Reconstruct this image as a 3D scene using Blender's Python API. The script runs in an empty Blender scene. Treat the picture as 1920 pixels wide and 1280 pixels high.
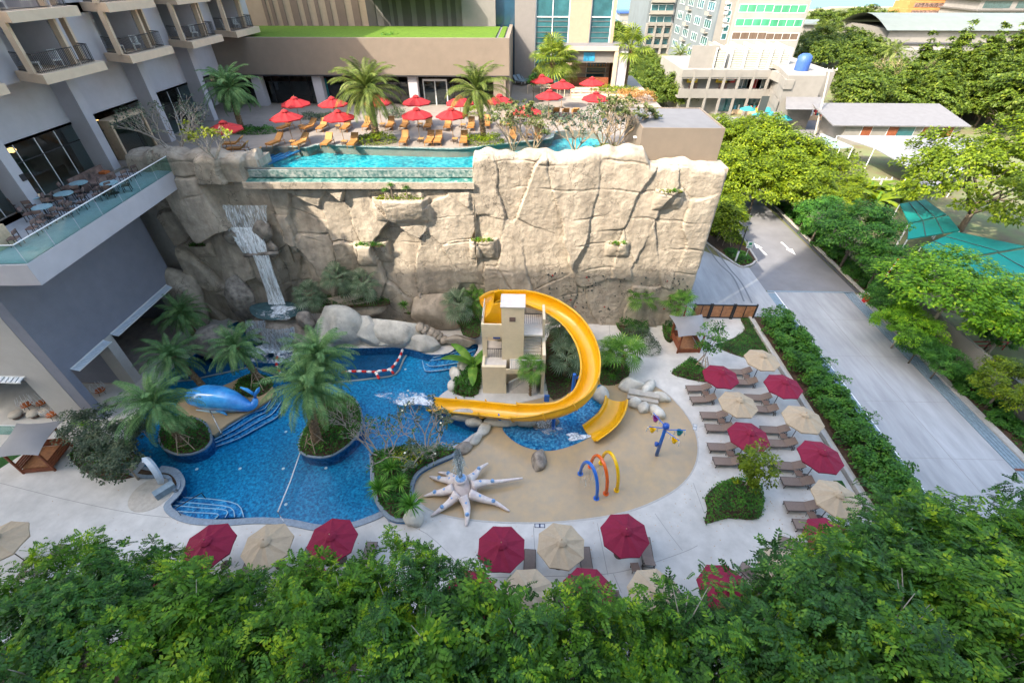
import bpy, math, random
import numpy as np
from math import sin, cos, pi, radians as R, hypot, atan2
from mathutils import Vector, Matrix, Euler
from mathutils.geometry import tessellate_polygon
random.seed(7)
S = bpy.context.scene
COL = S.collection
# ---------------------------------------------------------------- camera
CAMH, PITCH, YAW, F = 27.0, R(39.5), R(1.6), 853.3
cam = bpy.data.cameras.new('camera'); co = bpy.data.objects.new('camera', cam); COL.objects.link(co)
co.location = (0, 0, CAMH); co.rotation_euler = (pi/2 - PITCH, 0, YAW)
cam.sensor_width = 36; cam.lens = F/1920*36; cam.clip_start = .1; cam.clip_end = 9000
S.camera = co
# ---------------------------------------------------------------- daylight: the sun stands behind the camera to the left
SUN_AZ, SUN_EL = R(50), R(44)          # heading of the light (from +Y towards +X), height
W = bpy.data.worlds.new('World'); S.world = W; W.use_nodes = True
nt = W.node_tree; nt.nodes.clear()
sky = nt.nodes.new('ShaderNodeTexSky'); sky.sky_type = 'NISHITA'; sky.sun_disc = False
sky.sun_elevation = SUN_EL; sky.sun_rotation = SUN_AZ + pi; sky.air_density = 1.5; sky.dust_density = 5.0; sky.ozone_density = 1.0
bg = nt.nodes.new('ShaderNodeBackground'); bg.inputs[1].default_value = .15
wo = nt.nodes.new('ShaderNodeOutputWorld')
nt.links.new(sky.outputs[0], bg.inputs[0]); nt.links.new(bg.outputs[0], wo.inputs[0])
sl = bpy.data.lights.new('sun', 'SUN'); sl.energy = 2.0; sl.angle = R(.6); sl.color = (1, .9, .74)
so = bpy.data.objects.new('sun', sl); COL.objects.link(so)
so.rotation_euler = Vector((-sin(SUN_AZ)*cos(SUN_EL), -cos(SUN_AZ)*cos(SUN_EL), sin(SUN_EL))).to_track_quat('Z', 'Y').to_euler()
so.location = (0, -30, 90)
S.view_settings.view_transform = 'Standard'; S.view_settings.look = 'None'
S.view_settings.exposure = 2.12; S.view_settings.gamma = 1
S.view_settings.use_curve_mapping = False
S.cycles.use_denoising = True
S.cycles.max_bounces = 8; S.cycles.transparent_max_bounces = 12; S.cycles.diffuse_bounces = 3
S.cycles.caustics_reflective = False; S.cycles.caustics_refractive = False
# ---------------------------------------------------------------- survey helpers: a sight line of the photograph cut with a known level
_sp, _cp = sin(PITCH), cos(PITCH)
def ray(x, y):
    u = (x-960)/F; v = (y-640)/F
    dx, dy, dz = u, _cp - v*_sp, -_sp - v*_cp
    c, s = cos(YAW), sin(YAW)
    return dx*c-dy*s, dx*s+dy*c, dz
def P(x, y, z=0.):
    a, b, c = ray(x, y); t = (z-CAMH)/c
    return Vector((a*t, b*t, z))
def PY(x, y, Y):
    a, b, c = ray(x, y); t = Y/b
    return Vector((a*t, Y, CAMH+c*t))
def PL(pts, z=0.): return [P(x, y, z) for x, y in pts]
# ---------------------------------------------------------------- materials
MATS = {}
def mat(name, col, rough=.7, var=.0, scale=2., bump=0., bscale=None, metal=0., col2=None, var2=0., spec=.4, coat=0., stretch=None, alpha=None):
    if name in MATS: return MATS[name]
    m = bpy.data.materials.new(name); m.use_nodes = True; n = m.node_tree; b = n.nodes['Principled BSDF']
    b.inputs['Roughness'].default_value = rough; b.inputs['Metallic'].default_value = metal
    b.inputs['Specular IOR Level'].default_value = spec
    if coat: b.inputs['Coat Weight'].default_value = coat; b.inputs['Coat Roughness'].default_value = .08
    c = (*col, 1)
    b.inputs['Base Color'].default_value = c
    tc = n.nodes.new('ShaderNodeTexCoord'); vec = tc.outputs['Object']
    ge = n.nodes.new('ShaderNodeNewGeometry'); vec = ge.outputs['Position']
    if stretch:
        mp = n.nodes.new('ShaderNodeMapping'); mp.inputs['Scale'].default_value = stretch
        n.links.new(vec, mp.inputs[0]); vec = mp.outputs[0]
    if var:
        ns = n.nodes.new('ShaderNodeTexNoise'); ns.inputs['Scale'].default_value = scale; ns.inputs['Detail'].default_value = 6; ns.inputs['Roughness'].default_value = .62
        n.links.new(vec, ns.inputs[0])
        rp = n.nodes.new('ShaderNodeValToRGB'); rp.color_ramp.elements[0].position = .32; rp.color_ramp.elements[1].position = .68
        d = col2 or tuple(x*(1-var) for x in col); l = tuple(min(1, x*(1+var)) for x in col)
        rp.color_ramp.elements[0].color = (*d, 1); rp.color_ramp.elements[1].color = (*l, 1)
        n.links.new(ns.outputs[0], rp.inputs[0]); out = rp.outputs[0]
        if var2:
            n2 = n.nodes.new('ShaderNodeTexNoise'); n2.inputs['Scale'].default_value = scale*.13; n2.inputs['Detail'].default_value = 4
            n.links.new(vec, n2.inputs[0])
            mr = n.nodes.new('ShaderNodeMapRange'); mr.inputs[1].default_value = .3; mr.inputs[2].default_value = .7
            mr.inputs[3].default_value = 1-var2; mr.inputs[4].default_value = 1+var2
            n.links.new(n2.outputs[0], mr.inputs[0])
            mx = n.nodes.new('ShaderNodeVectorMath'); mx.operation = 'SCALE'
            n.links.new(out, mx.inputs[0]); n.links.new(mr.outputs[0], mx.inputs['Scale']); out = mx.outputs[0]
        n.links.new(out, b.inputs['Base Color'])
    if bump:
        nb = n.nodes.new('ShaderNodeTexNoise'); nb.inputs['Scale'].default_value = bscale or scale*3; nb.inputs['Detail'].default_value = 5
        n.links.new(vec, nb.inputs[0])
        bp = n.nodes.new('ShaderNodeBump'); bp.inputs['Strength'].default_value = bump; bp.inputs['Distance'].default_value = .05
        n.links.new(nb.outputs[0], bp.inputs['Height']); n.links.new(bp.outputs[0], b.inputs['Normal'])
    MATS[name] = m
    return m
def leafmat(name, dark, light, trans=.35, bright=None, rough=.55):
    m = bpy.data.materials.new(name); m.use_nodes = True; n = m.node_tree; n.nodes.clear()
    ge = n.nodes.new('ShaderNodeNewGeometry'); rp = n.nodes.new('ShaderNodeValToRGB')
    e = rp.color_ramp.elements; e[0].color = (*dark, 1); e[1].color = (*light, 1); e[0].position = .12; e[1].position = .68
    if bright: k = e.new(.95); k.color = (*bright, 1)
    ns = n.nodes.new('ShaderNodeTexNoise'); ns.inputs['Scale'].default_value = 1.1; ns.inputs['Detail'].default_value = 3
    n.links.new(ge.outputs['Position'], ns.inputs[0])
    ad = n.nodes.new('ShaderNodeMath'); ad.operation = 'MULTIPLY_ADD'; ad.inputs[1].default_value = .45
    mr = n.nodes.new('ShaderNodeMapRange'); mr.inputs[1].default_value = .32; mr.inputs[2].default_value = .68; mr.inputs[3].default_value = 0; mr.inputs[4].default_value = .62
    n.links.new(ns.outputs[0], mr.inputs[0]); n.links.new(ge.outputs['Random Per Island'], ad.inputs[0]); n.links.new(mr.outputs[0], ad.inputs[2])
    n.links.new(ad.outputs[0], rp.inputs[0])
    pb = n.nodes.new('ShaderNodeBsdfPrincipled'); pb.inputs['Roughness'].default_value = rough; pb.inputs['Specular IOR Level'].default_value = .35
    tr = n.nodes.new('ShaderNodeBsdfTranslucent'); mx = n.nodes.new('ShaderNodeMixShader'); mx.inputs[0].default_value = trans
    n.links.new(rp.outputs[0], pb.inputs['Base Color']); n.links.new(rp.outputs[0], tr.inputs[0])
    n.links.new(pb.outputs[0], mx.inputs[1]); n.links.new(tr.outputs[0], mx.inputs[2])
    o = n.nodes.new('ShaderNodeOutputMaterial'); n.links.new(mx.outputs[0], o.inputs[0])
    MATS[name] = m
    return m
def watermat(name, tint, bscale=1.6, bump=.25, ior=1.33):
    m = bpy.data.materials.new(name); m.use_nodes = True; n = m.node_tree; n.nodes.clear()
    tr = n.nodes.new('ShaderNodeBsdfTransparent'); tr.inputs[0].default_value = (*tint, 1)
    gl = n.nodes.new('ShaderNodeBsdfGlossy'); gl.inputs['Roughness'].default_value = .06
    fr = n.nodes.new('ShaderNodeFresnel'); fr.inputs[0].default_value = ior
    ge = n.nodes.new('ShaderNodeNewGeometry')
    ns = n.nodes.new('ShaderNodeTexNoise'); ns.inputs['Scale'].default_value = bscale; ns.inputs['Detail'].default_value = 4
    bp = n.nodes.new('ShaderNodeBump'); bp.inputs['Strength'].default_value = bump; bp.inputs['Distance'].default_value = .12
    n.links.new(ge.outputs['Position'], ns.inputs[0]); n.links.new(ns.outputs[0], bp.inputs['Height'])
    n.links.new(bp.outputs[0], gl.inputs['Normal']); n.links.new(bp.outputs[0], fr.inputs['Normal'])
    mx = n.nodes.new('ShaderNodeMixShader'); o = n.nodes.new('ShaderNodeOutputMaterial')
    n.links.new(fr.outputs[0], mx.inputs[0]); n.links.new(tr.outputs[0], mx.inputs[1]); n.links.new(gl.outputs[0], mx.inputs[2]); n.links.new(mx.outputs[0], o.inputs[0])
    MATS[name] = m
    return m
def tilemat(name, dark, mid, light, s=9.):
    """glass mosaic: small tiles of mixed tone, with grout of slow variation"""
    m = bpy.data.materials.new(name); m.use_nodes = True; n = m.node_tree; b = n.nodes['Principled BSDF']; b.inputs['Roughness'].default_value = .35
    ge = n.nodes.new('ShaderNodeNewGeometry')
    vo = n.nodes.new('ShaderNodeTexVoronoi'); vo.inputs['Scale'].default_value = s; vo.distance = 'CHEBYCHEV'; vo.inputs['Randomness'].default_value = .55
    ns = n.nodes.new('ShaderNodeTexNoise'); ns.inputs['Scale'].default_value = s*.5; ns.inputs['Detail'].default_value = 3
    n.links.new(ge.outputs['Position'], vo.inputs[0]); n.links.new(ge.outputs['Position'], ns.inputs[0])
    sx = n.nodes.new('ShaderNodeSeparateColor'); n.links.new(vo.outputs['Color'], sx.inputs[0])
    ad = n.nodes.new('ShaderNodeMath'); ad.operation = 'MULTIPLY_ADD'; ad.inputs[1].default_value = .55
    n.links.new(sx.outputs[0], ad.inputs[0])
    mu = n.nodes.new('ShaderNodeMath'); mu.operation = 'MULTIPLY_ADD'; mu.inputs[1].default_value = 1.6; mu.inputs[2].default_value = -.57
    n.links.new(ns.outputs[0], mu.inputs[0]); n.links.new(mu.outputs[0], ad.inputs[2])
    rp = n.nodes.new('ShaderNodeValToRGB'); e = rp.color_ramp.elements
    e[0].color = (*dark, 1); e[0].position = .1; e[1].color = (*light, 1); e[1].position = 1.
    k = e.new(.5); k.color = (*mid, 1)
    n.links.new(ad.outputs[0], rp.inputs[0])
    n2 = n.nodes.new('ShaderNodeTexNoise'); n2.inputs['Scale'].default_value = .22; n2.inputs['Detail'].default_value = 4; n.links.new(ge.outputs['Position'], n2.inputs[0])
    m2 = n.nodes.new('ShaderNodeMapRange'); m2.inputs[1].default_value = .3; m2.inputs[2].default_value = .7; m2.inputs[3].default_value = .78; m2.inputs[4].default_value = 1.2; n.links.new(n2.outputs[0], m2.inputs[0])
    sc = n.nodes.new('ShaderNodeVectorMath'); sc.operation = 'SCALE'; n.links.new(rp.outputs[0], sc.inputs[0]); n.links.new(m2.outputs[0], sc.inputs['Scale']); n.links.new(sc.outputs[0], b.inputs['Base Color'])
    MATS[name] = m
    return m
def foammat(name, thr=.45, sc=(9, 9, .9), dens=1., col=(.85, .9, .95)):
    """white falling or churned water, broken up by a stretched noise"""
    m = bpy.data.materials.new(name); m.use_nodes = True; n = m.node_tree; n.nodes.clear()
    ge = n.nodes.new('ShaderNodeNewGeometry'); mp = n.nodes.new('ShaderNodeMapping'); mp.inputs['Scale'].default_value = sc
    ns = n.nodes.new('ShaderNodeTexNoise'); ns.inputs['Scale'].default_value = 1; ns.inputs['Detail'].default_value = 6; ns.inputs['Roughness'].default_value = .7; ns.inputs['Distortion'].default_value = .9
    n.links.new(ge.outputs['Position'], mp.inputs[0]); n.links.new(mp.outputs[0], ns.inputs[0])
    mr = n.nodes.new('ShaderNodeMapRange'); mr.inputs[1].default_value = thr; mr.inputs[2].default_value = thr+.24; mr.inputs[3].default_value = 0; mr.inputs[4].default_value = dens
    n.links.new(ns.outputs[0], mr.inputs[0])
    tr = n.nodes.new('ShaderNodeBsdfTransparent'); tr.inputs[0].default_value = (.93, .96, .97, 1)
    df = n.nodes.new('ShaderNodeBsdfPrincipled'); df.inputs['Base Color'].default_value = (*col, 1); df.inputs['Roughness'].default_value = .3
    mx = n.nodes.new('ShaderNodeMixShader'); o = n.nodes.new('ShaderNodeOutputMaterial')
    n.links.new(mr.outputs[0], mx.inputs[0]); n.links.new(tr.outputs[0], mx.inputs[1]); n.links.new(df.outputs[0], mx.inputs[2]); n.links.new(mx.outputs[0], o.inputs[0])
    MATS[name] = m
    return m
def glassmat(name, tint=(.35, .5, .5), rough=.03, base=.05, gain=.7):
    """thin pane seen from either side: clear, with more mirror at a low angle"""
    m = bpy.data.materials.new(name); m.use_nodes = True; n = m.node_tree; n.nodes.clear()
    tr = n.nodes.new('ShaderNodeBsdfTransparent'); tr.inputs[0].default_value = (*tint, 1)
    gl = n.nodes.new('ShaderNodeBsdfGlossy'); gl.inputs['Roughness'].default_value = rough
    lw = n.nodes.new('ShaderNodeLayerWeight'); pw = n.nodes.new('ShaderNodeMath'); pw.operation = 'POWER'; pw.inputs[1].default_value = 3.5
    ma = n.nodes.new('ShaderNodeMath'); ma.operation = 'MULTIPLY_ADD'; ma.inputs[1].default_value = gain; ma.inputs[2].default_value = base
    n.links.new(lw.outputs['Facing'], pw.inputs[0]); n.links.new(pw.outputs[0], ma.inputs[0])
    mx = n.nodes.new('ShaderNodeMixShader'); o = n.nodes.new('ShaderNodeOutputMaterial')
    n.links.new(ma.outputs[0], mx.inputs[0]); n.links.new(tr.outputs[0], mx.inputs[1]); n.links.new(gl.outputs[0], mx.inputs[2]); n.links.new(mx.outputs[0], o.inputs[0])
    MATS[name] = m
    return m
def rockmat(name, col, dark, streak=.35, crack=.5):
    """sprayed concrete rock: mottled, streaked downwards by rain, with fine cracks"""
    m = mat(name, col, .9, .22, 1.1, .9, 5.5, col2=dark, var2=.18); n = m.node_tree; b = n.nodes['Principled BSDF']
    src = b.inputs['Base Color'].links[0].from_socket; ge = n.nodes.new('ShaderNodeNewGeometry')
    def scaled(v): mp = n.nodes.new('ShaderNodeMapping'); mp.inputs['Scale'].default_value = v; n.links.new(ge.outputs['Position'], mp.inputs[0]); return mp.outputs[0]
    ns = n.nodes.new('ShaderNodeTexNoise'); ns.inputs['Scale'].default_value = 1; ns.inputs['Detail'].default_value = 5; n.links.new(scaled((1.6, 1.6, .16)), ns.inputs[0])
    m1 = n.nodes.new('ShaderNodeMapRange'); m1.inputs[1].default_value = .42; m1.inputs[2].default_value = .72; m1.inputs[3].default_value = 1; m1.inputs[4].default_value = 1-streak; n.links.new(ns.outputs[0], m1.inputs[0])
    wp = n.nodes.new('ShaderNodeTexNoise'); wp.inputs['Scale'].default_value = .8; wp.inputs['Detail'].default_value = 6; n.links.new(ge.outputs['Position'], wp.inputs[0])
    va = n.nodes.new('ShaderNodeVectorMath'); va.operation = 'MULTIPLY_ADD'; va.inputs[1].default_value = (1.6, 1.6, 1.6); n.links.new(wp.outputs['Color'], va.inputs[0]); n.links.new(scaled((.55, .55, .34)), va.inputs[2])
    vo = n.nodes.new('ShaderNodeTexVoronoi'); vo.feature = 'DISTANCE_TO_EDGE'; vo.inputs['Scale'].default_value = 1; n.links.new(va.outputs[0], vo.inputs[0])
    m2 = n.nodes.new('ShaderNodeMapRange'); m2.inputs[1].default_value = .0; m2.inputs[2].default_value = .022; m2.inputs[3].default_value = 1-crack; m2.inputs[4].default_value = 1; n.links.new(vo.outputs[0], m2.inputs[0])
    # cracks come and go
    n3 = n.nodes.new('ShaderNodeTexNoise'); n3.inputs['Scale'].default_value = .35; n.links.new(ge.outputs['Position'], n3.inputs[0])
    m3 = n.nodes.new('ShaderNodeMapRange'); m3.inputs[1].default_value = .45; m3.inputs[2].default_value = .58; n.links.new(n3.outputs[0], m3.inputs[0])
    mz = n.nodes.new('ShaderNodeMix'); mz.data_type = 'FLOAT'; n.links.new(m3.outputs[0], mz.inputs[0]); mz.inputs[2].default_value = 1; n.links.new(m2.outputs[0], mz.inputs[3])
    mu = n.nodes.new('ShaderNodeMath'); mu.operation = 'MULTIPLY'; n.links.new(m1.outputs[0], mu.inputs[0]); n.links.new(mz.outputs[0], mu.inputs[1])
    sc = n.nodes.new('ShaderNodeVectorMath'); sc.operation = 'SCALE'; n.links.new(src, sc.inputs[0]); n.links.new(mu.outputs[0], sc.inputs['Scale']); n.links.new(sc.outputs[0], b.inputs['Base Color'])
    return m
# ---------------------------------------------------------------- mesh builder
class MB:
    def __init__(s): s.v = []; s.f = []
    def add(s, vs, fs):
        o = len(s.v); s.v += [tuple(v) for v in vs]; s.f += [tuple(i+o for i in f) for f in fs]; return s
    def box(s, x0, x1, y0, y1, z0, z1):
        return s.add([(x0,y0,z0),(x1,y0,z0),(x1,y1,z0),(x0,y1,z0),(x0,y0,z1),(x1,y0,z1),(x1,y1,z1),(x0,y1,z1)],
                     [(3,2,1,0),(4,5,6,7),(0,1,5,4),(1,2,6,5),(2,3,7,6),(3,0,4,7)])
    def obox(s, c, sz, rz=0, rx=0, ry=0):
        m = Matrix.Translation(c) @ Euler((rx, ry, rz)).to_matrix().to_4x4()
        x, y, z = sz[0]/2, sz[1]/2, sz[2]/2
        vs = [m @ Vector(p) for p in [(-x,-y,-z),(x,-y,-z),(x,y,-z),(-x,y,-z),(-x,-y,z),(x,-y,z),(x,y,z),(-x,y,z)]]
        return s.add(vs, [(3,2,1,0),(4,5,6,7),(0,1,5,4),(1,2,6,5),(2,3,7,6),(3,0,4,7)])
    def beam(s, a, b, w, h=None):
        a, b = Vector(a), Vector(b); h = h or w; d = (b-a); L = d.length
        if L < 1e-6: return s
        q = d.to_track_quat('Y', 'Z'); m = Matrix.Translation((a+b)/2) @ q.to_matrix().to_4x4()
        x, y, z = w/2, L/2, h/2
        vs = [m @ Vector(p) for p in [(-x,-y,-z),(x,-y,-z),(x,y,-z),(-x,y,-z),(-x,-y,z),(x,-y,z),(x,y,z),(-x,y,z)]]
        return s.add(vs, [(3,2,1,0),(4,5,6,7),(0,1,5,4),(1,2,6,5),(2,3,7,6),(3,0,4,7)])
    def tube(s, pts, rad, n=8, caps=True):
        pts = [Vector(p) for p in pts]
        if not hasattr(rad, '__len__'): rad = [rad]*len(pts)
        rings = []; up = Vector((0, 0, 1))
        d0 = (pts[1]-pts[0]).normalized(); x = d0.cross(up)
        if x.length < .05: x = d0.cross(Vector((1, 0, 0)))
        x.normalize()
        for i, p in enumerate(pts):
            d = (pts[min(i+1, len(pts)-1)]-pts[max(i-1, 0)]).normalized()
            x = (x - d*x.dot(d)).normalized(); y = d.cross(x)
            rings.append([p + (x*cos(2*pi*k/n)+y*sin(2*pi*k/n))*rad[i] for k in range(n)])
        vs = [v for r in rings for v in r]; fs = []
        for i in range(len(pts)-1):
            for k in range(n): fs.append((i*n+k, i*n+(k+1) % n, (i+1)*n+(k+1) % n, (i+1)*n+k))
        if caps: fs.append(tuple(range(n-1, -1, -1))); fs.append(tuple((len(pts)-1)*n+k for k in range(n)))
        return s.add(vs, fs)
    def cyl(s, x, y, z0, z1, r, r1=None, n=12): return s.tube([(x, y, z0), (x, y, z1)], [r, r if r1 is None else r1], n)
    def lathe(s, prof, n=16, c=(0, 0, 0)):
        vs = []; fs = []
        for r, z in prof:
            for k in range(n): vs.append((c[0]+r*cos(2*pi*k/n), c[1]+r*sin(2*pi*k/n), c[2]+z))
        for i in range(len(prof)-1):
            for k in range(n): fs.append((i*n+k, i*n+(k+1) % n, (i+1)*n+(k+1) % n, (i+1)*n+k))
        return s.add(vs, fs)
    def prism(s, poly, z0, z1, holes=(), bottom=False):
        """flat polygon (with holes) raised from z0 to z1"""
        loops = [[Vector((p[0], p[1], 0)) for p in poly]] + [[Vector((p[0], p[1], 0)) for p in h] for h in holes]
        flat = [p for l in loops for p in l]; N = len(flat)
        tris = tessellate_polygon(loops); fs = []
        for t in tris:
            a, b, c = (flat[i] for i in t)
            if (b-a).cross(c-a).z < 0: t = (t[0], t[2], t[1])
            fs.append(tuple(t))
        vs = [(p.x, p.y, z1) for p in flat]
        if z0 is not None:
            vs += [(p.x, p.y, z0) for p in flat]; o = 0
            if bottom: fs += [(t[0]+N, t[2]+N, t[1]+N) for t in fs]
            for li, l in enumerate(loops):
                n = len(l); ar = sum(l[i].x*l[(i+1) % n].y-l[(i+1) % n].x*l[i].y for i in range(n))
                for i in range(n):
                    a, b = o+i, o+(i+1) % n
                    fs.append((a+N, b+N, b, a) if (ar > 0) == (li == 0) else (b+N, a+N, a, b))
                o += n
        return s.add(vs, fs)
    def build(s, name, m, parent=None, smooth=False, label=None, cat=None, group=None, kind=None):
        me = bpy.data.meshes.new(name); me.from_pydata(s.v, [], s.f); me.update()
        if smooth: me.shade_smooth()
        return link(name, me, m, parent, label, cat, group, kind)
def link(name, me, m, parent=None, label=None, cat=None, group=None, kind=None):
    if m and not me.materials: me.materials.append(MATS[m] if isinstance(m, str) else m)
    o = bpy.data.objects.new(name, me); COL.objects.link(o)
    if parent:
        o.parent = parent; KIDS.setdefault(parent.name, []).append(o)
        r = parent
        while r.parent: r = r.parent
        if r.name in WORLD and parent is r: o.matrix_parent_inverse = Matrix.Translation(-r.location)
    tag(o, label, cat, group, kind)
    return o
WORLD = set()
def tag(o, label=None, cat=None, group=None, kind=None):
    if label: o['label'] = label
    if cat: o['category'] = cat
    if group: o['group'] = group
    if kind: o['kind'] = kind
    return o
def thing(name, label, cat, loc=(0, 0, 0), rz=0, group=None, world=False):
    """an Empty at the base of a thing; world=True: its parts are given in world coordinates"""
    o = bpy.data.objects.new(name, None); COL.objects.link(o); o.empty_display_size = .2
    o.location = loc; o.rotation_euler = (0, 0, rz)
    if world: WORLD.add(o.name)
    return tag(o, label, cat, group)
KIDS = {}
def copy_tree(o, loc=None, rz=None, label=None, group=None, parent=None, sc=None):
    c = o.copy(); COL.objects.link(c)
    if parent: c.parent = parent
    for ch in KIDS.get(o.name, ()): copy_tree(ch, parent=c)
    if parent: KIDS.setdefault(parent.name, []).append(c)
    if loc is not None: c.location = loc
    if rz is not None: c.rotation_euler = (0, 0, rz)
    if sc is not None: c.scale = (sc, sc, sc) if not hasattr(sc, '__len__') else sc
    if label: c['label'] = label
    if group: c['group'] = group
    return c
ORD = ['first', 'second', 'third', 'fourth', 'fifth', 'sixth', 'seventh', 'eighth', 'ninth', 'tenth', 'eleventh', 'twelfth', 'thirteenth', 'fourteenth', 'fifteenth', 'sixteenth', 'seventeenth', 'eighteenth', 'nineteenth', 'twentieth']
ORD += ['twenty '+o for o in ORD[:9]]+['thirtieth']+['thirty '+o for o in ORD[:9]]+['fortieth']+['forty '+o for o in ORD[:9]]
def smoothpoly(pts, n=4, closed=True):
    """Catmull-Rom through the points"""
    out = []; N = len(pts)
    for i in range(N if closed else N-1):
        if closed: p0, p1, p2, p3 = pts[i-1], pts[i], pts[(i+1) % N], pts[(i+2) % N]
        else: p0, p1, p2, p3 = pts[max(i-1, 0)], pts[i], pts[i+1], pts[min(i+2, N-1)]
        p0, p1, p2, p3 = map(Vector, (p0, p1, p2, p3))
        for k in range(n):
            t = k/n
            out.append(.5*((2*p1)+(p2-p0)*t+(2*p0-5*p1+4*p2-p3)*t*t+(3*p1-p0-3*p2+p3)*t**3))
    if not closed: out.append(Vector(pts[-1]))
    return out
def offset(poly, d):
    """grow (d>0) or shrink a loop"""
    n = len(poly); ar = sum(poly[i][0]*poly[(i+1) % n][1]-poly[(i+1) % n][0]*poly[i][1] for i in range(n)); sg = 1 if ar > 0 else -1
    out = []
    for i in range(n):
        a, b, c = Vector(poly[i-1][:2]), Vector(poly[i][:2]), Vector(poly[(i+1) % n][:2])
        e1, e2 = (b-a), (c-b)
        if e1.length < 1e-6 or e2.length < 1e-6: e1 = e2 = (c-a)
        t = (e1.normalized()+e2.normalized())
        if t.length < 1e-3: t = e2
        t.normalize(); out.append(Vector((b.x+t.y*d*sg, b.y-t.x*d*sg, poly[i][2] if len(poly[i]) > 2 else 0)))
    return out
def inside(x, y, poly):
    c = False; j = len(poly)-1
    for i in range(len(poly)):
        xi, yi, xj, yj = poly[i][0], poly[i][1], poly[j][0], poly[j][1]
        if (yi > y) != (yj > y) and x < (xj-xi)*(y-yi)/(yj-yi)+xi: c = not c
        j = i
    return c
def ring(poly, w, z0, z1):
    """a kerb of width w standing along a closed loop, outside it"""
    o = offset(poly, w); n = len(poly); vs = []
    for a, b in zip(poly, o): vs += [(a[0], a[1], z0), (a[0], a[1], z1), (b[0], b[1], z1), (b[0], b[1], z0)]
    fs = []
    for i in range(n):
        j = (i+1) % n
        for k in range(3): fs.append((i*4+k, j*4+k, j*4+k+1, i*4+k+1))
    m = MB(); m.add(vs, fs); return m
# ---------------------------------------------------------------- quick numpy meshes for leaves
def npmesh(name, V, F4=None, F3=None):
    me = bpy.data.meshes.new(name); me.vertices.add(len(V)); me.vertices.foreach_set('co', np.asarray(V, np.float32).ravel())
    Fs = F4 if F4 is not None else F3; k = 4 if F4 is not None else 3
    me.loops.add(Fs.size); me.loops.foreach_set('vertex_index', Fs.astype(np.int32).ravel())
    me.polygons.add(len(Fs)); me.polygons.foreach_set('loop_start', np.arange(0, Fs.size, k, dtype=np.int32))
    me.update(calc_edges=True); me.validate()
    return me
def nrm(a): return a/np.maximum(np.linalg.norm(a, axis=1, keepdims=True), 1e-9)
def rhombs(C, D, N, L, Wd, bend=.0):
    """one four cornered leaf per row: base C, direction D, face normal N"""
    D = nrm(D); Sd = nrm(np.cross(D, N)); L = np.asarray(L).reshape(-1, 1); Wd = np.asarray(Wd).reshape(-1, 1)
    Nn = np.cross(Sd, D)
    a = C; b = C+D*L*.45+Sd*Wd; c = C+D*L-Nn*L*bend; d = C+D*L*.45-Sd*Wd
    V = np.stack([a, b, c, d], 1).reshape(-1, 3); n = len(C)
    return V, np.arange(n*4).reshape(n, 4)
# ================================================================ plants
RG = np.random.default_rng(11)
leafmat('leaf_foreground', (.02, .07, .006), (.115, .275, .018), .4, (.38, .52, .02))
leafmat('leaf_foreground_light', (.045, .13, .006), (.21, .44, .018), .42, (.52, .66, .03))
leafmat('leaf_foreground_blue', (.014, .048, .010), (.06, .18, .028), .36, (.19, .36, .035))
leafmat('leaf_foreground_olive', (.025, .06, .004), (.11, .20, .014), .36, (.34, .42, .03))
leafmat('leaf_sunny', (.055, .10, .002), (.17, .25, .006), .35, (.32, .38, .01))
leafmat('leaf_mid', (.018, .075, .012), (.07, .22, .025), .35, (.14, .32, .03))
leafmat('leaf_wood', (.03, .065, .004), (.10, .155, .012), .3, (.18, .22, .02))
leafmat('leaf_hedge', (.018, .075, .010), (.07, .22, .022), .35, (.14, .30, .03))
leafmat('leaf_bed', (.012, .06, .010), (.05, .19, .02), .33, (.13, .3, .03))
leafmat('leaf_yellow', (.08, .12, .005), (.30, .34, .02), .3, (.5, .5, .05))
leafmat('leaf_grey', (.03, .05, .03), (.10, .15, .09), .3, (.22, .25, .14))
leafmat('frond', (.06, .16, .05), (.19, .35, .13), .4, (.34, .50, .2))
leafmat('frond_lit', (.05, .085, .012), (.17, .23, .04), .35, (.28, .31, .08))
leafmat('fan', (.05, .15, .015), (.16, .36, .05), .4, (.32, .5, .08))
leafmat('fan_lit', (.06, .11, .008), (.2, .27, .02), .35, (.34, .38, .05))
leafmat('fan_silver', (.09, .15, .08), (.22, .31, .18), .35, (.4, .47, .33))
leafmat('tuft', (.03, .12, .012), (.13, .34, .035), .38, (.32, .55, .09))
leafmat('leaf_orange', (.25, .13, .03), (.5, .27, .08), .3)
mat('bark', (.16, .13, .10), .9, .35, 6, .6); mat('palm_bark', (.20, .135, .08), .95, .5, 9, 1., 14)
mat('pale_bark', (.38, .33, .28), .9, .25, 6, .3); mat('soil', (.075, .045, .028), .95, .4, 5, .8)
mat('stake', (.36, .27, .18), .85, .2, 5)
def rdir(n, zmin=-1.):
    z = RG.uniform(zmin, 1, n); a = RG.uniform(0, 2*pi, n); r = np.sqrt(np.maximum(0, 1-z*z))
    return np.stack([r*np.cos(a), r*np.sin(a), z], 1)
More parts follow.
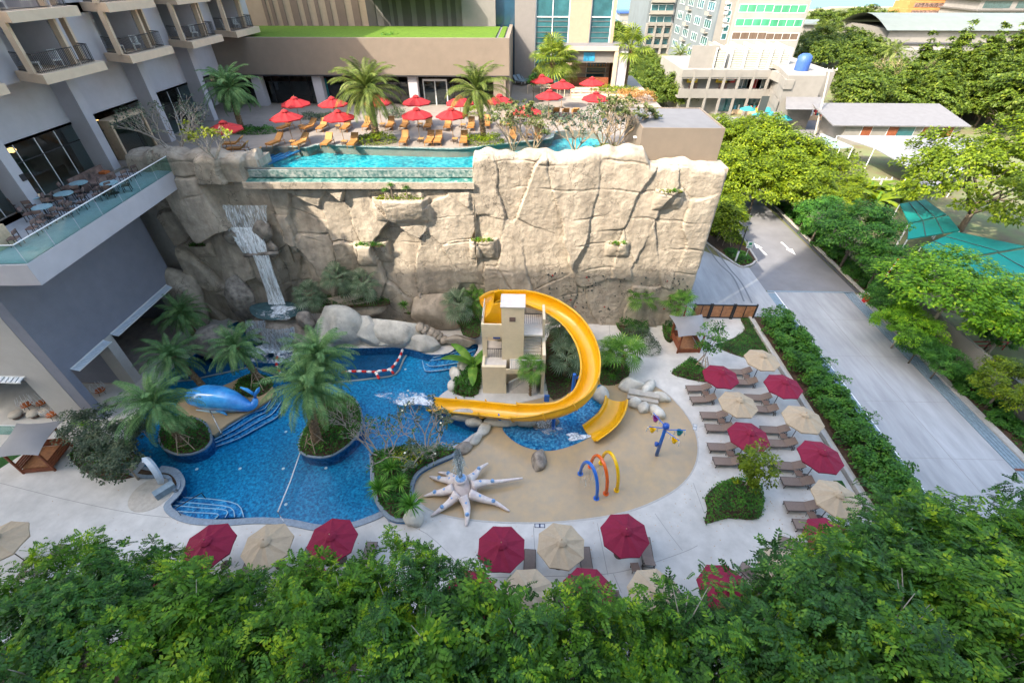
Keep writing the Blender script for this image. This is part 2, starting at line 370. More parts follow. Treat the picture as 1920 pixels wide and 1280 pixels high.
def crown_mesh(name, rad, nclump, per, L, Wd, zmin=-.35, compound=0, clump=.3, core=.5, up=.7):
    """leaves gathered in clumps on limbs through the volume of a crown"""
    rad = np.array(rad); dirs = rdir(nclump, zmin)
    rr = core+(1-core)*RG.random(nclump)**.6
    wob = 1+.22*np.sin(dirs[:, 0]*5+nclump % 7)*np.cos(dirs[:, 1]*4)
    cc = dirs*rad*(rr*wob)[:, None]
    cr = clump*rad.mean()*RG.uniform(.55, 1.25, nclump)
    n = nclump*per; ci = np.repeat(np.arange(nclump), per)
    d2 = rdir(n, -.55); rs = RG.random(n)**.35
    C = cc[ci]+d2*(cr[ci]*rs)[:, None]*np.array([1, 1, .62])
    out = nrm(C/rad)
    N = nrm(np.array([0, 0, 1])*up+out*.5+RG.normal(0, .38, (n, 3)))
    D = nrm(out*.6+d2*.6+RG.normal(0, .5, (n, 3))+np.array([0, 0, -.25])); D = nrm(D-N*(D*N).sum(1, keepdims=True))
    Ls = L*RG.uniform(.7, 1.25, n)
    if not compound:
        V, Fq = rhombs(C, D, N, Ls, Wd*RG.uniform(.8, 1.2, n), .15); return npmesh(name, V, Fq)
    Vs = []; S_ = nrm(np.cross(D, N)); k = compound
    for i in range(k):
        t = (i+.6)/k; base = C+D*(Ls*t)[:, None]-N*(Ls*.22*t*t)[:, None]
        for sg in (-1, 1):
            V, _ = rhombs(base, D*.55+S_*sg*.9-N*.12, N, Ls*.42*(1-.35*t), np.full(n, Wd), .15); Vs.append(V)
    V, _ = rhombs(C+D*Ls[:, None]*.95-N*(Ls*.2)[:, None], D, N, Ls*.3, np.full(n, Wd), .1); Vs.append(V)
    V = np.concatenate(Vs); return npmesh(name, V, np.arange(len(V)).reshape(-1, 4))
def limbs(h, r, spread, n=6, seed=0, lean=(0, 0), z0=0., top=1.5, sub=2, r1=None):
    rd = random.Random(seed); m = MB(); tp = Vector((lean[0], lean[1], h))
    m.tube([(0, 0, z0), (lean[0]*.3, lean[1]*.3, h*.4), tp], [r, r*.8, r*.6], 8)
    for k in range(n):
        a = 2*pi*k/n+rd.uniform(-.4, .4); q = rd.uniform(.55, 1)
        b0 = Vector((lean[0]*q, lean[1]*q, h*q)); sp = spread*rd.uniform(.55, .95)
        e = b0+Vector((cos(a)*sp, sin(a)*sp, top*rd.uniform(.4, 1.1)))
        mid = (b0+e)/2+Vector((0, 0, top*.22))
        m.tube([b0, mid, e], [r*.42, r*.28, r*.1], 6)
        for j in range(sub):
            a2 = a+rd.uniform(-1, 1); e2 = mid+Vector((cos(a2)*sp*.5, sin(a2)*sp*.5, top*rd.uniform(.3, .8)))
            m.tube([mid, (mid+e2)/2+Vector((0, 0, .1)), e2], [r*.2, r*.14, r*.05], 5)
    return m
def make_tree(name, label, cat, crown, lm, h, r, spread, cz, seed=0, bark='bark', lean=(0, 0), n=6, top=1.5):
    t = thing(name, label, cat)
    limbs(h, r, spread, n, seed, lean, top=top).build('trunk', bark, t, True)
    c = link('crown', crown, lm, t, kind='stuff'); c.location = (lean[0], lean[1], cz)
    return t
# ---- date palm
def frond_mesh(name, el, L=2.7, curl=1.5, np_=30, ll=.46, w=.026, vee=.35):
    pts = []; a = el; p = Vector((0, 0, 0)); n = 14
    for i in range(n+1):
        pts.append(p.copy()); p = p+Vector((cos(a), 0, sin(a)))*(L/n); a -= curl/n*(.4+1.2*i/n)
    m = MB(); m.tube(pts, [.035*(1-i/n*.85) for i in range(n+1)], 4)
    rd = random.Random(int(el*100)+3)
    for i in range(np_):
        t = .12+.88*i/(np_-1); x = t*n; k = min(int(x), n-1); f = x-k
        b = pts[k].lerp(pts[k+1], f); d = (pts[k+1]-pts[k]).normalized(); s = Vector((0, 1, 0)); u = d.cross(s)*-1
        l = ll*(1-abs(t-.45)**1.5*1.5)*rd.uniform(.85, 1.1)
        for sg in (-1, 1):
            q = (d*.62+s*sg*.78+u*rd.uniform(vee-.15, vee+.12)).normalized(); wv = q.cross(u).normalized()
            e = b+q*l-Vector((0, 0, l*.14)); mm = b+q*l*.4
            m.add([b, mm+wv*w, e, mm-wv*w], [(0, 1, 2, 3)])
    me = bpy.data.meshes.new(name); me.from_pydata(m.v, [], m.f); me.update(); return me
FR = [frond_mesh('frond', R(e), L) for e, L in ((82, 2.3), (62, 2.6), (40, 2.8), (18, 2.8), (-8, 2.6), (-32, 2.2))]
FRL = [x.copy() for x in FR]
def date_palm(label, loc, h=4.2, sc=1., lit=False, lean=(0, 0), seed=1, group='date palms round the pools', rings_=(6, 8, 9, 10, 9, 6), r=.24, name='date_palm'):
    rd = random.Random(seed); t = thing(name, label, 'palm tree', loc, 0, group)
    m = MB(); k = 26
    pts = [(lean[0]*(i/k)**1.5, lean[1]*(i/k)**1.5, h*i/k) for i in range(k+1)]
    m.tube(pts, [r*(1.25 if i == 0 else 1.0+(.13 if i % 2 else -.06)-.15*i/k) for i in range(k+1)], 10)
    # cut leaf bases winding up the trunk
    for i in range(int(h*22)):
        z = h*(i/(h*22)); a = i*2.4; q = z/h; rr = r*(1.02-.13*q); c = Vector((lean[0]*q**1.5+cos(a)*rr, lean[1]*q**1.5+sin(a)*rr, z))
        m.obox(c, (.10, .13, .07), a, 0, -.5)
    m.build('trunk', 'palm_bark', t)
    for j, n in enumerate(rings_):
        for i in range(n):
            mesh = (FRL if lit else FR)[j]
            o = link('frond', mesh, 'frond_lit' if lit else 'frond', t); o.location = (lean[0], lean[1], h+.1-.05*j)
            o.rotation_euler = (rd.uniform(-.25, .25), rd.uniform(-.14, .14), 2*pi*i/n+rd.uniform(-.25, .25)+j*.5); s_ = sc*rd.uniform(.85, 1.08); o.scale = (s_, s_, s_)
    return t
# ---- fan palm
def fan_mesh(name, el, pet=.9, Rf=.85, n=17):
    m = MB(); a = el; e = Vector((cos(a)*pet, 0, sin(a)*pet-.08))
    m.tube([(0, 0, 0), e*.5+Vector((0, 0, .06)), e], [.025, .02, .014], 4)
    d = Vector((cos(a-.35), 0, sin(a-.35))); s = Vector((0, 1, 0)); u = s.cross(d)*-1
    for i in range(n):
        b = -2.2+4.4*i/(n-1); q = (d*cos(b)+s*sin(b)); l = Rf*(.72+.28*cos(b*.6)); w = q.cross(u).normalized()*.045
        mid = e+q*l*.62+u*.04; m.add([e, mid+w-u*.02, mid, mid-w-u*.02], [(0, 1, 2), (0, 2, 3)])
        tip = e+q*l-Vector((0, 0, .16*l+.05)); m.add([mid+w-u*.02, tip, mid], [(0, 1, 2)]); m.add([mid, tip, mid-w-u*.02], [(0, 1, 2)])
    me = bpy.data.meshes.new(name); me.from_pydata(m.v, [], m.f); me.update(); return me
FAN = [fan_mesh('leaf', R(e)) for e in (78, 50, 22, -8, -35)]
FANL = [x.copy() for x in FAN]; FANS = [x.copy() for x in FAN]
def fan_palm(label, loc, h=1.6, sc=1., kind=0, seed=1, n=(3, 5, 6, 5, 2), group='fan palms in the planting', r=.16, skirt=0):
    rd = random.Random(seed); t = thing('fan_palm', label, 'palm tree', loc, 0, group)
    m = MB(); k = 12
    m.tube([(0, 0, h*i/k) for i in range(k+1)], [r*(1.1 if i % 2 else .92) for i in range(k+1)], 9)
    for i in range(int(h*16)):
        z = h*i/(h*16); a = i*2.4; m.obox((cos(a)*r, sin(a)*r, z), (.09, .1, .05), a, 0, -.7)
    m.build('trunk', 'palm_bark', t)
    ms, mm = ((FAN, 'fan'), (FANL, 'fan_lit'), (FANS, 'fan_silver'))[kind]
    for j, q in enumerate(n):
        for i in range(q):
            o = link('leaf', ms[j], mm, t); o.location = (0, 0, h-.04*j)
            o.rotation_euler = (rd.uniform(-.3, .3), rd.uniform(-.15, .15), 2*pi*i/q+rd.uniform(-.3, .3)+j*.6); s_ = sc*rd.uniform(.8, 1.1); o.scale = (s_,)*3
    if skirt:
        b = MB()
        for i in range(40):
            a = rd.uniform(0, 6.28); q = Vector((cos(a), sin(a), -.9)).normalized(); p = Vector((0, 0, h-.1)); w = Vector((-sin(a), cos(a), 0))*.04
            l = rd.uniform(.5, .9)*skirt; b.add([p, p+q*l*.5+w, p+q*l, p+q*l*.5-w], [(0, 1, 2, 3)])
        b.build('dry_skirt', 'leaf_orange', t)
    return t
# ---- tufts, shrubs, beds
def tuft_mesh(name, n=90, L=.8, w=.022, seed=3, up=.2):
    g = np.random.default_rng(seed); V = []
    m = MB()
    for i in range(n):
        a = g.uniform(0, 2*pi); el = g.uniform(up-.1, 1.35); l = L*g.uniform(.75, 1.1); q = Vector((cos(a)*cos(el), sin(a)*cos(el), sin(el))); s = Vector((-sin(a), cos(a), 0))*w
        b = Vector((0, 0, g.uniform(0, .12))); md = b+q*l*.55; tp = b+q*l-Vector((0, 0, .28*l*cos(el)+.04))
        m.add([b-s*.5, b+s*.5, md+s, md-s, tp], [(0, 1, 2, 3), (3, 2, 4)])
    me = bpy.data.meshes.new(name); me.from_pydata(m.v, [], m.f); me.update(); return me
TUFT = tuft_mesh('blades'); TUFTY = TUFT.copy(); TUFTS = TUFT.copy()
def tuft(label, loc, sc=1., h=.25, m='tuft', group='spiky rosette plants', cat='plant', heads=None, name='spiky_plant'):
    t = thing(name, label, cat, loc, random.uniform(0, 6), group)
    for i, (x, y, z) in enumerate(heads or [(0, 0, h)]):
        s = MB().tube([(0, 0, -.05), (x*.5, y*.5, z*.6), (x, y, z)], [.06, .05, .045], 6); s.build('stem', 'bark', t)
        o = link('rosette', {'tuft': TUFT, 'leaf_yellow': TUFTY, 'fan_silver': TUFTS}.get(m, TUFT), m, t); o.location = (x, y, z); o.scale = (sc,)*3
        o.rotation_euler = (0, 0, i*1.3)
    return t
def bed_mesh(name, poly, h, dens=90, L=.13, W_=.05, z=0., mound=True, rag=.5):
    """a low mass of leaves over a planted patch"""
    xs = [p[0] for p in poly]; ys = [p[1] for p in poly]; A = abs(sum(poly[i][0]*poly[(i+1) % len(poly)][1]-poly[(i+1) % len(poly)][0]*poly[i][1] for i in range(len(poly))))/2
    n = int(A*dens*1.0); C = []
    pl = [(p[0], p[1]) for p in poly]; tries = 0
    cx, cy = sum(xs)/len(xs), sum(ys)/len(ys)
    bx = RG.uniform(min(xs), max(xs), n*6); by = RG.uniform(min(ys), max(ys), n*6)
    for x, y in zip(bx, by):
        if inside(x, y, pl): C.append((x, y))
        if len(C) >= n: break
    C = np.array(C); n = len(C)
    seg = np.array(pl); nx = np.roll(seg, -1, 0)
    d = np.full(n, 9.)
    for a, b in zip(seg, nx):
        ab = b-a; t = np.clip(((C-a)@ab)/max(ab@ab, 1e-9), 0, 1); d = np.minimum(d, np.linalg.norm(C-(a+t[:, None]*ab), axis=1))
    prof = np.clip(d/.35, .25, 1)**.5 if mound else np.ones(n)
    top = h*prof*(1+rag*.5*np.sin(C[:, 0]*2.3+1)*np.cos(C[:, 1]*1.9)+rag*RG.normal(0, .25, n))
    zz = z+np.maximum(.03, top*RG.uniform(.72, 1.0, n)*np.where(d < .25, RG.uniform(.2, 1, n), 1))
    Cn = np.column_stack([C+RG.normal(0, .05, (n, 2)), zz])
    N = nrm(np.array([0, 0, 1.])+RG.normal(0, .45, (n, 3))); D = nrm(RG.normal(0, 1, (n, 3))); D = nrm(D-N*(D*N).sum(1, keepdims=True))
    V, Fq = rhombs(Cn, D, N, L*RG.uniform(.7, 1.3, n), W_*RG.uniform(.8, 1.2, n), .15)
    return npmesh(name, V, Fq)
def bed(name, poly, h, m='leaf_bed', label=None, cat='ground cover', kind='stuff', z=0., soil=True, **k):
    b = link(name, bed_mesh(name, poly, h, z=z, **k), m, None, label, cat, None, kind)
    if soil:
        s_ = MB().prism(offset(poly, -.03), z-.06, z+.035).build('soil', 'soil', b)
    return b
def bare_tree(name, label, loc, h, spread, seed, leafm='leaf_grey', leaves=500, L=.14, bark='pale_bark', cat='tree', nb=5, group=None, flowers=False, W_=.05):
    """frangipani: forking pale limbs with tufts of leaves at their ends"""
    rd = random.Random(seed); t = thing(name, label, cat, loc, 0, group); m = MB(); tips = []
    def grow(p, d, l, r, k):
        e = p+d*l; m.tube([p, p+d*l*.5+Vector((rd.uniform(-.06, .06), rd.uniform(-.06, .06), .03))*l, e], [r, r*.85, r*.7], 5)
        if k == 0: tips.append(e); return
        for i in range(2 if rd.random() < .6 else 3):
            q = (d+Vector((rd.uniform(-.9, .9), rd.uniform(-.9, .9), rd.uniform(-.1, .45)))).normalized(); grow(e, q, l*rd.uniform(.62, .85), r*.66, k-1)
    for i in range(nb):
        a = 2*pi*i/nb+rd.uniform(-.4, .4); d = Vector((cos(a)*spread, sin(a)*spread, 1)).normalized(); grow(Vector((0, 0, 0)), d, h*.34, .07, 4)
    m.build('trunk', bark, t)
    T = np.array([tuple(x) for x in tips]); n = leaves; ci = RG.integers(0, len(T), n); C = T[ci]+RG.normal(0, .05, (n, 3))
    N = nrm(np.array([0, 0, 1.])+RG.normal(0, .5, (n, 3))); D = nrm(RG.normal(0, 1, (n, 3))+np.array([0, 0, .1])); D = nrm(D-N*(D*N).sum(1, keepdims=True))
    V, Fq = rhombs(C, D, N, L*RG.uniform(.7, 1.3, n), np.full(n, W_), .15)
    link('crown', npmesh('crown', V, Fq), leafm, t, kind='stuff')
    if flowers:
        f = MB()
        for p in rd.sample(tips, min(len(tips), 14)): f.obox(p+Vector((0, 0, .07)), (.11, .11, .04), rd.uniform(0, 3))
        f.build('blossom', mat('blossom', (.8, .78, .6), .6), t)
    return t
def copytree_many(src, spots, group):
    """spots: (x, y, z, rot, scale, label); the first spot moves the source itself"""
    for i, (x, y, z, rz, s_, lb) in enumerate(spots):
        if i == 0:
            src.location = (x, y, z); src.rotation_euler = (0, 0, rz); src.scale = (s_,)*3; src['label'] = lb; src['group'] = group
        else: copy_tree(src, (x, y, z), rz, lb, group, sc=s_)
# ================================================================ setting
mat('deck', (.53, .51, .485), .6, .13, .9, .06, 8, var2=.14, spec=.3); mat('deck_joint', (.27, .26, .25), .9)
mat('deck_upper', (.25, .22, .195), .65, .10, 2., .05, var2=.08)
mat('ground', (.10, .13, .05), .95, .45, .35, .3, 1.2, col2=(.14, .11, .07))
mat('road', (.34, .345, .36), .8, .14, 1.6, .06, 9, var2=.2, stretch=(1, .16, 1)); mat('asphalt', (.19, .19, .205), .85, .10, .5, .1, 14, var2=.12)
mat('kerb', (.42, .40, .38), .8, .12, 3); mat('kerb_dark', (.07, .075, .09), .8, .2, 4); mat('gutter', (.20, .27, .33), .7, .2, 5)
mat('paint_white', (.8, .8, .8), .6, .06, 6); mat('paver', (.44, .40, .35), .85, .15, 3)
mat('splash_floor', (.40, .285, .16), .22, .14, 1.3, .04, 9, col2=(.36, .285, .19), var2=.10, spec=.5)
mat('grass', (.035, .12, .012), .95, .35, 9, .6, 30); mat('grass_roof', (.075, .15, .004), .95, .2, 3, .5, 26)
mat('turf', (.02, .09, .015), .95, .4, 12, .6, 30)
tilemat('tile_pool', (.0, .12, .29), (.002, .23, .48), (.02, .42, .70)); tilemat('tile_wade', (.0, .08, .26), (.004, .21, .50), (.12, .50, .78), 8.)
tilemat('tile_upper', (.0, .14, .22), (.004, .30, .38), (.12, .50, .52), 5.); tilemat('tile_lip', (.06, .14, .14), (.20, .27, .26), (.42, .43, .41), 7.)
tilemat('tile_wall', (.0, .06, .20), (.004, .12, .32), (.05, .22, .48), 9.); tilemat('tile_channel', (.01, .10, .10), (.05, .18, .16), (.24, .34, .31), 6.)
tilemat('tile_deep', (.0, .05, .14), (.002, .09, .22), (.004, .12, .27), 6.)
mat('coping', (.22, .27, .33), .6, .2, 6, .1); mat('line_white', (.62, .74, .8), .5)
watermat('water', (.84, .95, .98), 2.4, .34); watermat('water_upper', (.88, .98, .98), 2.2, .45, 1.18); watermat('water_film', (.95, .98, .98), 2.5, .08)
mat('sea', (.02, .13, .22), .25, .15, .04, .3, .35, spec=.5, var2=.2)
# pool outline at deck level (traced from the survey sight lines)
pool_px = [(246, 800), (262, 872), (300, 880), (326, 886), (338, 905), (330, 925), (314, 948), (330, 965), (365, 975), (420, 978), (480, 974), (540, 977), (600, 988), (655, 984), (700, 968), (718, 960),
           (700, 930), (694, 880), (700, 850), (740, 838), (800, 838), (852, 835), (884, 815), (905, 800), (870, 790), (835, 775), (812, 765), (824, 742), (850, 722), (858, 700), (874, 680), (892, 662), (895, 645),
           (862, 648), (840, 662), (806, 664), (770, 655), (735, 651), (650, 652), (600, 640), (575, 600), (450, 600), (400, 640), (340, 680), (312, 700), (290, 740)]
POOL = smoothpoly(PL(pool_px), 3)
HOLE = [(-34, 14.9), (-3.5, 14.9), (-3.5, 33.2), (-34, 33.2)]
px_min = min(p.x for p in POOL); 
G = [(-900, -300), (2600, -300), (2600, 4000), (-900, 4000)]
def rect(x0, y0, x1, y1): return [(x0, y0), (x1, y0), (x1, y1), (x0, y1)]
MB().prism(G, None, -.03, [rect(-34, 13.9, -3.0, 35.0)]).build('ground', 'ground', kind='structure')
coast = [(-600, 330), (40, 340), (70, 356), (130, 400), (200, 430), (260, 492), (420, 505), (900, 560), (2600, 700), (2600, 4000), (-600, 4000)]
MB().prism(coast, None, .05).build('sea', 'sea', kind='structure')
mat('sand', (.33, .28, .2), .95, .2, .1)
b = MB(); cs = coast[:9]
for i in range(len(cs)-1):
    (x0, y0), (x1, y1) = cs[i], cs[i+1]; b.add([(x0, y0-14, .01), (x1, y1-14, .01), (x1, y1+2, .01), (x0, y0+2, .01)], [(0, 1, 2, 3)])
b.build('beach', 'sand', kind='structure')
# resort deck round the pool
DECK = [(-60, 2.5), (22.3, 2.5), (22.3, 37.0), (17.2, 37.2), (17.2, 41), (-36, 41), (-60, 30)]
LAWN = PL([(-20, 882), (0, 882), (42, 850), (0, 846), (-20, 846)])
LAWN = [(-59, 17.2), (-36.4, 17.4), (-35.6, 19.2), (-59, 19.4)]
b = MB(); b.prism(DECK, -.03, 0, [POOL, list(reversed(LAWN))]); b.build('pool_deck', 'deck', kind='structure')
MB().prism(LAWN, None, -.01).build('lawn', 'turf', kind='structure')
# floor and walls of the basin, deep grotto end included
b = MB(); n = len(POOL); b.add([(p.x, p.y, 0) for p in POOL]+[(p.x, p.y, -.95) for p in POOL], [(i, (i+1) % n, (i+1) % n+n, i+n) for i in range(n)]); b.build('pool_wall', 'tile_wall', kind='structure')
MB().prism(offset(POOL, .02), None, -.9).build('pool_floor', 'tile_pool', kind='structure')
deep = smoothpoly(PL([(335, 715), (420, 700), (480, 690), (560, 720), (640, 716), (700, 710), (742, 702), (757, 675), (762, 655), (700, 640), (600, 625), (500, 600), (400, 640), (330, 690)], -.85), 3)
MB().prism(deep, None, -.88).build('pool_deep_floor', 'tile_deep', kind='structure')
r_ = ring(offset(deep, -.12), .16, -.88, -.80); r_.build('pool_deep_edge', 'kerb', kind='structure')
MB().prism(offset(POOL, -.005), None, -.14).build('pool_water', 'water', kind='structure')
# grey coping along the open parts of the pool edge
def strip(pts, w, z0, z1, name, m, kind='structure'):
    b = MB(); n = len(pts); vs = []
    for i, p in enumerate(pts):
        a = Vector(pts[max(i-1, 0)]); c = Vector(pts[min(i+1, n-1)]); t = (c-a); t.z = 0; t.normalize(); q = Vector((-t.y, t.x, 0))*w/2
        vs += [(p[0]-q.x, p[1]-q.y, z0), (p[0]-q.x, p[1]-q.y, z1), (p[0]+q.x, p[1]+q.y, z1), (p[0]+q.x, p[1]+q.y, z0)]
    fs = [(i*4+k, i*4+4+k, i*4+5+k, i*4+1+k) for i in range(n-1) for k in range(3)]
    return b.add(vs, [tuple(reversed(f)) for f in fs]).build(name, m, kind=kind)
strip(smoothpoly(PL([(300, 878), (328, 884), (341, 905), (332, 927), (314, 948), (330, 966), (365, 977), (420, 980), (480, 976), (540, 979), (600, 990), (655, 986), (702, 970), (722, 962), (735, 975)]), 4, False), .42, -.02, .07, 'pool_coping', 'coping')
# splash pad and the mosaic wading pool in it
pad_px = [(1200, 715), (1240, 730), (1275, 762), (1300, 800), (1309, 840), (1300, 880), (1270, 915), (1215, 945), (1150, 965), (1060, 977), (980, 980), (900, 976), (830, 965), (790, 945), (776, 920), (782, 890), (810, 868), (850, 852), (880, 835), (905, 815), (925, 790), (960, 760), (1060, 735), (1130, 715)]
PAD = smoothpoly(PL(pad_px), 4)
MB().prism(PAD, None, .006).build('splash_pad', 'splash_floor', kind='structure')
strip(PAD+PAD[:1], .10, 0, .016, 'splash_pad_edge', 'kerb')
wade_px = [(943, 800), (955, 820), (985, 838), (1030, 845), (1075, 834), (1110, 815), (1128, 790), (1140, 755), (1128, 722), (1090, 722), (1060, 760), (1020, 780), (975, 790)]
WADE = smoothpoly(PL(wade_px), 4)
MB().prism(WADE, None, .012).build('wading_pool_floor', 'tile_wade', kind='structure')
MB().prism(WADE, None, .05).build('wading_pool_water', 'water_film', kind='structure')
# beach steps and corner steps: submerged treads with pale nosings
def steps(lines, name, depth0=-.2, dz=.16, thick=.05, closed_to=None):
    t = MB(); nos = MB()
    for i, ln in enumerate(lines):
        z = depth0-dz*i; pts = smoothpoly(PL(ln, z), 3, False)
        for a, b in zip(pts[:-1], pts[1:]): nos.beam(a+Vector((0, 0, .012)), b+Vector((0, 0, .012)), thick, .02)
        if i+1 < len(lines) or closed_to:
            q = smoothpoly(PL(lines[i-1] if i else closed_to, z), 3, False) if (i or closed_to) else None
            if q:
                k = min(len(q), len(pts))
                for j in range(k-1): t.add([pts[j], pts[j+1], q[j+1], q[j]], [(0, 1, 2, 3)])
        for a, b in zip(pts[:-1], pts[1:]): t.add([a, b, b-Vector((0, 0, .2)), a-Vector((0, 0, .2))], [(0, 1, 2, 3)])
    o = t.build(name, 'tile_wade', kind='structure'); nos.build('step_nosing', 'line_white', o)
steps([[(322, 957), (360, 960), (408, 963), (403, 972)], [(319, 946), (370, 951), (424, 956), (422, 970)], [(328, 940), (380, 944), (432, 951), (440, 969)], [(338, 932), (395, 935), (445, 945), (457, 969)]], 'corner_pool_steps', closed_to=[(335, 966), (345, 968), (360, 972), (380, 975)])
steps([[(396, 820), (430, 800), (470, 775), (497, 765), (512, 740)], [(398, 826), (435, 808), (478, 782), (505, 768), (520, 745)], [(400, 831), (440, 815), (484, 790), (511, 775), (528, 752)], [(401, 838), (446, 822), (490, 798), (518, 782), (536, 760)]], 'beach_steps', closed_to=[(392, 812), (425, 792), (462, 770), (492, 758), (505, 735)])
steps([[(812, 670), (840, 664), (890, 650), (893, 649)], [(806, 676), (845, 670), (888, 658), (892, 657)], [(800, 682), (812, 687), (860, 680), (885, 672)], [(792, 676), (796, 692), (806, 696), (855, 690)]], 'grotto_steps', closed_to=[(850, 660), (862, 655), (892, 643), (895, 641)])
# joints in the deck
def joint(px, name='deck_joint', w=.03):
    p = smoothpoly(PL(px, .004), 4, False); b = MB()
    for a, c in zip(p[:-1], p[1:]):
        t = (c-a).normalized()*1; q = Vector((-t.y, t.x, 0))*w/2; b.add([a-q, c-q, c+q, a+q], [(0, 1, 2, 3)])
    return b.build(name, 'deck_joint', kind='structure')
for j in ([(640, 1080), (760, 1090), (900, 1083), (1020, 1080), (1130, 1076), (1200, 1062), (1280, 1035), (1308, 1022)], [(735, 975), (800, 1000), (880, 1075), (905, 1090)], [(1228, 962), (1255, 1000), (1280, 1032)], [(1150, 1075), (1165, 1110)], [(930, 985), (870, 1075)],
          [(1120, 980), (1140, 1078)], [(1000, 985), (1006, 1080)], [(0, 905), (120, 935), (240, 960), (320, 970)], [(1143, 600), (1143, 640)], [(1162, 602), (1190, 680)], [(1310, 800), (1420, 780)], [(1300, 905), (1320, 960)], [(760, 1090), (770, 1180)]): joint(j)
# drive beside the resort: concrete lane, gutters, kerbs, hedge strip
MB().box(22.35, 22.6, 2.5, 37.3, -.03, .32).build('garden_kerb', 'kerb', kind='structure')
MB().box(22.6, 22.95, 2.5, 37.3, -.03, .12).build('garden_path', 'paver', kind='structure')
MB().prism(rect(22.95, 2.5, 26.2, 37.3), None, .01).build('hedge_soil', 'soil', kind='structure')
MB().prism(rect(26.2, 0, 27.0, 41.6), None, .012).build('side_gutter', 'gutter', kind='structure')
b = MB().prism(rect(27.0, 0, 34.35, 42.1), None, .016); b.build('road', 'road', kind='structure')
MB().prism(rect(27.0, 0, 27.1, 42.1), None, .021).build('road_edge_line', 'paint_white', kind='structure')
b = MB()
for y in np.arange(4, 42, 5.5): b.prism(rect(27.0, y, 34.35, y+.03), None, .02)
b.prism(rect(30.65, 0, 30.69, 42), None, .02); b.build('road_joint', 'deck_joint', kind='structure')
dr = MB()
for x in (34.4, 34.68, 34.96, 35.24): dr.box(x, x+.22, 0, 42, -.03, .03)
dr.build('drain_channel', 'gutter', kind='structure')
mat('drain_cover', (.16, .07, .05), .8)
tag(MB().box(34.4, 35.46, 19.6, 19.8, .03, .05).build('drain_cover', 'drain_cover'), 'rusty strip laid across the drain channel beside the drive', 'drain cover')
MB().box(35.5, 36.0, 0, 41.5, -.03, .14).build('kerb', 'kerb', kind='structure')
MB().prism([(17.2, 37.3), (35.6, 37.3), (35.6, 42.1), (27, 42.1), (27, 41.9), (26.2, 41.9), (26.2, 37.3)], None, -.02).build('apron_base', 'road', kind='structure')
MB().prism([(14, 37.3), (26.2, 37.3), (26.2, 41.7), (26.2, 46.9), (25.2, 47.2), (24.6, 48.2), (14, 60)], None, .004).build('apron', 'road', kind='structure')
MB().prism([(26.2, 42.1), (35.7, 42.1), (35.2, 66), (40, 78), (30, 78), (28.2, 66), (27.8, 49.5), (27.2, 47.8), (26.2, 46.9)], None, .008).build('upper_road', 'asphalt', kind='structure')
MB().prism(rect(26.3, 41.85, 35.5, 42.1), None, .03).build('cross_drain', 'gutter', kind='structure')
MB().box(35.75, 36.2, 42.0, 66, -.03, .02).build('dark_gutter', 'kerb_dark', kind='structure')
MB().box(36.2, 36.6, 41.5, 66, -.03, .15).build('kerb', 'kerb', kind='structure')
ISL = smoothpoly([Vector(p) for p in [(24.9, 47.9, 0), (26.1, 47.35, 0), (27.3, 48.4, 0), (27.7, 50.2, 0), (28.2, 66, 0), (22.5, 66, 0), (22.6, 56, 0)]], 4)
MB().prism(ISL, -.03, .05).build('planted_island', 'soil', kind='structure'); ring(ISL, .22, -.03, .14).build('kerb', 'kerb', kind='structure')
mat('tyre_mark', (.16, .17, .19), .8)
b = MB()
for px in ([(1318, 450), (1345, 490), (1375, 520), (1395, 565)], [(1325, 445), (1365, 500), (1390, 530), (1410, 568)]):
    p = smoothpoly(PL(px, .01), 5, False)
    for a, c in zip(p[:-1], p[1:]): t = (c-a).normalized(); q = Vector((-t.y, t.x, 0))*.09; b.add([a-q, c-q, c+q, a+q], [(0, 1, 2, 3)])
b.build('tyre_mark', 'tyre_mark', kind='structure')
def arrow(a, b, lb):
    a, b = P(*a, .015), P(*b, .015); d = (b-a); L = d.length; d.normalize(); q = Vector((-d.y, d.x, 0)); m = MB()
    h = b-d*L*.42; m.add([a-q*.13, h-q*.09, h+q*.09, a+q*.13], [(0, 1, 2, 3)]); m.add([h-q*.42-d*.1, b, h+q*.42-d*.1], [(0, 1, 2)])
    tag(m.build('road_arrow', 'paint_white'), lb, 'road marking', 'white arrows painted on the drive')
arrow((1437, 478), (1413, 455), 'white arrow painted on the drive nearest the lamp post, pointing away')
arrow((1465, 454), (1492, 478), 'white arrow painted on the drive nearest the dark gutter, pointing to the pool')
mat('ribbed', (.36, .36, .36), .8)
MB().prism(rect(15, -1, 22, 1), None, .001)
# strip of turf squares under the right row of parasols
b = MB()
for y in (27.1, 24.0, 20.8, 17.6): b.prism(rect(21.35, y-.9, 21.95, y+.9), None, .012)
tag(b.build('grass_strip', 'turf'), None, None, kind='structure')
# plates let into the paving with rows of small lettering
mat('sign_navy', (.02, .03, .08), .5); mat('sign_grey', (.25, .3, .36), .5)
def plate(px, sz, m, lb, rz=0):
    p = P(*px, .012); t = thing('safety_plate', lb, 'sign', p, rz); MB().box(-sz[0], sz[0], -sz[1], sz[1], 0, .006).build('panel', m, t)
    k = MB()
    for i in range(3):
        for s_ in (-1, 1):
            w = sz[0]*(.38-.05*((i+s_) % 2)); k.box(s_*sz[0]*.5-w, s_*sz[0]*.5+w, sz[1]*(.5-.5*i)-.02, sz[1]*(.5-.5*i)+.02, .006, .010)
    k.build('lettering', 'paint_white', t)
plate((1012, 985), (.33, .13), 'sign_navy', 'dark blue safety plate set in the paving below the splash pad')
plate((1303, 800), (.30, .15), 'sign_grey', 'grey safety plate set in the paving right of the splash pad', R(70))
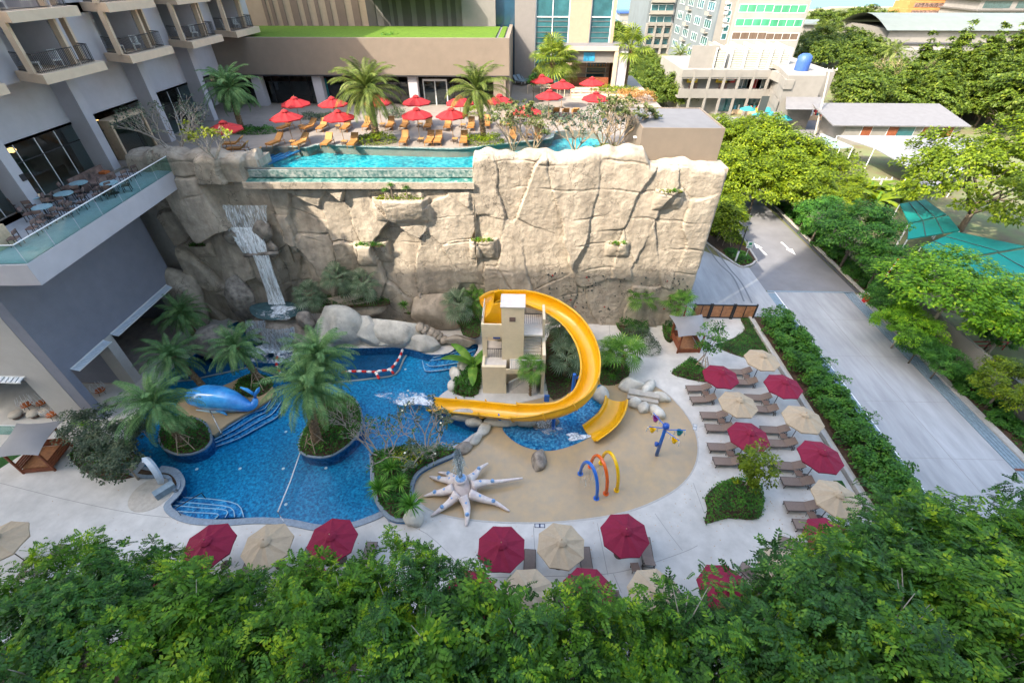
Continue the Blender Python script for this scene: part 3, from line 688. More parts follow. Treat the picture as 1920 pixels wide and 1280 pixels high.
# ================================================================ planter islands in the pool
def island(px, h, name, label, m='coping', soilz=.05, w=.24):
    loop = smoothpoly(PL(px, h), 4); loop = [Vector((p.x, p.y, 0)) for p in loop]
    t = thing(name, label, 'planter', sum(loop, Vector())/len(loop), world=True); t.location.z = -1.3; 
    ring(offset(loop, -w*.9), w*.85, -1.3, h-.12).build('wall', 'tile_wall', t); ring(offset(loop, -w), w, h-.12, h).build('kerb', m, t); MB().prism(offset(loop, -w+.02), None, h-soilz).build('soil', 'soil', t)
    return offset(loop, -w)
isl1 = island([(297, 812), (300, 835), (322, 850), (355, 852), (385, 840), (398, 820), (385, 790), (350, 780), (310, 780)], .10, 'planter_island', 'round stone edged planter island under the palm left of the whale')
isl2 = island([(559, 832), (562, 848), (585, 857), (620, 855), (655, 833), (677, 805), (680, 780), (672, 755), (655, 740), (620, 745), (590, 775), (566, 810)], .14, 'planter_island', 'stone edged planter island in the middle of the pool under the big palms')
isl3 = island([(693, 860), (697, 848), (740, 836), (800, 836), (850, 838), (858, 850), (810, 872), (782, 892), (774, 925), (780, 950), (765, 975), (735, 975), (712, 955), (699, 925)], .30, 'planter_island', 'long curved planter bed between the pool and the splash pad')
isl4 = island([(250, 865), (262, 872), (300, 879), (325, 884), (338, 902), (331, 925), (318, 912), (310, 895), (270, 895), (240, 888), (225, 870)], .16, 'planter_island', 'brown earth planter beside the water arch', w=.22)
# the whale's landing
land = smoothpoly(PL([(330, 760), (360, 735), (420, 722), (470, 700), (505, 715), (512, 738), (490, 758), (460, 775), (425, 795), (400, 815), (385, 800), (350, 790)], .02), 4)
b = MB().prism(land, -1.3, .02); b.build('whale_landing', 'splash_floor', kind='structure')
# ================================================================ rock cliff
rockmat('rock', (.425, .36, .29), (.33, .28, .225), .32, .6); mat('rock_wet', (.15, .14, .12), .5, .3, 1, .7, 4); rockmat('rock_pale', (.55, .53, .48), (.45, .43, .385), .2, .3)
mat('rock_brown', (.27, .235, .20), .8, .35, 2, .8, 6, col2=(.13, .11, .095))
def fbm(x, y, s, seed, oct=4):
    g = np.random.default_rng(seed); out = np.zeros_like(x); a = 1
    for o in range(oct):
        for k in range(3):
            th = g.uniform(0, 2*pi); f = s*(1.9**o)*g.uniform(.8, 1.25); out += a*np.sin((x*np.cos(th)+y*np.sin(th))*f+g.uniform(0, 6.28)+1.3*np.sin(x*f*.5+y*f*.37+k))/3
        a *= .5
    return out
YW = 35.5
tops = [(-31, 15.9), (-27.5, 15.9), (-24.2, 15.7), (-21.2, 15.6), (-21.0, 13.35), (-4.2, 13.35), (-4.0, 15.9), (-2, 15.9), (4.5, 15.95), (6.5, 16.4), (9.0, 16.2), (9.6, 15.3), (13, 15.3), (14.6, 15.2), (15.5, 14.6), (17, 14.2)]
NX, NS = 620, 300
X = np.linspace(-31, 16.4, NX); tz = np.interp(X, [t[0] for t in tops], [t[1] for t in tops])
tz = tz+.12*np.sin(X*1.7)+.08*np.sin(X*4.1+1)
tz = np.where((X > -21) & (X < -4.1), 13.35, tz)
Sf = np.linspace(0, 1, NS); NF = int(NS*.86)
XX = np.repeat(X[None], NS, 0); frac = np.clip(Sf/(NF/NS), 0, 1)[:, None]
ZZ = -1.4+frac*(tz[None]+1.4)
g = np.random.default_rng(5); ns = 66
sx_ = np.concatenate([g.uniform(-31, -12, 34), g.uniform(-12, 17, 32)]); sz_ = g.uniform(-1, 17, ns); so_ = g.uniform(-.42, .42, ns); st = g.uniform(-.10, .10, (ns, 2))
wx = XX+.5*fbm(XX, ZZ, .55, 2)+.05*(ZZ-8); wz = ZZ+.5*fbm(XX, ZZ, .5, 3)
dd = np.sqrt(((wx[..., None]-sx_)/1.0)**2+((wz[..., None]-sz_)/1.9)**2); idx = np.argsort(dd, -1)[..., :2]
d1 = np.take_along_axis(dd, idx[..., :1], -1)[..., 0]; d2 = np.take_along_axis(dd, idx[..., 1:], -1)[..., 0]; i1 = idx[..., 0]
edge = d2-d1; amp = np.where(XX < -12, 1.35, .55)
amp = np.clip(np.interp(XX[0], [-31, -14, -8, 17], [1.3, 1.1, .5, .42]), 0, 2)[None]
off = so_[i1]*amp+(st[i1, 0]*(XX-sx_[i1])+st[i1, 1]*(ZZ-sz_[i1]))*amp*1.3
cmask = np.clip(.5+1.1*fbm(XX, ZZ, .45, 15), .04, 1); crev = -.30*np.exp(-(edge/.06)**2)*amp*cmask
lay = np.abs(((ZZ*.42+.35*fbm(XX, ZZ, .3, 16)) % 1)-.5)*2; YY = YW-off-crev+.035*fbm(XX, ZZ, .8, 7)+.04*np.round(fbm(XX, ZZ, .5, 19)*2.2)/2.2+.05*np.exp(-(lay/.05)**2)*np.clip(fbm(XX, ZZ, .5, 18)*2, 0, 1)*2+.018*fbm(XX, ZZ, 3.2, 8)+.014*fbm(XX, ZZ, 9, 9, 2)
YY += .45*np.clip((ZZ-2)/12, 0, 1)*0 - .012*(15-ZZ)*0
# the slot of the waterfall
fx = np.interp(ZZ, [-1.4, 3, 6, 8.2, 9.2, 12, 13.6], [-21.2, -21.2, -20.9, -21.6, -22.6, -23.3, -23.6]); fw = np.interp(ZZ, [-1.4, 4, 8.6, 9.3, 13.4, 13.6], [2.2, 1.5, 1.2, 2.1, 2.5, 2.5])
slot = np.clip(1-(np.abs(XX-fx)/fw)**6, 0, 1)*np.clip((13.6-ZZ)/.4, 0, 1)
YY += 1.15*slot*np.clip(1-(ZZ < 3)*0, 0, 1)
# cliff bulges forward left of the fall
YY -= .9*np.exp(-((XX+26.5)/2.6)**2)*np.clip(1-ZZ/15, 0, 1)
# planting pockets hung on the face: (x px, y px, half width m)
pock = [(747, 377, 2.35, .9, 2.0), (691, 463, 1.55, .75, 2.1), (905, 455, 1.2, .75, 1.9), (1259, 362, 1.15, .6, 1.6), (1160, 458, 1.0, .45, 1.4), (366, 462, .95, .6, 1.5)]
POCK = []
for (qx, qy, hw, dep, hh) in pock:
    p = PY(qx, qy, YW-dep+.1); POCK.append((p, hw, dep))
    ax = np.clip(1-(np.abs(XX-p.x)/hw)**4, 0, 1)**.5; dz = (p.z-ZZ)
    az = np.where(dz < -.04, 0, np.where(dz < hh, np.cos(np.clip(dz/hh, 0, 1)*pi/2)**.6, 0))
    YY -= dep*ax*az
# face leans in to the round of the crest, then runs back over the top
fi = np.arange(NS)
for k in range(NF-8, NF): q = (k-(NF-8))/8; YY[k] += .38*q*q; ZZ[k] -= .10*q
for k in range(NF, NS):
    q = (k-NF+1)/(NS-NF); YY[k] = YY[NF-1]*(1-q)+(YW+1.9)*q+.05*fbm(X, X*0+k*.1, 2, 4); ZZ[k] = ZZ[NF-1]+.16*np.sin(q*pi)+.05*fbm(X, X*0+k*.12, 1.5, 6)
    low = (X > -21.05) & (X < -4.1); YY[k][low] = YY[NF-1][low]*(1-q*.25)+(YW+.5)*q*.25
# right end turns the corner
xe = XX.copy(); q = np.clip((X-15.4)/1.0, 0, 1); YY += (q**1.6*4.6)[None]; xe = np.where(XX > 15.4, 15.4+(XX-15.4)*(1-.35*q[None]), XX)+.09*fbm(ZZ, XX*0, 1., 12)*(XX > 14)
V = np.stack([xe, YY, ZZ], -1).reshape(-1, 3); a = (np.arange(NS-1)[:, None]*NX+np.arange(NX-1)[None]).ravel()
me = npmesh('rock_face', V, np.stack([a, a+1, a+NX+1, a+NX], 1)); me.shade_smooth()
cl = thing('rock_cliff', 'tall artificial sandstone cliff with planted pockets under the upper pool', 'rock wall', (-7, YW, 0), world=True)
link('rock_face', me, 'rock', cl)
MB().box(-31, -21.05, 36.3, 38.2, 6, 15.2).build('rock_core', 'rock', cl); MB().box(-3.9, 15.8, 36.2, 38.2, 6, 14.9).build('rock_core', 'rock', cl)
# rusty climbing holds on the lower face
holds = MB(); hr = MB()
rd = random.Random(4)
for i in range(90):
    x = rd.uniform(2, 15); z = rd.uniform(1.5, 5.8); kx = int((x+31)/(47.4)*(NX-1)); kz = int((z+1.4)/(tz[kx]+1.4)*NF); y = YY[kz, kx]-.02
    (hr if i % 9 == 0 else holds).obox((x, y, z), (rd.uniform(.06, .16), .1, rd.uniform(.05, .12)), 0, 0, rd.uniform(0, 3))
mat('hold_dark', (.05, .06, .06), .7); mat('hold_red', (.35, .03, .03), .7)
o = holds.build('climbing_hold', 'hold_dark', cl); o['kind'] = 'stuff'; o = hr.build('climbing_hold', 'hold_red', cl); o['kind'] = 'stuff'
def boulder(name, loc, sz, seed, m='rock', rz=0, label=None, parent=None, cat='boulder', group=None, sub=4, cut=.32, nz=.09):
    import bmesh
    bm = bmesh.new(); bmesh.ops.create_icosphere(bm, subdivisions=sub, radius=1); g = np.random.default_rng(seed)
    co_ = np.array([v.co for v in bm.verts]); bm.faces.ensure_lookup_table(); F3 = np.array([[v.index for v in f.verts] for f in bm.faces]); bm.free()
    for k in range(9):
        n_ = rdir(1)[0] if False else g.normal(0, 1, 3); n_ /= np.linalg.norm(n_); d = 1-cut*g.uniform(.4, 1.1); h = co_@n_; co_ -= np.where(h > d, h-d, 0)[:, None]*n_*.92
    co_ += co_*(nz*fbm(co_[:, 0]*1.0+co_[:, 2], co_[:, 1]-co_[:, 2]*.7, 2.2, seed, 4))[:, None]
    me = npmesh(name, co_*np.array(sz), F3=F3); me.shade_smooth()
    o = link(name, me, m, parent, label, cat if not parent else None, group); o.location = loc; o.rotation_euler = (0, 0, rz)
    return o
def rock_at(px, z, sz, seed, label, m='rock', rz=0, name='boulder', group=None, **k):
    p = P(*px, z); return boulder(name, p, sz, seed, m, rz, label, None, 'rock', group, **k)
rock_at((640, 612), 1.6, (2.3, 1.5, 2.3), 21, 'big pale rounded boulder right of the small waterfall', 'rock_pale')
rock_at((690, 622), 1.1, (1.8, 1.2, 1.6), 22, 'pale lumpy boulder second from the small waterfall', 'rock_pale')
rock_at((612, 638), .5, (.9, .8, 1.0), 23, 'small pale boulder standing before the foot of the waterfall', 'rock_pale')
rock_at((595, 622), 1.0, (.55, .5, .8), 24, 'narrow upright stone beside the waterfall foot', 'rock_pale')
rock_at((745, 622), 1.0, (3.0, 1.3, 1.5), 25, 'long low pale boulder along the back of the pool', 'rock_pale', R(-8), cut=.4)
rock_at((790, 645), .35, (2.1, .9, 1.0), 26, 'smooth pale boulder beside the rock stairs', 'rock_pale', R(-8))
rock_at((820, 585), 1.6, (3.0, 1.2, 2.0), 27, 'broad grey rock ledge behind the stairs', 'rock', R(-3))
rock_at((662, 575), 2.2, (3.2, 1.0, 1.5), 28, 'rock ledge holding silver palms above the boulders', 'rock', R(4), cut=.4)
rock_at((720, 640), .2, (4.6, .8, 1.1), 29, 'low rock shelf at the back rim of the pool', 'rock_pale', R(-2), cut=.45)
rock_at((862, 640), .5, (1.5, .6, .7), 30, 'flat grey rock ledge at the grotto steps', 'rock', R(5), cut=.45)
for i, (x, y) in enumerate(((786, 613), (796, 617), (806, 621), (815, 626), (823, 631), (830, 637))):
    p = P(x, y, 1.6-.25*i); boulder('rock_step', p, (.5, .6, .35), 40+i, 'rock', R(-10), ('topmost', 'second', 'third', 'fourth', 'fifth', 'lowest')[i]+' of six rough stone steps behind the smooth boulder', None, 'step', 'rough stone steps by the pool', sub=3)
rock_at((452, 560), 3.2, (1.3, 1.0, 2.6), 31, 'tall dark rock left of the lower waterfall', 'rock_brown')
rock_at((350, 560), 2.8, (2.0, 1.4, 3.3), 32, 'high grey rock behind the palms left of the waterfall', 'rock')
rock_at((405, 640), 1.0, (2.4, 1.3, 1.6), 33, 'shadowed rock behind the middle palm', 'rock_brown')
# fall basin of brown stone
bp = P(525, 585, 2.9)
boulder('boulder', bp-Vector((0, 0, 1.6)), (3.0, 1.7, 1.5), 50, 'rock_brown', 0, 'round brown rock basin under the waterfall', None, 'rock', sub=4, cut=.25)
rock_at((572, 600), 2.6, (.8, .8, .9), 51, 'angular dark rock on the right lip of the fall basin', 'rock_brown')
rock_at((565, 640), .5, (1.0, .8, .8), 52, 'wet dark rock at the foot of the lower fall', 'rock_brown')
for (x, y, z, s_, sd) in ((437, 440, 9.4, (.9, .7, .9), 53), (492, 432, 9.6, (.8, .6, 1.2), 54), (510, 465, 8.2, (.6, .5, .9), 55)):
    p = PY(x, y, YW+.1); boulder('boulder', p, s_, sd, 'rock_brown', 0, {53: 'dark rock splitting the upper waterfall on the left', 54: 'dark rock splitting the upper waterfall on the right', 55: 'small dark rock on the right bank of the fall'}[sd], None, 'rock')
tag(MB().tube([PY(458, 479, YW-.5), PY(500, 476, YW-.65), PY(522, 474, YW-.5)], [.16, .2, .14], 8).build('ledge', 'rock_brown', smooth=True), 'thin stone lip between the upper and lower waterfall', 'rock')
# ---- falling water
foammat('fall_water', .30, (7, 7, .55), .95); foammat('fall_thin', .40, (8, 8, .5), .9); foammat('foam', .44, (1.6, 1.6, 1.6), .85); foammat('foam_dense', .32, (2.8, 2.8, 2.8), .95)
foammat('jet', .47, (14, 14, 2.0), .7); foammat('fall_dark', .34, (6, 6, .7), .85, (.72, .78, .88))
def sheet(path, widths, seed, n=22, bulge=.12, name='water_sheet', m='fall_water', parent=None):
    V = []; g = np.random.default_rng(seed)
    pts = smoothpoly([Vector(p) for p in path], 6, False); ws = np.interp(np.linspace(0, 1, len(pts)), np.linspace(0, 1, len(widths)), widths)
    for p, w in zip(pts, ws):
        for k in range(n):
            t = k/(n-1)*2-1; V.append((p.x+t*w, p.y-bulge*(1-t*t)+.05*sin(k*2.3)+.03*sin(k*5.1), p.z))
    a = (np.arange(len(pts)-1)[:, None]*n+np.arange(n-1)[None]).ravel()
    me = npmesh(name, np.array(V), np.stack([a, a+1, a+n+1, a+n], 1)); me.shade_smooth(); return link(name, me, m, parent)
wf = thing('waterfall', 'white waterfall tumbling down the cliff in three drops', 'waterfall', (-21.5, 34.5, 0), world=True)
sheet([PY(452, 384, YW+.45), PY(455, 420, YW+.15), PY(460, 450, YW-.1)], [2.2, 2.1, 1.5], 1, m='fall_thin', parent=wf, n=34)
sheet([PY(450, 425, YW-.02), PY(470, 455, YW-.4), PY(478, 474, YW-.55)], [1.5, 1.3, 1.05], 2, m='fall_water', parent=wf)
sheet([PY(489, 478, YW-.8), PY(500, 510, YW-1.0), PY(514, 550, YW-1.1), PY(522, 580, YW-1.5)], [.72, .68, .72, .9], 3, parent=wf)
sheet([P(478, 600, 2.75), P(480, 612, 2.0), P(484, 640, .0)], [.9, .95, 1.1], 4, m='fall_dark', parent=wf)
sheet([P(520, 612, 2.7), P(522, 624, 1.9), P(524, 652, .0)], [1.5, 1.5, 1.55], 5, m='fall_dark', parent=wf, bulge=.4)
def foam_patch(px, r, z, m='foam', name='foam', parent=None, label=None, cat=None):
    p = P(*px, z); g = np.random.default_rng(int(px[0])); b = MB(); vs = [(p.x, p.y, z+.03)]; n = 26
    for k in range(n):
        a = 2*pi*k/n; q = 1+.25*sin(3*a+px[0])+.15*sin(5*a); vs.append((p.x+cos(a)*r[0]*q, p.y+sin(a)*r[1]*q, z))
    b.add(vs, [(0, 1+k, 1+(k+1) % n) for k in range(n)]); return b.build(name, m, parent, label=label, cat=cat)
MB().prism(smoothpoly([P(x, y, 2.82) for x, y in ((468, 575), (500, 566), (545, 566), (566, 578), (555, 592), (520, 600), (480, 595))], 4), None, 2.82).build('basin_water', mat('basin_water', (.05, .10, .11), .15, .3, 2, spec=.7), wf)
foam_patch((528, 580), (.95, .7), 2.86, 'foam_dense', parent=wf); foam_patch((520, 588), (1.6, .8), 2.84, 'foam', parent=wf)
foam_patch((515, 662), (3.1, 1.2), -.11, 'foam', parent=wf); foam_patch((505, 655), (2.0, .7), -.10, 'foam_dense', parent=wf)
# ================================================================ upper terrace
MB().prism([(-46, 36.6), (-21.3, 36.6), (-21.3, 37.35), (-4.0, 37.35), (-4.0, 36.6), (15.3, 36.6), (15.3, 76), (-46, 76)], -.03, 13.5).build('podium', 'kerb', kind='structure')
UP = smoothpoly([P(x, y, 14.62) for x, y in ((440, 292), (480, 279), (540, 277), (575, 279), (600, 273), (660, 276), (760, 279), (860, 281), (920, 274), (980, 268), (1030, 262), (1045, 248), (1120, 248), (1140, 270))], 4, False)
UPX = [Vector((p.x, p.y, 0)) for p in UP]+[Vector((8.2, 37.6, 0)), Vector((-3.9, 37.5, 0)), Vector((-3.9, 36.45, 0)), Vector((-21.9, 35.95, 0)), Vector((-23.4, 37.3, 0))]
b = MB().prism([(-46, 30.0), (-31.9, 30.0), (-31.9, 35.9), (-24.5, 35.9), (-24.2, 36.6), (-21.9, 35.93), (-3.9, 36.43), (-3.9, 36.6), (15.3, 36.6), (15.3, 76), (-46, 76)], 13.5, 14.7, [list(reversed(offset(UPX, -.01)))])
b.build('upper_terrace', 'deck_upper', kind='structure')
b = MB(); n = len(UPX); b.add([(p.x, p.y, 14.71) for p in UPX]+[(p.x, p.y, 13.8) for p in UPX], [(i, (i+1) % n, (i+1) % n+n, i+n) for i in range(n)])
up = thing('infinity_pool', 'turquoise infinity pool spilling over a mosaic edge above the cliff', 'pool', (-12, 38, 13.5), world=True)
b.build('wall', 'tile_upper', up)
MB().prism(offset(UPX, .03), None, 13.98).build('floor', 'tile_upper', up); MB().prism(offset(UPX, -.004), None, 14.58).build('water', 'water_upper', up)
b = MB(); a0, a1 = Vector((-21.9, 35.95, 0)), Vector((-3.95, 36.45, 0))
b.beam(a0+Vector((0, -.12, 14.30)), a1+Vector((0, -.12, 14.30)), .24, .56); b.build('spill_edge', 'tile_lip', up)
b = MB(); b.beam(a0+Vector((.1, -.02, 14.60)), a1+Vector((0, -.02, 14.60)), .05, .03); b.build('edge_trim', 'kerb_dark', up)
b = MB(); b.add([(-22.1, 34.85, 13.72), (-3.95, 35.3, 13.72), (-3.95, 36.33, 13.95), (-22.1, 35.85, 13.95)], [(0, 1, 2, 3)]); b.build('channel', 'tile_channel', up)
b = MB(); b.beam((-22.1, 34.8, 13.7), (-3.95, 35.25, 13.7), .14, .5); b.build('channel_kerb', 'rock', up)
b = MB()
for i in range(5): b.beam(P(452+i*9, 316-i*.5, 13.9+.13*i), P(515+i*12, 283-i*.3, 13.9+.13*i), .3, .1)
b.build('step', 'tile_wall', up)
b = MB(); p0, p1, p2 = P(458, 294, 14.7), P(462, 281, 15.6), P(499, 303, 14.7)
mat('steel', (.6, .62, .64), .25, metal=.9); b.tube([p0, p1, (p1+p2)/2+Vector((0, 0, .05)), p2], .03, 6); tag(b.build('handrail', 'steel', smooth=True), 'curved steel handrail at the steps of the upper pool', 'handrail')
strip([p+Vector((0, 0, 14.7)) for p in [Vector((q.x, q.y, 0)) for q in UP[8:-8]]], .3, 14.70, 14.74, 'upper_pool_coping', 'tile_lip')
# ================================================================ buildings
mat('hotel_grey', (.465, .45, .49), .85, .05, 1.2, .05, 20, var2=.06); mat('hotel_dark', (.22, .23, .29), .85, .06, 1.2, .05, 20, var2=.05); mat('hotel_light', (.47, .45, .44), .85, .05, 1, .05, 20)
mat('cream', (.60, .465, .34), .75, .06, 2, .04, 20); mat('beige', (.215, .175, .14), .85, .06, 1, .06, 20, var2=.06); mat('beige_dark', (.20, .175, .155), .85, .06, 1); mat('roof_grey', (.155, .155, .165), .8, .08, 1)
mat('white_wall', (.245, .232, .215), .8, .08, .6, var2=.08); mat('white_wall_far', (.27, .262, .25), .8, .10, .25, var2=.12); mat('grey_wall', (.22, .21, .20), .85, .1, .6, var2=.1)
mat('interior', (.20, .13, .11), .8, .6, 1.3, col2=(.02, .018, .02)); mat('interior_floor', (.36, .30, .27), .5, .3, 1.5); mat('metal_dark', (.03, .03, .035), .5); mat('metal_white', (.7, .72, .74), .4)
mat('curtain', (.16, .50, .52), .6, .2, 1.5, stretch=(1, 12, .2)); mat('awning', (.62, .70, .80), .6, .1, 3); mat('wood_pale', (.58, .44, .30), .6, .15, 5); mat('wood_red', (.24, .07, .03), .6, .3, 6, .2); mat('wood_panel', (.42, .19, .085), .6, .25, 5, .2)
glassmat('glass', (.62, .74, .76), .02, .07, .6); glassmat('glass_rail', (.68, .88, .86), .04, .05, .45); glassmat('glass_dark', (.40, .48, .50), .03, .08, .6)
mat('glass_far', (.05, .09, .10), .08, .3, 1.2, spec=1., coat=.6); mat('glass_green', (.06, .30, .17), .12, .35, .8, spec=.9, coat=.5, stretch=(.5, .5, .1)); mat('glass_teal', (.03, .12, .14), .12, .4, .5, spec=.9, coat=.5); mat('glass_brown', (.14, .10, .08), .15, .35, 1.2, spec=.8, stretch=(4, .5, .1))
mat('stripe_cream', (.40, .31, .23), .8, .05, 2); mat('stripe_brown', (.20, .145, .115), .8, .06, 2); mat('stripe_grey', (.22, .205, .20), .8, .05, 2); mat('stripe_dark', (.10, .095, .09), .8, .06, 2)
mat('blue_glass', (.02, .07, .12), .08, .2, .4, spec=1., coat=.5)
# ---- hotel wing on the left
ht = thing('hotel_building', 'grey and cream hotel wing with balconies and a glass fronted restaurant', 'hotel', (-34, 30, 0), world=True)
def hb(name, m, *boxes, parent=ht, **k):
    b = MB()
    for q in boxes: b.box(*q)
    return b.build(name, m, parent, **k)
XF = -32.0
# ground storey: dark flank facing the pool with two openings, pale end wall
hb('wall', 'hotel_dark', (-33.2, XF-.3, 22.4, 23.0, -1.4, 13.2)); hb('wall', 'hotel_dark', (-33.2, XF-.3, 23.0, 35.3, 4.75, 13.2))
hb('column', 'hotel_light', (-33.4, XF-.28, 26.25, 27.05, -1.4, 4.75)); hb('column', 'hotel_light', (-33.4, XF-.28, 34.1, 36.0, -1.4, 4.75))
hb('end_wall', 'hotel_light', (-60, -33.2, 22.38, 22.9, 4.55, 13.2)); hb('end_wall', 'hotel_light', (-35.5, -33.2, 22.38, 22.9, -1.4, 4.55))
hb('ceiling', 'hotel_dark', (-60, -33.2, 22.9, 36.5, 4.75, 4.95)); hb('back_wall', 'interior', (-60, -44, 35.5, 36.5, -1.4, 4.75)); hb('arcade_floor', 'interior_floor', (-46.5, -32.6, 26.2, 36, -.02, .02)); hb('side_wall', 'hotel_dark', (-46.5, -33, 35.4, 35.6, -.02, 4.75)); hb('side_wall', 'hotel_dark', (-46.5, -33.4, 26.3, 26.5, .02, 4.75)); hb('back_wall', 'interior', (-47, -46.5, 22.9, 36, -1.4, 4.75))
def awning(a, b, w, h, z, seg):
    m = MB(); a, b = Vector(a), Vector(b); d = (b-a); n = Vector((d.y, -d.x, 0)).normalized()
    for i in range(seg):
        p = a+d*(i/seg); q = a+d*((i+.72)/seg)
        m.add([p+n*.02+Vector((0, 0, z+h)), q+n*.02+Vector((0, 0, z+h)), q+n*w+Vector((0, 0, z)), p+n*w+Vector((0, 0, z)), p+n*.02+Vector((0, 0, z+h-.05)), q+n*.02+Vector((0, 0, z+h-.05)), q+n*w+Vector((0, 0, z-.06)), p+n*w+Vector((0, 0, z-.06))],
              [(0, 3, 2, 1), (4, 5, 6, 7), (3, 7, 6, 2), (0, 4, 7, 3), (1, 2, 6, 5)])
    o = m.build('awning', 'awning', ht); m2 = MB(); m2.beam(a+n*w+Vector((0, 0, z-.03)), b+n*w+Vector((0, 0, z-.03)), .07); m2.beam(a+n*.03+Vector((0, 0, z+h)), b+n*.03+Vector((0, 0, z+h)), .07); m2.build('frame', 'metal_white', o); return o
awning((XF-.3, 23.0, 0), (XF-.3, 26.3, 0), .55, .15, 4.6, 22); awning((XF-.3, 27.0, 0), (XF-.3, 34.2, 0), .55, .15, 4.6, 46); awning((-60, 22.38, 0), (-35.2, 22.38, 0), .5, .12, 4.4, 70)
# terrace slab with its pale fascia and glass balustrade
TP = [(-27.9, 36.5), (-26.95, 20.95), (-28.4, 20.85), (-60, 20.85), (-60, 24), (-32.3, 24), (-32.3, 36.5)]
b = MB(); b.prism(TP, 13.2, 14.5, bottom=True); b.build('terrace_slab', 'hotel_grey', ht)
MB().prism(offset(TP, -.12), None, 14.53).build('terrace_floor', mat('terrace_tile', (.40, .41, .45), .6, .1, 3), ht)
gl = [(-27.85, 35.6), (-26.98, 21.05), (-28.4, 20.93), (-45, 20.93)]
for k in range(len(gl)-1):
    a, b_ = Vector((*gl[k], 0)), Vector((*gl[k+1], 0)); L = (b_-a).length; n = max(1, round(L/2.1))
    for i in range(n):
        p = a.lerp(b_, (i+.02)/n); q = a.lerp(b_, (i+.98)/n)
        g_ = MB().beam(p+Vector((0, 0, 15.05)), q+Vector((0, 0, 15.05)), .025, 1.05).build('glass_panel', 'glass_rail', ht)
    MB().tube([a+Vector((0, 0, 15.62)), b_+Vector((0, 0, 15.62))], .035, 6).build('handrail', 'metal_white', ht)
hb('wall', 'hotel_grey', (-60, -33.2, 24.0, 24.3, 14.5, 27))
# upper facade: deep fins, recessed walls, glazing bays
BAY = 7.85
fins = [34.9-BAY*.93, 34.9, 42.3, 49.7, 56.5]
fins = [27.6, 35.0, 42.4, 49.7]
for y in fins: hb('column', 'hotel_grey', (-34.4, XF, y, y+.75, 14.5, 21.3))
hb('wall', 'hotel_grey', (-34.6, -33.3, 20.0, 56, 18.05, 21.3)); hb('wall', 'hotel_grey', (-50, -33.5, 20, 60, 21.3, 21.32))
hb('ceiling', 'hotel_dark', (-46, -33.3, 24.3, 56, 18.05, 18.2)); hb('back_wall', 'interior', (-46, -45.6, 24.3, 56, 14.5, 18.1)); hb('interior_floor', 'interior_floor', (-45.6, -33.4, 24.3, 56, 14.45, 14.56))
hb('partition', 'interior', (-45.6, -33.6, 49.9, 50.1, 14.5, 18.05))
for k in range(-1, 3):
    y0 = fins[k]+.75 if k >= 0 else 24.3; y1 = fins[k+1]
    n = 4
    for i in range(n):
        ya, yb = y0+(y1-y0)*i/n, y0+(y1-y0)*(i+1)/n
        if k == 1 and i in (1, 2): continue
        o = hb('window', 'metal_dark' if k == 1 else 'metal_white', (-33.42, -33.36, ya, ya+.05, 14.5, 18.05)); hb('pane', 'glass', (-33.40, -33.38, ya+.05, yb, 14.55, 18.05), parent=o)
    hb('transom', 'metal_dark', (-33.43, -33.35, y0, y1, 16.95, 17.0))
# pale timber framed doorway projecting in the second bay
o = hb('doorway', 'wood_pale', (-33.6, -32.6, 37.5, 37.7, 14.5, 17.4), (-33.6, -32.6, 41.2, 41.4, 14.5, 17.4), (-33.6, -32.6, 37.5, 41.4, 17.4, 17.65)); hb('pane', 'glass', (-32.75, -32.72, 37.7, 41.2, 14.5, 17.4), parent=o)
hb('wall_lamp', 'metal_dark', (XF, XF+.06, 28.9-.9, 29.2-.9, 16.4, 16.8))
# balconies
def railing(pts, z, h, parent):
    m = MB()
    for a, b_ in zip(pts[:-1], pts[1:]):
        a, b_ = Vector((*a, z)), Vector((*b_, z)); m.beam(a+Vector((0, 0, h)), b_+Vector((0, 0, h)), .05); m.beam(a+Vector((0, 0, .08)), b_+Vector((0, 0, .08)), .04)
        n = max(2, int((b_-a).length/.13))
        for i in range(n+1): p = a.lerp(b_, i/n); m.beam(p, p+Vector((0, 0, h)), .022)
    return m.build('railing', 'metal_dark', parent)
def balcony(y, z, pk=0):
    sl_ = [(-33.6, y+1.9), (-29.3, y), (-29.42, y+5.35), (-31.2, y+6.05), (-33.6, y+6.2)]
    s_ = MB().prism(sl_, z-.52, z, bottom=True).build('balcony', 'cream', ht)
    railing([(-31.9, y+1.35), (-29.75, y+.45), (-29.75, y+3.6)], z, 1.02, s_); railing([(-29.85, y+3.95), (-29.9, y+5.1), (-31.4, y+5.75)], z, 1.02, s_)
    for (px_, py_) in ((-30.1, y+.35), (-30.05, y+3.65), (-30.9, y+5.5)):
        MB().box(px_-.36, px_+.02, py_, py_+.2, z, z+2.7).build('post', 'cream', s_)
    hb('partition', 'hotel_grey', (-33.6, -30.5, y+3.66, y+3.84, z, z+2.7), parent=s_)
    hb('room_wall', 'hotel_grey', (-35.2, -35.0, y-.5, y+7.4, z-.62, z+2.7), parent=ht)
    hb('door', 'curtain', (-35.0, -34.93, y+1.9, y+3.4, z, z+2.35), parent=s_); hb('door_frame', 'metal_dark', (-35.0, -34.9, y+1.75, y+1.9, z, z+2.45), (-35.0, -34.9, y+3.4, y+3.52, z, z+2.45), (-35.0, -34.9, y+1.75, y+3.52, z+2.35, z+2.47), parent=s_)
    hb('air_grille', 'metal_white', (-34.98, -34.9, y+4.9, y+5.6, z+1.6, z+1.78), parent=s_)
    hb('wall', 'hotel_grey', (-35.2, -32.2, y+6.3, y+7.9+1.6, z-.6, z+3.1))
    return s_
chair_spots = []
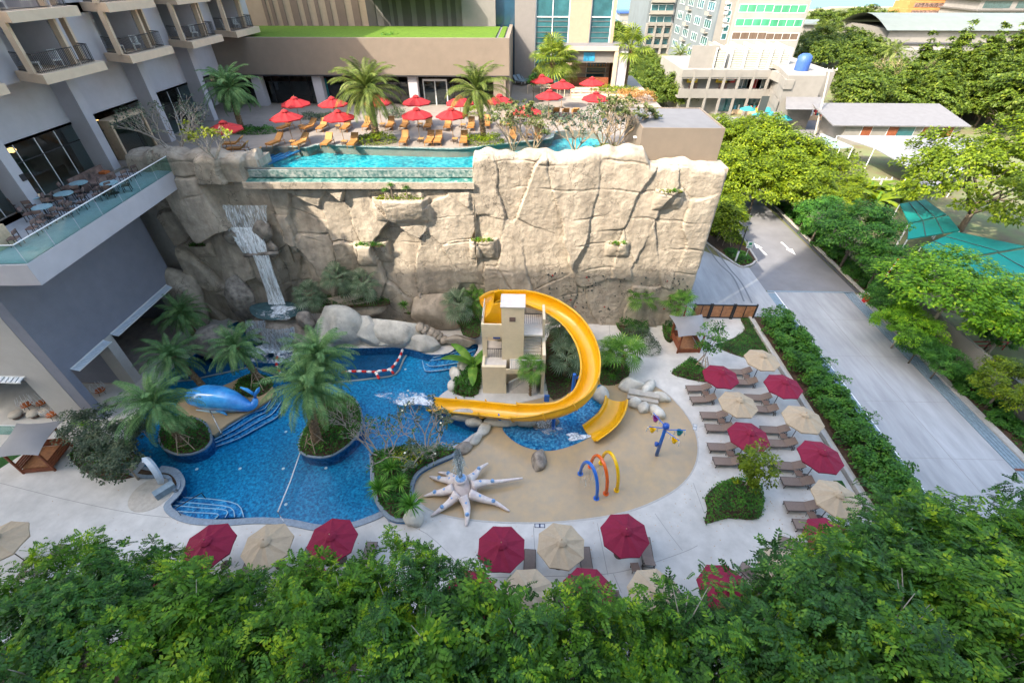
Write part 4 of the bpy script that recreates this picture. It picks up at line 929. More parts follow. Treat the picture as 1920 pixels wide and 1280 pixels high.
for z in (21.9, 25.0):
    for k, y in enumerate((22.9, 30.7, 38.5, 46.5, 54.3)):
        balcony(y, z); chair_spots.append((y, z, k))
# upper storeys of the wing (they throw the shade on the wall behind)
hb('upper_wall', 'hotel_grey', (-60, -33.6, 18, 42, 28.05, 31)); hb('upper_wall', 'hotel_grey', (-60, -31, 42, 62, 28.05, 38)); hb('roof', 'roof_grey', (-60, -35.2, 17, 62, 27.7, 28.05))
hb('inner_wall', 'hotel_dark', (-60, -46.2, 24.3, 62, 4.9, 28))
# ---- tower the photograph is taken from: stands behind the camera and shades the lower garden
tw = thing('hotel_tower', 'tall hotel block behind the garden that shades the pools', 'hotel', (-10, -14, 0), world=True)
mat('tower_paint', (.74, .72, .68), .8, .04, .5); MB().box(-90, -30.2, -26, -2.6, -.03, 63.5).build('wall', 'tower_paint', tw); MB().box(-30.2, 62, -26, -2.6, -.03, 88).build('wall', 'tower_paint', tw)
w_ = MB().box(-.6, .6, 0, .04, 0, 1.2); me_ = None
for k in range(12):
    for i in range(22):
        if me_ is None:
            o = w_.build('window', 'glass_far', tw); me_ = o.data
        else: o = link('window', me_, None, tw)
        o.location = (-85+i*6.6, -2.62, 4+k*4.6); o.matrix_parent_inverse = Matrix.Translation(-tw.location)
# ---- restaurant with the grass roof
rb = thing('restaurant_building', 'long beige restaurant with a bright lawn on its roof', 'restaurant', (-18, 60, 14.7), world=True)
def rbx(name, m, *q, parent=rb):
    b = MB()
    for x in q: b.box(*x)
    return b.build(name, m, parent)
rbx('fascia', 'beige', (-38, -1.85, 56.0, 56.4, 17.85, 21.25)); rbx('fascia', 'beige', (-2.25, -1.85, 56.4, 70.4, 14.7, 21.25)); rbx('side_wall', 'beige', (-3.6, -2.25, 56.1, 56.4, 14.7, 17.85))
rbx('roof', 'roof_grey', (-38, -2.25, 56.4, 70, 20.7, 21.0)); rbx('roof_lawn', 'grass_roof', (-38, -3.4, 56.6, 69.4, 21.0, 21.12)); rbx('roof_lawn', 'grass_roof', (-3.1, -2.5, 56.6, 69.4, 21.0, 21.12))
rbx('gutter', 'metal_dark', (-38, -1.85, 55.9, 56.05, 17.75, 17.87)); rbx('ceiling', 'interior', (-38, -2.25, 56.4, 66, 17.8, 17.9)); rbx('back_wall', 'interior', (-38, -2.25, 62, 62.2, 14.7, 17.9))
for x in (-36.5, -30.4, -23.6, -13.0): rbx('column', 'hotel_grey', (x, x+1.0, 56.3, 57.2, 14.7, 17.85))
for i in range(17):
    x0 = -37+i*2.05
    if x0 > -4.3: break
    o = rbx('window', 'metal_dark', (x0, x0+.07, 57.5, 57.6, 14.7, 17.8), (x0, x0+2.05, 57.5, 57.6, 16.9, 16.97)); rbx('pane', 'glass_dark', (x0+.07, x0+2.05, 57.54, 57.56, 14.75, 16.9), parent=o)
x0 = PY(795, 180, 57.3).x; o = rbx('door', 'metal_white', (x0, x0+.12, 57.3, 57.42, 14.7, 17.1), (x0+1.3, x0+1.42, 57.3, 57.42, 14.7, 17.1), (x0+2.6, x0+2.72, 57.3, 57.42, 14.7, 17.1), (x0, x0+2.72, 57.3, 57.42, 17.1, 17.3))
rbx('pane', 'glass', (x0+.12, x0+1.3, 57.34, 57.36, 14.8, 17.1), (x0+1.42, x0+2.6, 57.34, 57.36, 14.8, 17.1), parent=o)
mat('poster_teal', (.03, .22, .26), .6, .3, 2); mat('poster_orange', (.7, .35, .04), .6)
x0 = PY(590, 170, 57.45).x; o = rbx('poster', 'poster_teal', (x0, x0+1.6, 57.44, 57.47, 15.0, 17.3)); b = MB()
for z in (16.6, 15.5): b.lathe([(.0, 0), (.32, 0)], 18)
m = MB()
for z in (16.75, 15.55): m.add([(x0+.8+cos(a)*.36, 57.43, z+sin(a)*.36) for a in np.linspace(0, 2*pi, 18, False)], [tuple(range(18))])
m.build('sun_disc', 'poster_orange', o)
# ---- striped block behind it
sb = thing('striped_building', 'tall block clad in cream and brown vertical stripes, greyed for shade at right, behind the lawn roof', 'building', (-18, 74, 0), world=True)
def sbx(name, m, *q, parent=sb, **k):
    b = MB()
    for x in q: b.box(*x)
    return b.build(name, m, parent, **k)
sbx('wall', 'stripe_cream', (-60, -20.0, 70.3, 90, 14.7, 34)); sbx('wall', 'stripe_grey', (-20.0, -8.2, 70.3, 90, 14.7, 34)); sbx('shade_overhang', 'stripe_dark', (-20.0, -8.2, 66.9, 70.3, 24.4, 26))  # right wall greyed to carry shade; overhang added out of view to shade it
rd = random.Random(2); x = -33.4; i = 0
while x < -8.8:
    w = rd.choice((.45, .6, .9, 1.1)); mt = ('stripe_brown' if x < -20.3 else 'stripe_dark'); sbx('stripe', mt, (x, x+w, 70.2, 70.34, 21.0, 34)); x += w+rd.choice((.45, .7, .9))  # stripes on the right darkened, shade put into their colour
sbx('wall', 'stripe_grey', (-8.2, -4.0, 69.6, 90, 14.7, 34)); sbx('glass_wall', 'blue_glass', (-4.0, -1.6, 70.5, 90, 14.7, 34)); sbx('wall', 'stripe_grey', (-1.6, 1.0, 70, 90, 14.7, 34)); sbx('wall', 'stripe_cream', (5.3, 7.9, 70, 90, 14.7, 34)); sbx('wall', 'stripe_cream', (10.6, 11.0, 70, 90, 14.7, 34))
for (xa, xb) in ((1.0, 5.3), (7.9, 10.6)):
    sbx('glazing', 'glass_teal', (xa, xb, 70.3, 89, 14.7, 34)); mid = (xa+xb)/2 if xb-xa > 3 else None
    o = sbx('window_frame', 'metal_white', (xa, xb, 70.2, 70.3, 22.0, 22.12), (xa, xb, 70.2, 70.3, 18.1, 18.2), (xa, xa+.12, 70.2, 70.3, 14.7, 34), (xb-.12, xb, 70.2, 70.3, 14.7, 34), *([(mid-.05, mid+.05, 70.2, 70.3, 14.7, 34)] if mid else []))
    for k in range(12): sbx('blind', 'roof_grey', (xa+.15, xb-.15, 70.24, 70.28, 15.2+k*.58, 15.26+k*.58), parent=o)
# ---- pool bar
bh = thing('pool_bar', 'open fronted pool bar with a pale frame and grey side behind the fan palms', 'bar', (8, 68, 14.7), world=True)
def bbx(name, m, *q, parent=bh):
    b = MB()
    for x in q: b.box(*x)
    return b.build(name, m, parent)
z1 = 19.0
bbx('roof', 'roof_grey', (4.6, 12.6, 66.6, 71.5, z1, z1+.35)); bbx('frame', 'cream', (10.9, 11.35, 66.5, 66.9, 14.7, z1)); bbx('frame', 'cream', (4.6, 11.35, 66.45, 66.6, z1-.1, z1+.37)); bbx('side_wall', 'hotel_grey', (11.35, 12.6, 66.7, 71.5, 14.7, z1)); bbx('back_wall', 'wood_red', (4.6, 11.3, 70.5, 70.8, 14.7, z1)); bbx('header', 'grey_wall', (4.6, 10.9, 66.9, 67.0, 17.6, z1-.1))
bbx('shelf', 'wood_pale', (5, 10.9, 69.9, 70.5, 16.6, 16.7), (5, 10.9, 69.9, 70.5, 15.9, 16.0)); bbx('counter', 'wood_red', (5, 10.6, 67.4, 68.1, 14.7, 15.8))
mat('mural_blue', (.03, .25, .45), .6, .4, 3); bbx('mural', 'mural_blue', (7.1, 8.5, 66.86, 66.89, 17.75, 18.7))
rd = random.Random(8); mat('bottle_amber', (.5, .25, .05), .3)
for i in range(14): bbx('bottle', 'bottle_amber', (5.2+i*.4, 5.29+i*.4, 70.1, 70.2, 16.7, 16.95+rd.random()*.12))
# ---- beige plant box on the cliff top
pb = thing('plant_room', 'plain beige box building with a flat grey roof at the end of the cliff', 'building', (12, 41, 13), world=True)
pbx = lambda name, m, *q: [MB().box(*x).build(name, m, pb) for x in q]
pbx('wall', 'beige', (9.05, 15.4, 37.9, 44.6, -.03, 17.25)); pbx('roof', 'roof_grey', (9.15, 15.3, 38.0, 44.5, 17.25, 17.29)); pbx('parapet', 'beige', (9.05, 15.4, 37.9, 38.0, 17.25, 17.36), (9.05, 9.15, 38.0, 44.6, 17.25, 17.36), (15.3, 15.4, 38.0, 44.6, 17.25, 17.36), (9.15, 15.3, 44.5, 44.6, 17.25, 17.36))
pbx('wall_light', 'metal_white', (8.8, 9.05, 39.3, 39.6, 16.2, 16.3))
# ---- white tower block at the back with its flank coloured as shade
wt = thing('apartment_tower', 'white apartment tower with rows of green windows and a shade coloured side', 'apartment block', (60, 170, 0), world=True)
YT = 165.
xa, xb = PY(1376, 40, YT).x, PY(1507, 46, YT).x; zb = PY(1430, 85, YT).z
MB().box(xa, xb, YT, YT+26, -.03, 60).build('wall', 'white_wall_far', wt)
xs = PY(1345, 50, YT).x
MB().box(xs, xa-.01, YT+1.5, YT+30, -.03, 60).build('wall', 'white_wall', wt)
def win(px0, py0, px1, py1, Y, m, root, n=4, name='window', fm='metal_white', d=.25):
    a, b_ = PY(px0, py0, Y), PY(px1, py1, Y); xl = a.x; xr = b_.x; zt, zl = max(a.z, b_.z), min(a.z, b_.z)
    f = MB().box(xl, xr, Y-.04, Y+.02, zl, zl+.12).box(xl, xr, Y-.04, Y+.02, zt-.12, zt)
    for i in range(n+1): x = xl+(xr-xl)*i/n; f.box(x-.05, x+.05, Y-.05, Y+.02, zl+.12, zt-.12)
    o = f.build(name, fm, root); MB().box(xl, xr, Y-.03, Y+.01, zl+.02, zt-.02).build('pane', m, o)
wr = [(1388, 8, 1448, 24), (1453, 9, 1509, 25), (1381, 35, 1441, 50), (1446, 36, 1502, 51), (1374, 60, 1434, 75)]
for q in wr: win(*q, YT, 'glass_green' if q[1] < 55 else 'glass_brown', wt)
win(1438, 62, 1494, 76, YT, 'glass_brown', wt)
for (x, y) in ((1366, 6), (1366, 20), (1364, 30), (1361, 47), (1357, 62)): win(x-3, y, x+3, y+13, YT+1.5, 'glass_teal', wt, 1)
for k in range(6):
    for i, px in enumerate((1352, 1357)):
        pass
for k, y in enumerate((5, 15, 24, 38, 48)):
    p = PY(1364-k*1.5, y, YT+1.4); MB().box(p.x-.5, p.x+.5, p.y-.4, p.y, p.z-.4, p.z+.3).build('air_conditioner', 'metal_white', wt)
# flank running back, shade put into its colour, with window bays
yf0, yf1 = YT+1.5, YT+48
mat('flank_shade', (.13, .155, .175), .8, .1, .3, var2=.1); MB().box(xs-.5, xs-.01, yf0, yf1, -.03, 60).build('side_wall', 'flank_shade', wt)  # bluish shade is put into the wall colour, the sun reaches this side
for j in range(4):
    for k in range(5):
        y0 = yf0+3+j*11; z0 = 3.2+k*4.4
        f = MB().box(xs-.62, xs-.5, y0, y0+6.5, z0, z0+.15).box(xs-.62, xs-.5, y0, y0+6.5, z0+2.2, z0+2.35)
        for i in range(4): f.box(xs-.62, xs-.5, y0+i*2.1, y0+i*2.1+.14, z0+.15, z0+2.2)
        o = f.build('window', 'metal_white', wt); MB().box(xs-.58, xs-.52, y0, y0+6.5, z0+.1, z0+2.25).build('pane', 'glass_teal', o)
        if j % 2 == 0: MB().box(xs-1.7, xs-.5, y0+1, y0+5, z0-1.1, z0-.9).box(xs-1.7, xs-1.6, y0+1, y0+5, z0-.9, z0-.1).build('balcony', 'white_wall', wt)
# block left of it, nearer the sea
bt = thing('balcony_tower', 'bluish, shade coloured apartment block with balconies nearest the sea', 'apartment block', (60, 230, 0), world=True)
YB = 215.; xa, xb = PY(1212, 40, YB).x, PY(1262, 40, YB).x
MB().box(xa, xb, YB, YB+40, -.03, 70).build('wall', 'flank_shade', bt)  # same shade-darkened colour as the tower flank
MB().box(xb, xb+6, YB+6, YB+46, -.03, 70).build('wall', 'grey_wall', bt)
for k in range(8):
    z0 = 2.+k*3.6; 
    MB().box(xa+.6, xb-.8, YB-1.4, YB, z0, z0+.25).box(xa+.6, xb-.8, YB-1.4, YB-1.3, z0+.25, z0+1.2).build('balcony', 'white_wall' if k > 2 else 'grey_wall', bt)
    for i in range(3):
        x0 = xa+1+i*(xb-xa-2)/3; o = MB().box(x0, x0+.15, YB-.06, YB+.02, z0+.3, z0+2.9).box(x0, x0+2.9, YB-.06, YB+.02, z0+2.9, z0+3.05).build('window', 'metal_white', bt); MB().box(x0+.15, x0+2.8, YB-.04, YB+.01, z0+.3, z0+2.9).build('pane', 'glass_teal', o)
for i in range(4): x0 = xa+i*(xb-xa)/3.2; MB().box(x0, x0+.7, YB-1.6, YB, 0, 10).build('column', 'grey_wall', bt)
# ---- office block with the roof machines
ac = thing('office_building', 'low white block with caged air conditioners on the roof', 'building', (55, 120, 0), world=True)
YO = 118.; x0, x1 = PY(1283, 150, YO).x, PY(1448, 150, YO).x
zR = PY(1360, 130, YO).z; z2t, z2b = PY(1360, 144, YO).z, PY(1360, 166, YO).z; z1t, z1b = PY(1360, 180, YO).z, PY(1360, 186, YO).z
acb = lambda name, m, *q, parent=ac: [MB().box(*x).build(name, m, parent) for x in q][-1]
acb('wall', 'white_wall', (x0, x1+14, YO+1.2, YO+24, -.03, zR-.6)); acb('parapet', 'white_wall', (x0-1, x1, YO-1, YO+1.2, z2t, zR)); acb('parapet', 'white_wall', (x0-1, x1, YO-1, YO-.7, z1t, z2b)); acb('balcony', 'white_wall', (x0-1, x1, YO-1, YO+1.2, z1t-.3, z1t)); acb('soffit', 'grey_wall', (x0-1, x1, YO-.9, YO+1.2, z2t-.3, z2t))
xq = PY(1545, 150, 106.).x; xm = PY(1472, 160, 106.).x
b = MB().prism([(x1, YO-1), (xm, 106.), (xq, 106.), (xq+3, 112), (xq+3, YO+20), (x1, YO+20)], -.03, PY(1500, 142, 106).z); b.build('wing', 'white_wall', ac)
b = MB().prism([(x1, YO-1.2), (xm-.3, 105.7), (xm+1.5, 105.7), (xm+1.5, YO+8), (x1, YO+8)], z2t-.2, zR); b.build('parapet', 'white_wall', ac)
b = MB().prism([(x1, YO-1.2), (xm-.3, 105.7), (xm, 106.5), (x1, YO)], z1t-.3, z2b); b.build('parapet', 'white_wall', ac)
for px in (1300, 1330, 1358, 1385, 1412, 1440): p = PY(px, 150, YO-.85); acb('column', 'white_wall', (p.x-.25, p.x+.25, YO-1.05, YO-.6, -.03, zR))
mat('sign_yellow', (.75, .5, .03), .5); mat('sign_red', (.5, .05, .05), .5)
for (px, w, m) in ((1298, 1.2, 'sign_yellow'), (1356, 1.6, 'sign_yellow'), (1371, .9, 'sign_red')):
    p = PY(px, 150, YO+1.1); o = acb('sign_panel', m, (p.x-w, p.x+w, YO+.9, YO+1.1, p.z-.55, p.z+.5)); acb('lettering', 'paint_white', (p.x-w*.7, p.x+w*.7, YO+.86, YO+.9, p.z-.1, p.z+.12), parent=o)
for px in (1300, 1356): p = PY(px, 160, YO+1.1); o = acb('door', 'interior', (p.x-1, p.x+1, YO+1.12, YO+1.19, z1t, z2t-1.4))
for px in (1396, 1413, 1431):
    p = PY(px, 157, YO+1.1); o = acb('window', 'metal_white', (p.x-1.5, p.x+1.5, YO+1.05, YO+1.19, p.z-1, p.z+1))
    for i in range(3): acb('pane', 'glass_far' if px != 1413 else 'hold_red', (p.x-1.4+i, p.x-.5+i, YO+1.0, YO+1.05, p.z-.9, p.z+.9), parent=o)
for px0, px1 in ((1350, 1375), (1380, 1432)):
    a, b_ = PY(px0, 190, YO), PY(px1, 190, YO); acb('shopfront', 'glass_teal', (a.x, b_.x, YO+1.1, YO+1.19, .5, z1t-.6))
z_ = PY(1500, 160, 105.9).z
o = acb('window', 'hold_dark', (xm-3.2, xm-1.6, 107.5, 107.6, 3, 6))
a_, b_ = PY(1478, 197, 104).x, PY(1545, 197, 104).x
MB().add([(a_, 106, 6.2), (b_, 106, 6.2), (b_, 102.5, 4.6), (a_-1, 102.5, 4.6)], [(0, 3, 2, 1)]).build('canopy', 'roof_grey', ac)
# machines: louvred boxes in white frames
mat('louvre', (.40, .38, .30), .7, .2, 2, stretch=(.3, .3, 5)); mat('duct', (.6, .6, .58), .5, .1, 2)
for k, (pa, pb_) in enumerate(((1342, 1358), (1372, 1392), (1398, 1420), (1425, 1440), (1446, 1460), (1462, 1478))):
    a, b_ = PY(pa, 110, YO+2), PY(pb_, 110, YO+2); o = acb('cooling_unit', 'louvre', (a.x, b_.x, YO+2, YO+7, zR-.5, zR+3.4)); 
    for z in np.arange(zR, zR+3.3, .42): acb('louvre', 'duct', (a.x, b_.x, YO+1.9, YO+2, z, z+.1), parent=o)
    acb('frame', 'duct', (a.x-.3, a.x-.1, YO+1.6, YO+7.2, zR-.5, zR+3.8), (b_.x+.1, b_.x+.3, YO+1.6, YO+7.2, zR-.5, zR+3.8), parent=o)
    MB().tube([((a.x+b_.x)/2, YO+2, zR+3.7), ((a.x+b_.x)/2, YO+8, zR+4.0)], .35, 8).build('duct', 'duct', o)
a = PY(1325, 110, YO); acb('screen_wall', 'white_wall', (a.x-3, a.x+3, YO+2, YO+2.2, zR-.5, zR+4.2)); acb('screen_wall', 'white_wall', (a.x+2.8, a.x+3, YO+2.2, YO+10, zR-.5, zR+4.2))
p = PY(1503, 128, 112); mat('tank_blue', (.04, .10, .34), .5); tag(MB().lathe([(0, 3.1), (.7, 3.0), (1.3, 2.6), (1.4, 1.5), (1.35, 0)], 16, (p.x, 112, PY(1500, 142, 106).z)).build('water_tank', 'tank_blue', smooth=True), 'round blue water tank on the low white block', 'water tank')
# market stalls in the street below it
mats_ = ('mural_blue', 'sign_red', 'sign_yellow', 'poster_teal', 'metal_white', 'wood_pale')
rd = random.Random(12)
mk = [(1383, 212, 'heap of orange and white goods in front of the shop'), (1405, 214, 'stall of yellow and orange flowers before the shop window'), (1425, 216, 'stall of small pink goods by the street corner'), (1488, 222, 'blue drinks cabinet under the white canopy'), (1505, 224, 'red and blue goods rack under the white canopy'), (1530, 224, 'orange and red goods rack at the right end of the canopy')]
for i, (px, py, lb) in enumerate(mk):
    p = P(px, py, 0); t = thing('market_stall', lb, 'market stall', p, 0, 'stalls along the market street'); MB().box(-1.6, 1.6, -.8, .8, 0, .9).build('table', 'wood_pale', t)
    for j in range(7): x = -1.4+j*.42; MB().box(x, x+.36, -.6+.3*(j % 2), .2+.3*(j % 2), .9, 1.3+rd.random()*.9).build('crate', mats_[(i+j*2) % 6], t)
for i, (px, py) in enumerate(((1418, 238), (1432, 228), (1445, 236), (1462, 244), (1396, 226))):
    p = P(px, py, 0); t = thing('street_parasol', ('teal', 'green', 'dark green', 'pale green', 'small teal')[i]+' cloth canopy over the market street, '+('leftmost of the middle group', 'behind the middle group', 'in the middle of the group', 'nearest the trees', 'alone at the left')[i], 'parasol', p); MB().cyl(0, 0, 0, 2.4, .05).build('pole', 'metal_white', t); MB().lathe([(0, 3.0), (.8, 2.75), (1.8, 2.25)], 8).build('canopy', ('tarp_green' if i != 3 else 'awning') if False else 'poster_teal', t)
MB().prism([(44, 96), (80, 96), (72, 116), (40, 116)], None, -.01).build('street', 'asphalt', kind='structure')
# ---- white house with tarpaulin roofs
wh = thing('white_house', 'long low white house with small brown windows and a grey roof', 'house', (75, 105, 0), world=True)
Yh = 95.; a, b_ = PY(1586, 240, Yh), PY(1808, 232, Yh); zt = PY(1700, 233, Yh).z
MB().box(a.x, b_.x, Yh, Yh+9, -.03, zt).build('wall', 'white_wall', wh)
MB().add([(a.x-3, Yh-.7, zt-.1), (b_.x+1, Yh-.7, zt-.1), (b_.x+1, Yh+9.5, zt+1.6), (a.x-3, Yh+9.5, zt+1.6), (a.x-3, Yh-.7, zt-.3), (b_.x+1, Yh-.7, zt-.3), (b_.x+1, Yh+9.5, zt+1.4), (a.x-3, Yh+9.5, zt+1.4)], [(0, 1, 2, 3), (0, 4, 5, 1), (1, 5, 6, 2), (3, 7, 4, 0), (4, 7, 6, 5)]).build('roof', 'roof_grey', wh)
for px, w, m in ((1624, 1, 'wood_red'), (1673, 1., 'wood_red'), (1698, 1.6, 'glass_teal'), (1734, .6, 'wood_red'), (1776, 1.1, 'wood_red')):
    p = PY(px, 246, Yh); o = MB().box(p.x-w, p.x+w, Yh-.06, Yh, p.z-1.1, p.z+1.1).build('window', 'metal_white', wh); MB().box(p.x-w+.1, p.x+w-.1, Yh-.1, Yh-.06, p.z-1, p.z+1).build('pane', m, o)
mat('tarp_white', (.23, .23, .245), .6, .08, .5, .15, 1.); mat('tarp_green', (.0, .19, .17), .6, .12, .4, .2, 1.5); mat('roof_blue', (.2, .27, .29), .6, .1, 1)
def roofsheet(pts, name, m, label, cat, th=.12, posts=True, group=None, seams=0):
    t = thing(name, label, cat, (pts[0][0], pts[0][1], 0), 0, group, world=True); v = [Vector(p) for p in pts]; n = len(v)
    MB().add(v+[q-Vector((0, 0, th)) for q in v], [tuple(range(n)), tuple(range(2*n-1, n-1, -1))]+[(i, i+n, (i+1) % n+n, (i+1) % n) for i in range(n)]).build('roof_sheet', m, t)
    for q in v: MB().cyl(q.x, q.y, -.03, q.z-th, .07, n=6).build('post', 'metal_white', t)
    if seams:
        for i in range(1, seams): a = v[0].lerp(v[1], i/seams)+Vector((0, 0, .03)); b_ = v[3].lerp(v[2], i/seams)+Vector((0, 0, .03)); MB().beam(a, b_, .08, .05).build('batten', 'hold_dark', t)
    return t
roofsheet([P(1570, 254, 4.2), P(1640, 278, 3.6), P(1740, 333, 3.2), P(1760, 255, 4.6)], 'tarpaulin_roof', 'tarp_white', 'big white tarpaulin roof in front of the white house', 'roof')
roofsheet([P(1740, 333, 3.2), P(1800, 330, 3.2), P(1845, 262, 4.2), P(1745, 256, 4.6)], 'tarpaulin_roof', 'tarp_white', 'shaded white tarpaulin roof beside the large round tree', 'roof')
roofsheet([P(1540, 250, 3.8), P(1600, 275, 3.2), P(1575, 278, 2.8), P(1545, 274, 2.8)], 'lean_to_roof', 'roof_blue', 'small pale blue roof at the left end of the white house', 'roof')
roofsheet([P(1700, 332, 2.8), P(1745, 352, 2.6), P(1765, 342, 2.6), P(1740, 325, 2.8)], 'lean_to_roof', 'tarp_white', 'small white roof below the shaded tarpaulin', 'roof')
for i, (q, lb) in enumerate([([P(1688, 382, 3.4), P(1735, 374, 3.4), P(1775, 402, 3.2), P(1705, 418, 3.2)], 'green canvas roof panel furthest from the camera'), ([P(1705, 420, 3.2), P(1778, 404, 3.2), P(1800, 432, 3.1), P(1702, 448, 3.0)], 'green canvas roof panel second from the far end'),
        ([P(1728, 462, 3.0), P(1792, 434, 3.1), P(1925, 462, 3.1), P(1760, 490, 3.0)], 'wide green canvas roof panel in the middle of the row'), ([P(1760, 494, 3.0), P(1925, 466, 3.1), P(1990, 520, 3.0), P(1890, 530, 3.0)], 'green canvas roof panel with a sunny patch'), ([P(1882, 566, 3.0), P(1890, 534, 3.0), P(1990, 524, 3.0), P(2010, 640, 3.0)], 'green canvas roof panel nearest the camera')]):
    roofsheet(q, 'canvas_roof', 'tarp_green', lb, 'canopy', group='green canvas roofs of the market yard', seams=3)
# ---- long shed and others at the back right
ls = thing('long_shed', 'long white hall with a curved grey roof behind the cypress trees', 'hall', (180, 220, 0), world=True)
Yl = 205.; a, b_ = PY(1655, 90, Yl), PY(1990, 110, Yl); zt = PY(1700, 48, Yl).z; zg = zt-1.2
MB().box(a.x, b_.x, Yl, Yl+30, -.03, zg).build('wall', 'white_wall', ls)
b = MB(); n = 10; v = []
for i in range(n+1):
    q = i/n; v += [(a.x-2, Yl-1.5+q*33, zg+sin(q*pi)*4.2-.2), (b_.x, Yl-1.5+q*33, zg+sin(q*pi)*4.2-.2)]
b.add(v, [(2*i, 2*i+1, 2*i+3, 2*i+2) for i in range(n)]); b.build('roof', mat('roof_metal', (.15, .172, .16), .6, .08, .3), ls)
MB().box(a.x, a.x+24, Yl-9, Yl, -.03, zg-5.2).build('annex', 'white_wall', ls); MB().box(a.x+2, b_.x-8, Yl-.8, Yl, zg-4.4, zg-4.0).build('ledge', 'kerb_dark', ls)
o = MB().box(a.x+18, a.x+21, Yl-9.1, Yl-9, zg-8.6, zg-7.2).build('window', 'hold_red', ls); o = MB().box(a.x+8, a.x+10, Yl-9.1, Yl-9, zg-8.6, zg-7.2).build('window', 'roof_grey', ls)
ob = thing('terraced_hotel', 'orange terraced hotel with rows of dark arched windows at the top edge', 'hotel', (300, 330, 0), world=True)
Yo = 330.; a, b_ = PY(1700, 20, Yo), PY(1836, 20, Yo); mat('orange_wall', (.34, .18, .06), .8, .1, .3)
for k in range(5):
    z0 = 1+k*3.3; MB().box(a.x+k*2, b_.x, Yo+k*3, Yo+20, -.03 if k == 0 else z0, z0+3.3).build('storey', 'orange_wall', ob)
    for i in range(13):
        x = a.x+k*2+3+i*(b_.x-a.x-8)/13; MB().box(x, x+2.8, Yo+k*3-.1, Yo+k*3, z0+.7, z0+2.8).build('window', 'interior', ob)
gb = thing('grey_terrace_block', 'grey apartment block with sloping glazed storeys in the top right corner', 'apartment block', (360, 300, 0), world=True)
a, b_ = PY(1836, 20, 300.), PY(2000, 20, 300.)
for k in range(5):
    MB().box(a.x+k, b_.x, 300+k*2, 330, k*4.6, k*4.6+4.0).build('storey', 'glass_far' if False else 'grey_wall', gb); MB().box(a.x, b_.x, 299+k*2, 330, k*4.6+4.0, k*4.6+4.6).build('slab', 'stripe_dark', gb)
    for i in range(3): x = a.x+4+i*17; MB().box(x, x+14, 299.9+k*2, 300+k*2, k*4.6+.6, k*4.6+3.6).build('window', 'glass_far', gb)
gr = thing('far_roof', 'pale curved roof among the trees behind the apartment tower', 'building', (150, 210, 0), world=True)
a, b_ = P(1510, 47, 6), P(1570, 47, 6); MB().box(a.x, b_.x, a.y, a.y+20, -.03, 6).build('wall', 'white_wall', gr); MB().box(a.x-1, b_.x+1, a.y-1, a.y+21, 6, 6.5).build('roof', 'roof_metal', gr)
bp_ = thing('blue_pavilion', 'blue roofed beach pavilion by the sea', 'pavilion', P(1188, 40, 0), 0); MB().box(-9, 9, 0, 14, 0, 4).build('wall', 'white_wall', bp_); MB().box(-10, 10, -1, 15, 4, 5).build('roof', 'tank_blue', bp_)
# walls along the drive
tag(MB().box(38.6, 38.85, 6, 60, -.03, 2.1).build('boundary_wall', 'white_wall'), 'long pale boundary wall behind the trees right of the drive', 'wall')
# utility poles
def pole(px, top, lb, h=9):
    p = P(*px, 0); q = PY(*top, p.y); t = thing('utility_pole', lb, 'pole', p, 0, 'concrete utility poles'); MB().tube([(0, 0, 0), (q.x-p.x, 0, q.z)], [.22, .15], 8).build('post', 'kerb', t)
    MB().obox((q.x-p.x, 0, q.z-.15), (3.0, .12, .14)).build('crossarm', 'kerb', t)
    for x in (-1.3, -.5, .5, 1.3): MB().cyl(q.x-p.x+x, 0, q.z-.08, q.z+.2, .07, n=6).build('insulator', 'metal_white', t)
pole((1528, 254), (1556, 130), 'concrete utility pole beside the white office block'); pole((1847, 214), (1890, 140), 'leaning concrete utility pole at the end of the grey roof'); pole((1641, 372), (1655, 335), 'short pale pole end among the banana leaves')
# ================================================================ slides, toys and pool things
mat('slide_yellow', (.78, .40, .003), .28, .06, 1.2, spec=.5, coat=.3, var2=.05); mat('tower_cream', (.78, .66, .47), .8, .05, 2, var2=.05); mat('tower_floor', (.62, .57, .52), .8, .08, 3); mat('rail_white', (.6, .6, .58), .5)
mat('blue_paint', (.02, .14, .55), .3, coat=.3); mat('blue_deep', (.01, .08, .42), .3, coat=.4); mat('orange_paint', (.75, .12, .01), .25, coat=.4); mat('yellow_paint', (.80, .48, .0), .25, coat=.4); mat('purple_paint', (.25, .03, .22), .3, coat=.3); mat('teal_paint', (.01, .16, .18), .3)
mat('red_plastic', (.55, .02, .015), .35); mat('white_plastic', (.75, .75, .74), .4)
def trough(pts, r, name, m, parent, lipw=.10, ban=None, depth=1.0, arc=1.15):
    """open half round channel along a path"""
    V = []; prof = []; n = 12
    for k in range(n+1):
        a = -pi/2-arc*pi/2+arc*pi*k/n; prof.append((cos(a)*r, sin(a)*r*depth))
    prof = [(prof[0][0]-lipw, prof[0][1])]+prof+[(prof[-1][0]+lipw, prof[-1][1])]
    out = [(x*1.06, y*1.07-.03) for x, y in reversed(prof)]; prof = prof+out; k_ = len(prof)
    for i, p in enumerate(pts):
        d = (pts[min(i+1, len(pts)-1)]-pts[max(i-1, 0)]).normalized(); s = Vector((d.y, -d.x, 0)).normalized(); u = s.cross(d)
        if ban:
            b_ = ban[i] if hasattr(ban, '__len__') else ban; s, u = s*cos(b_)+u*sin(b_), u*cos(b_)-s*sin(b_)
        V += [p+s*x+u*y for x, y in prof]
    F_ = []
    for i in range(len(pts)-1):
        for k in range(k_): F_.append((i*k_+k, i*k_+(k+1) % k_, (i+1)*k_+(k+1) % k_, (i+1)*k_+k))
    return MB().add(V, F_).build(name, m, parent, True)
sl_ = thing('water_slide', 'long curved yellow water slide winding round the cream tower into the pool', 'water slide', (2, 27, 0), world=True)
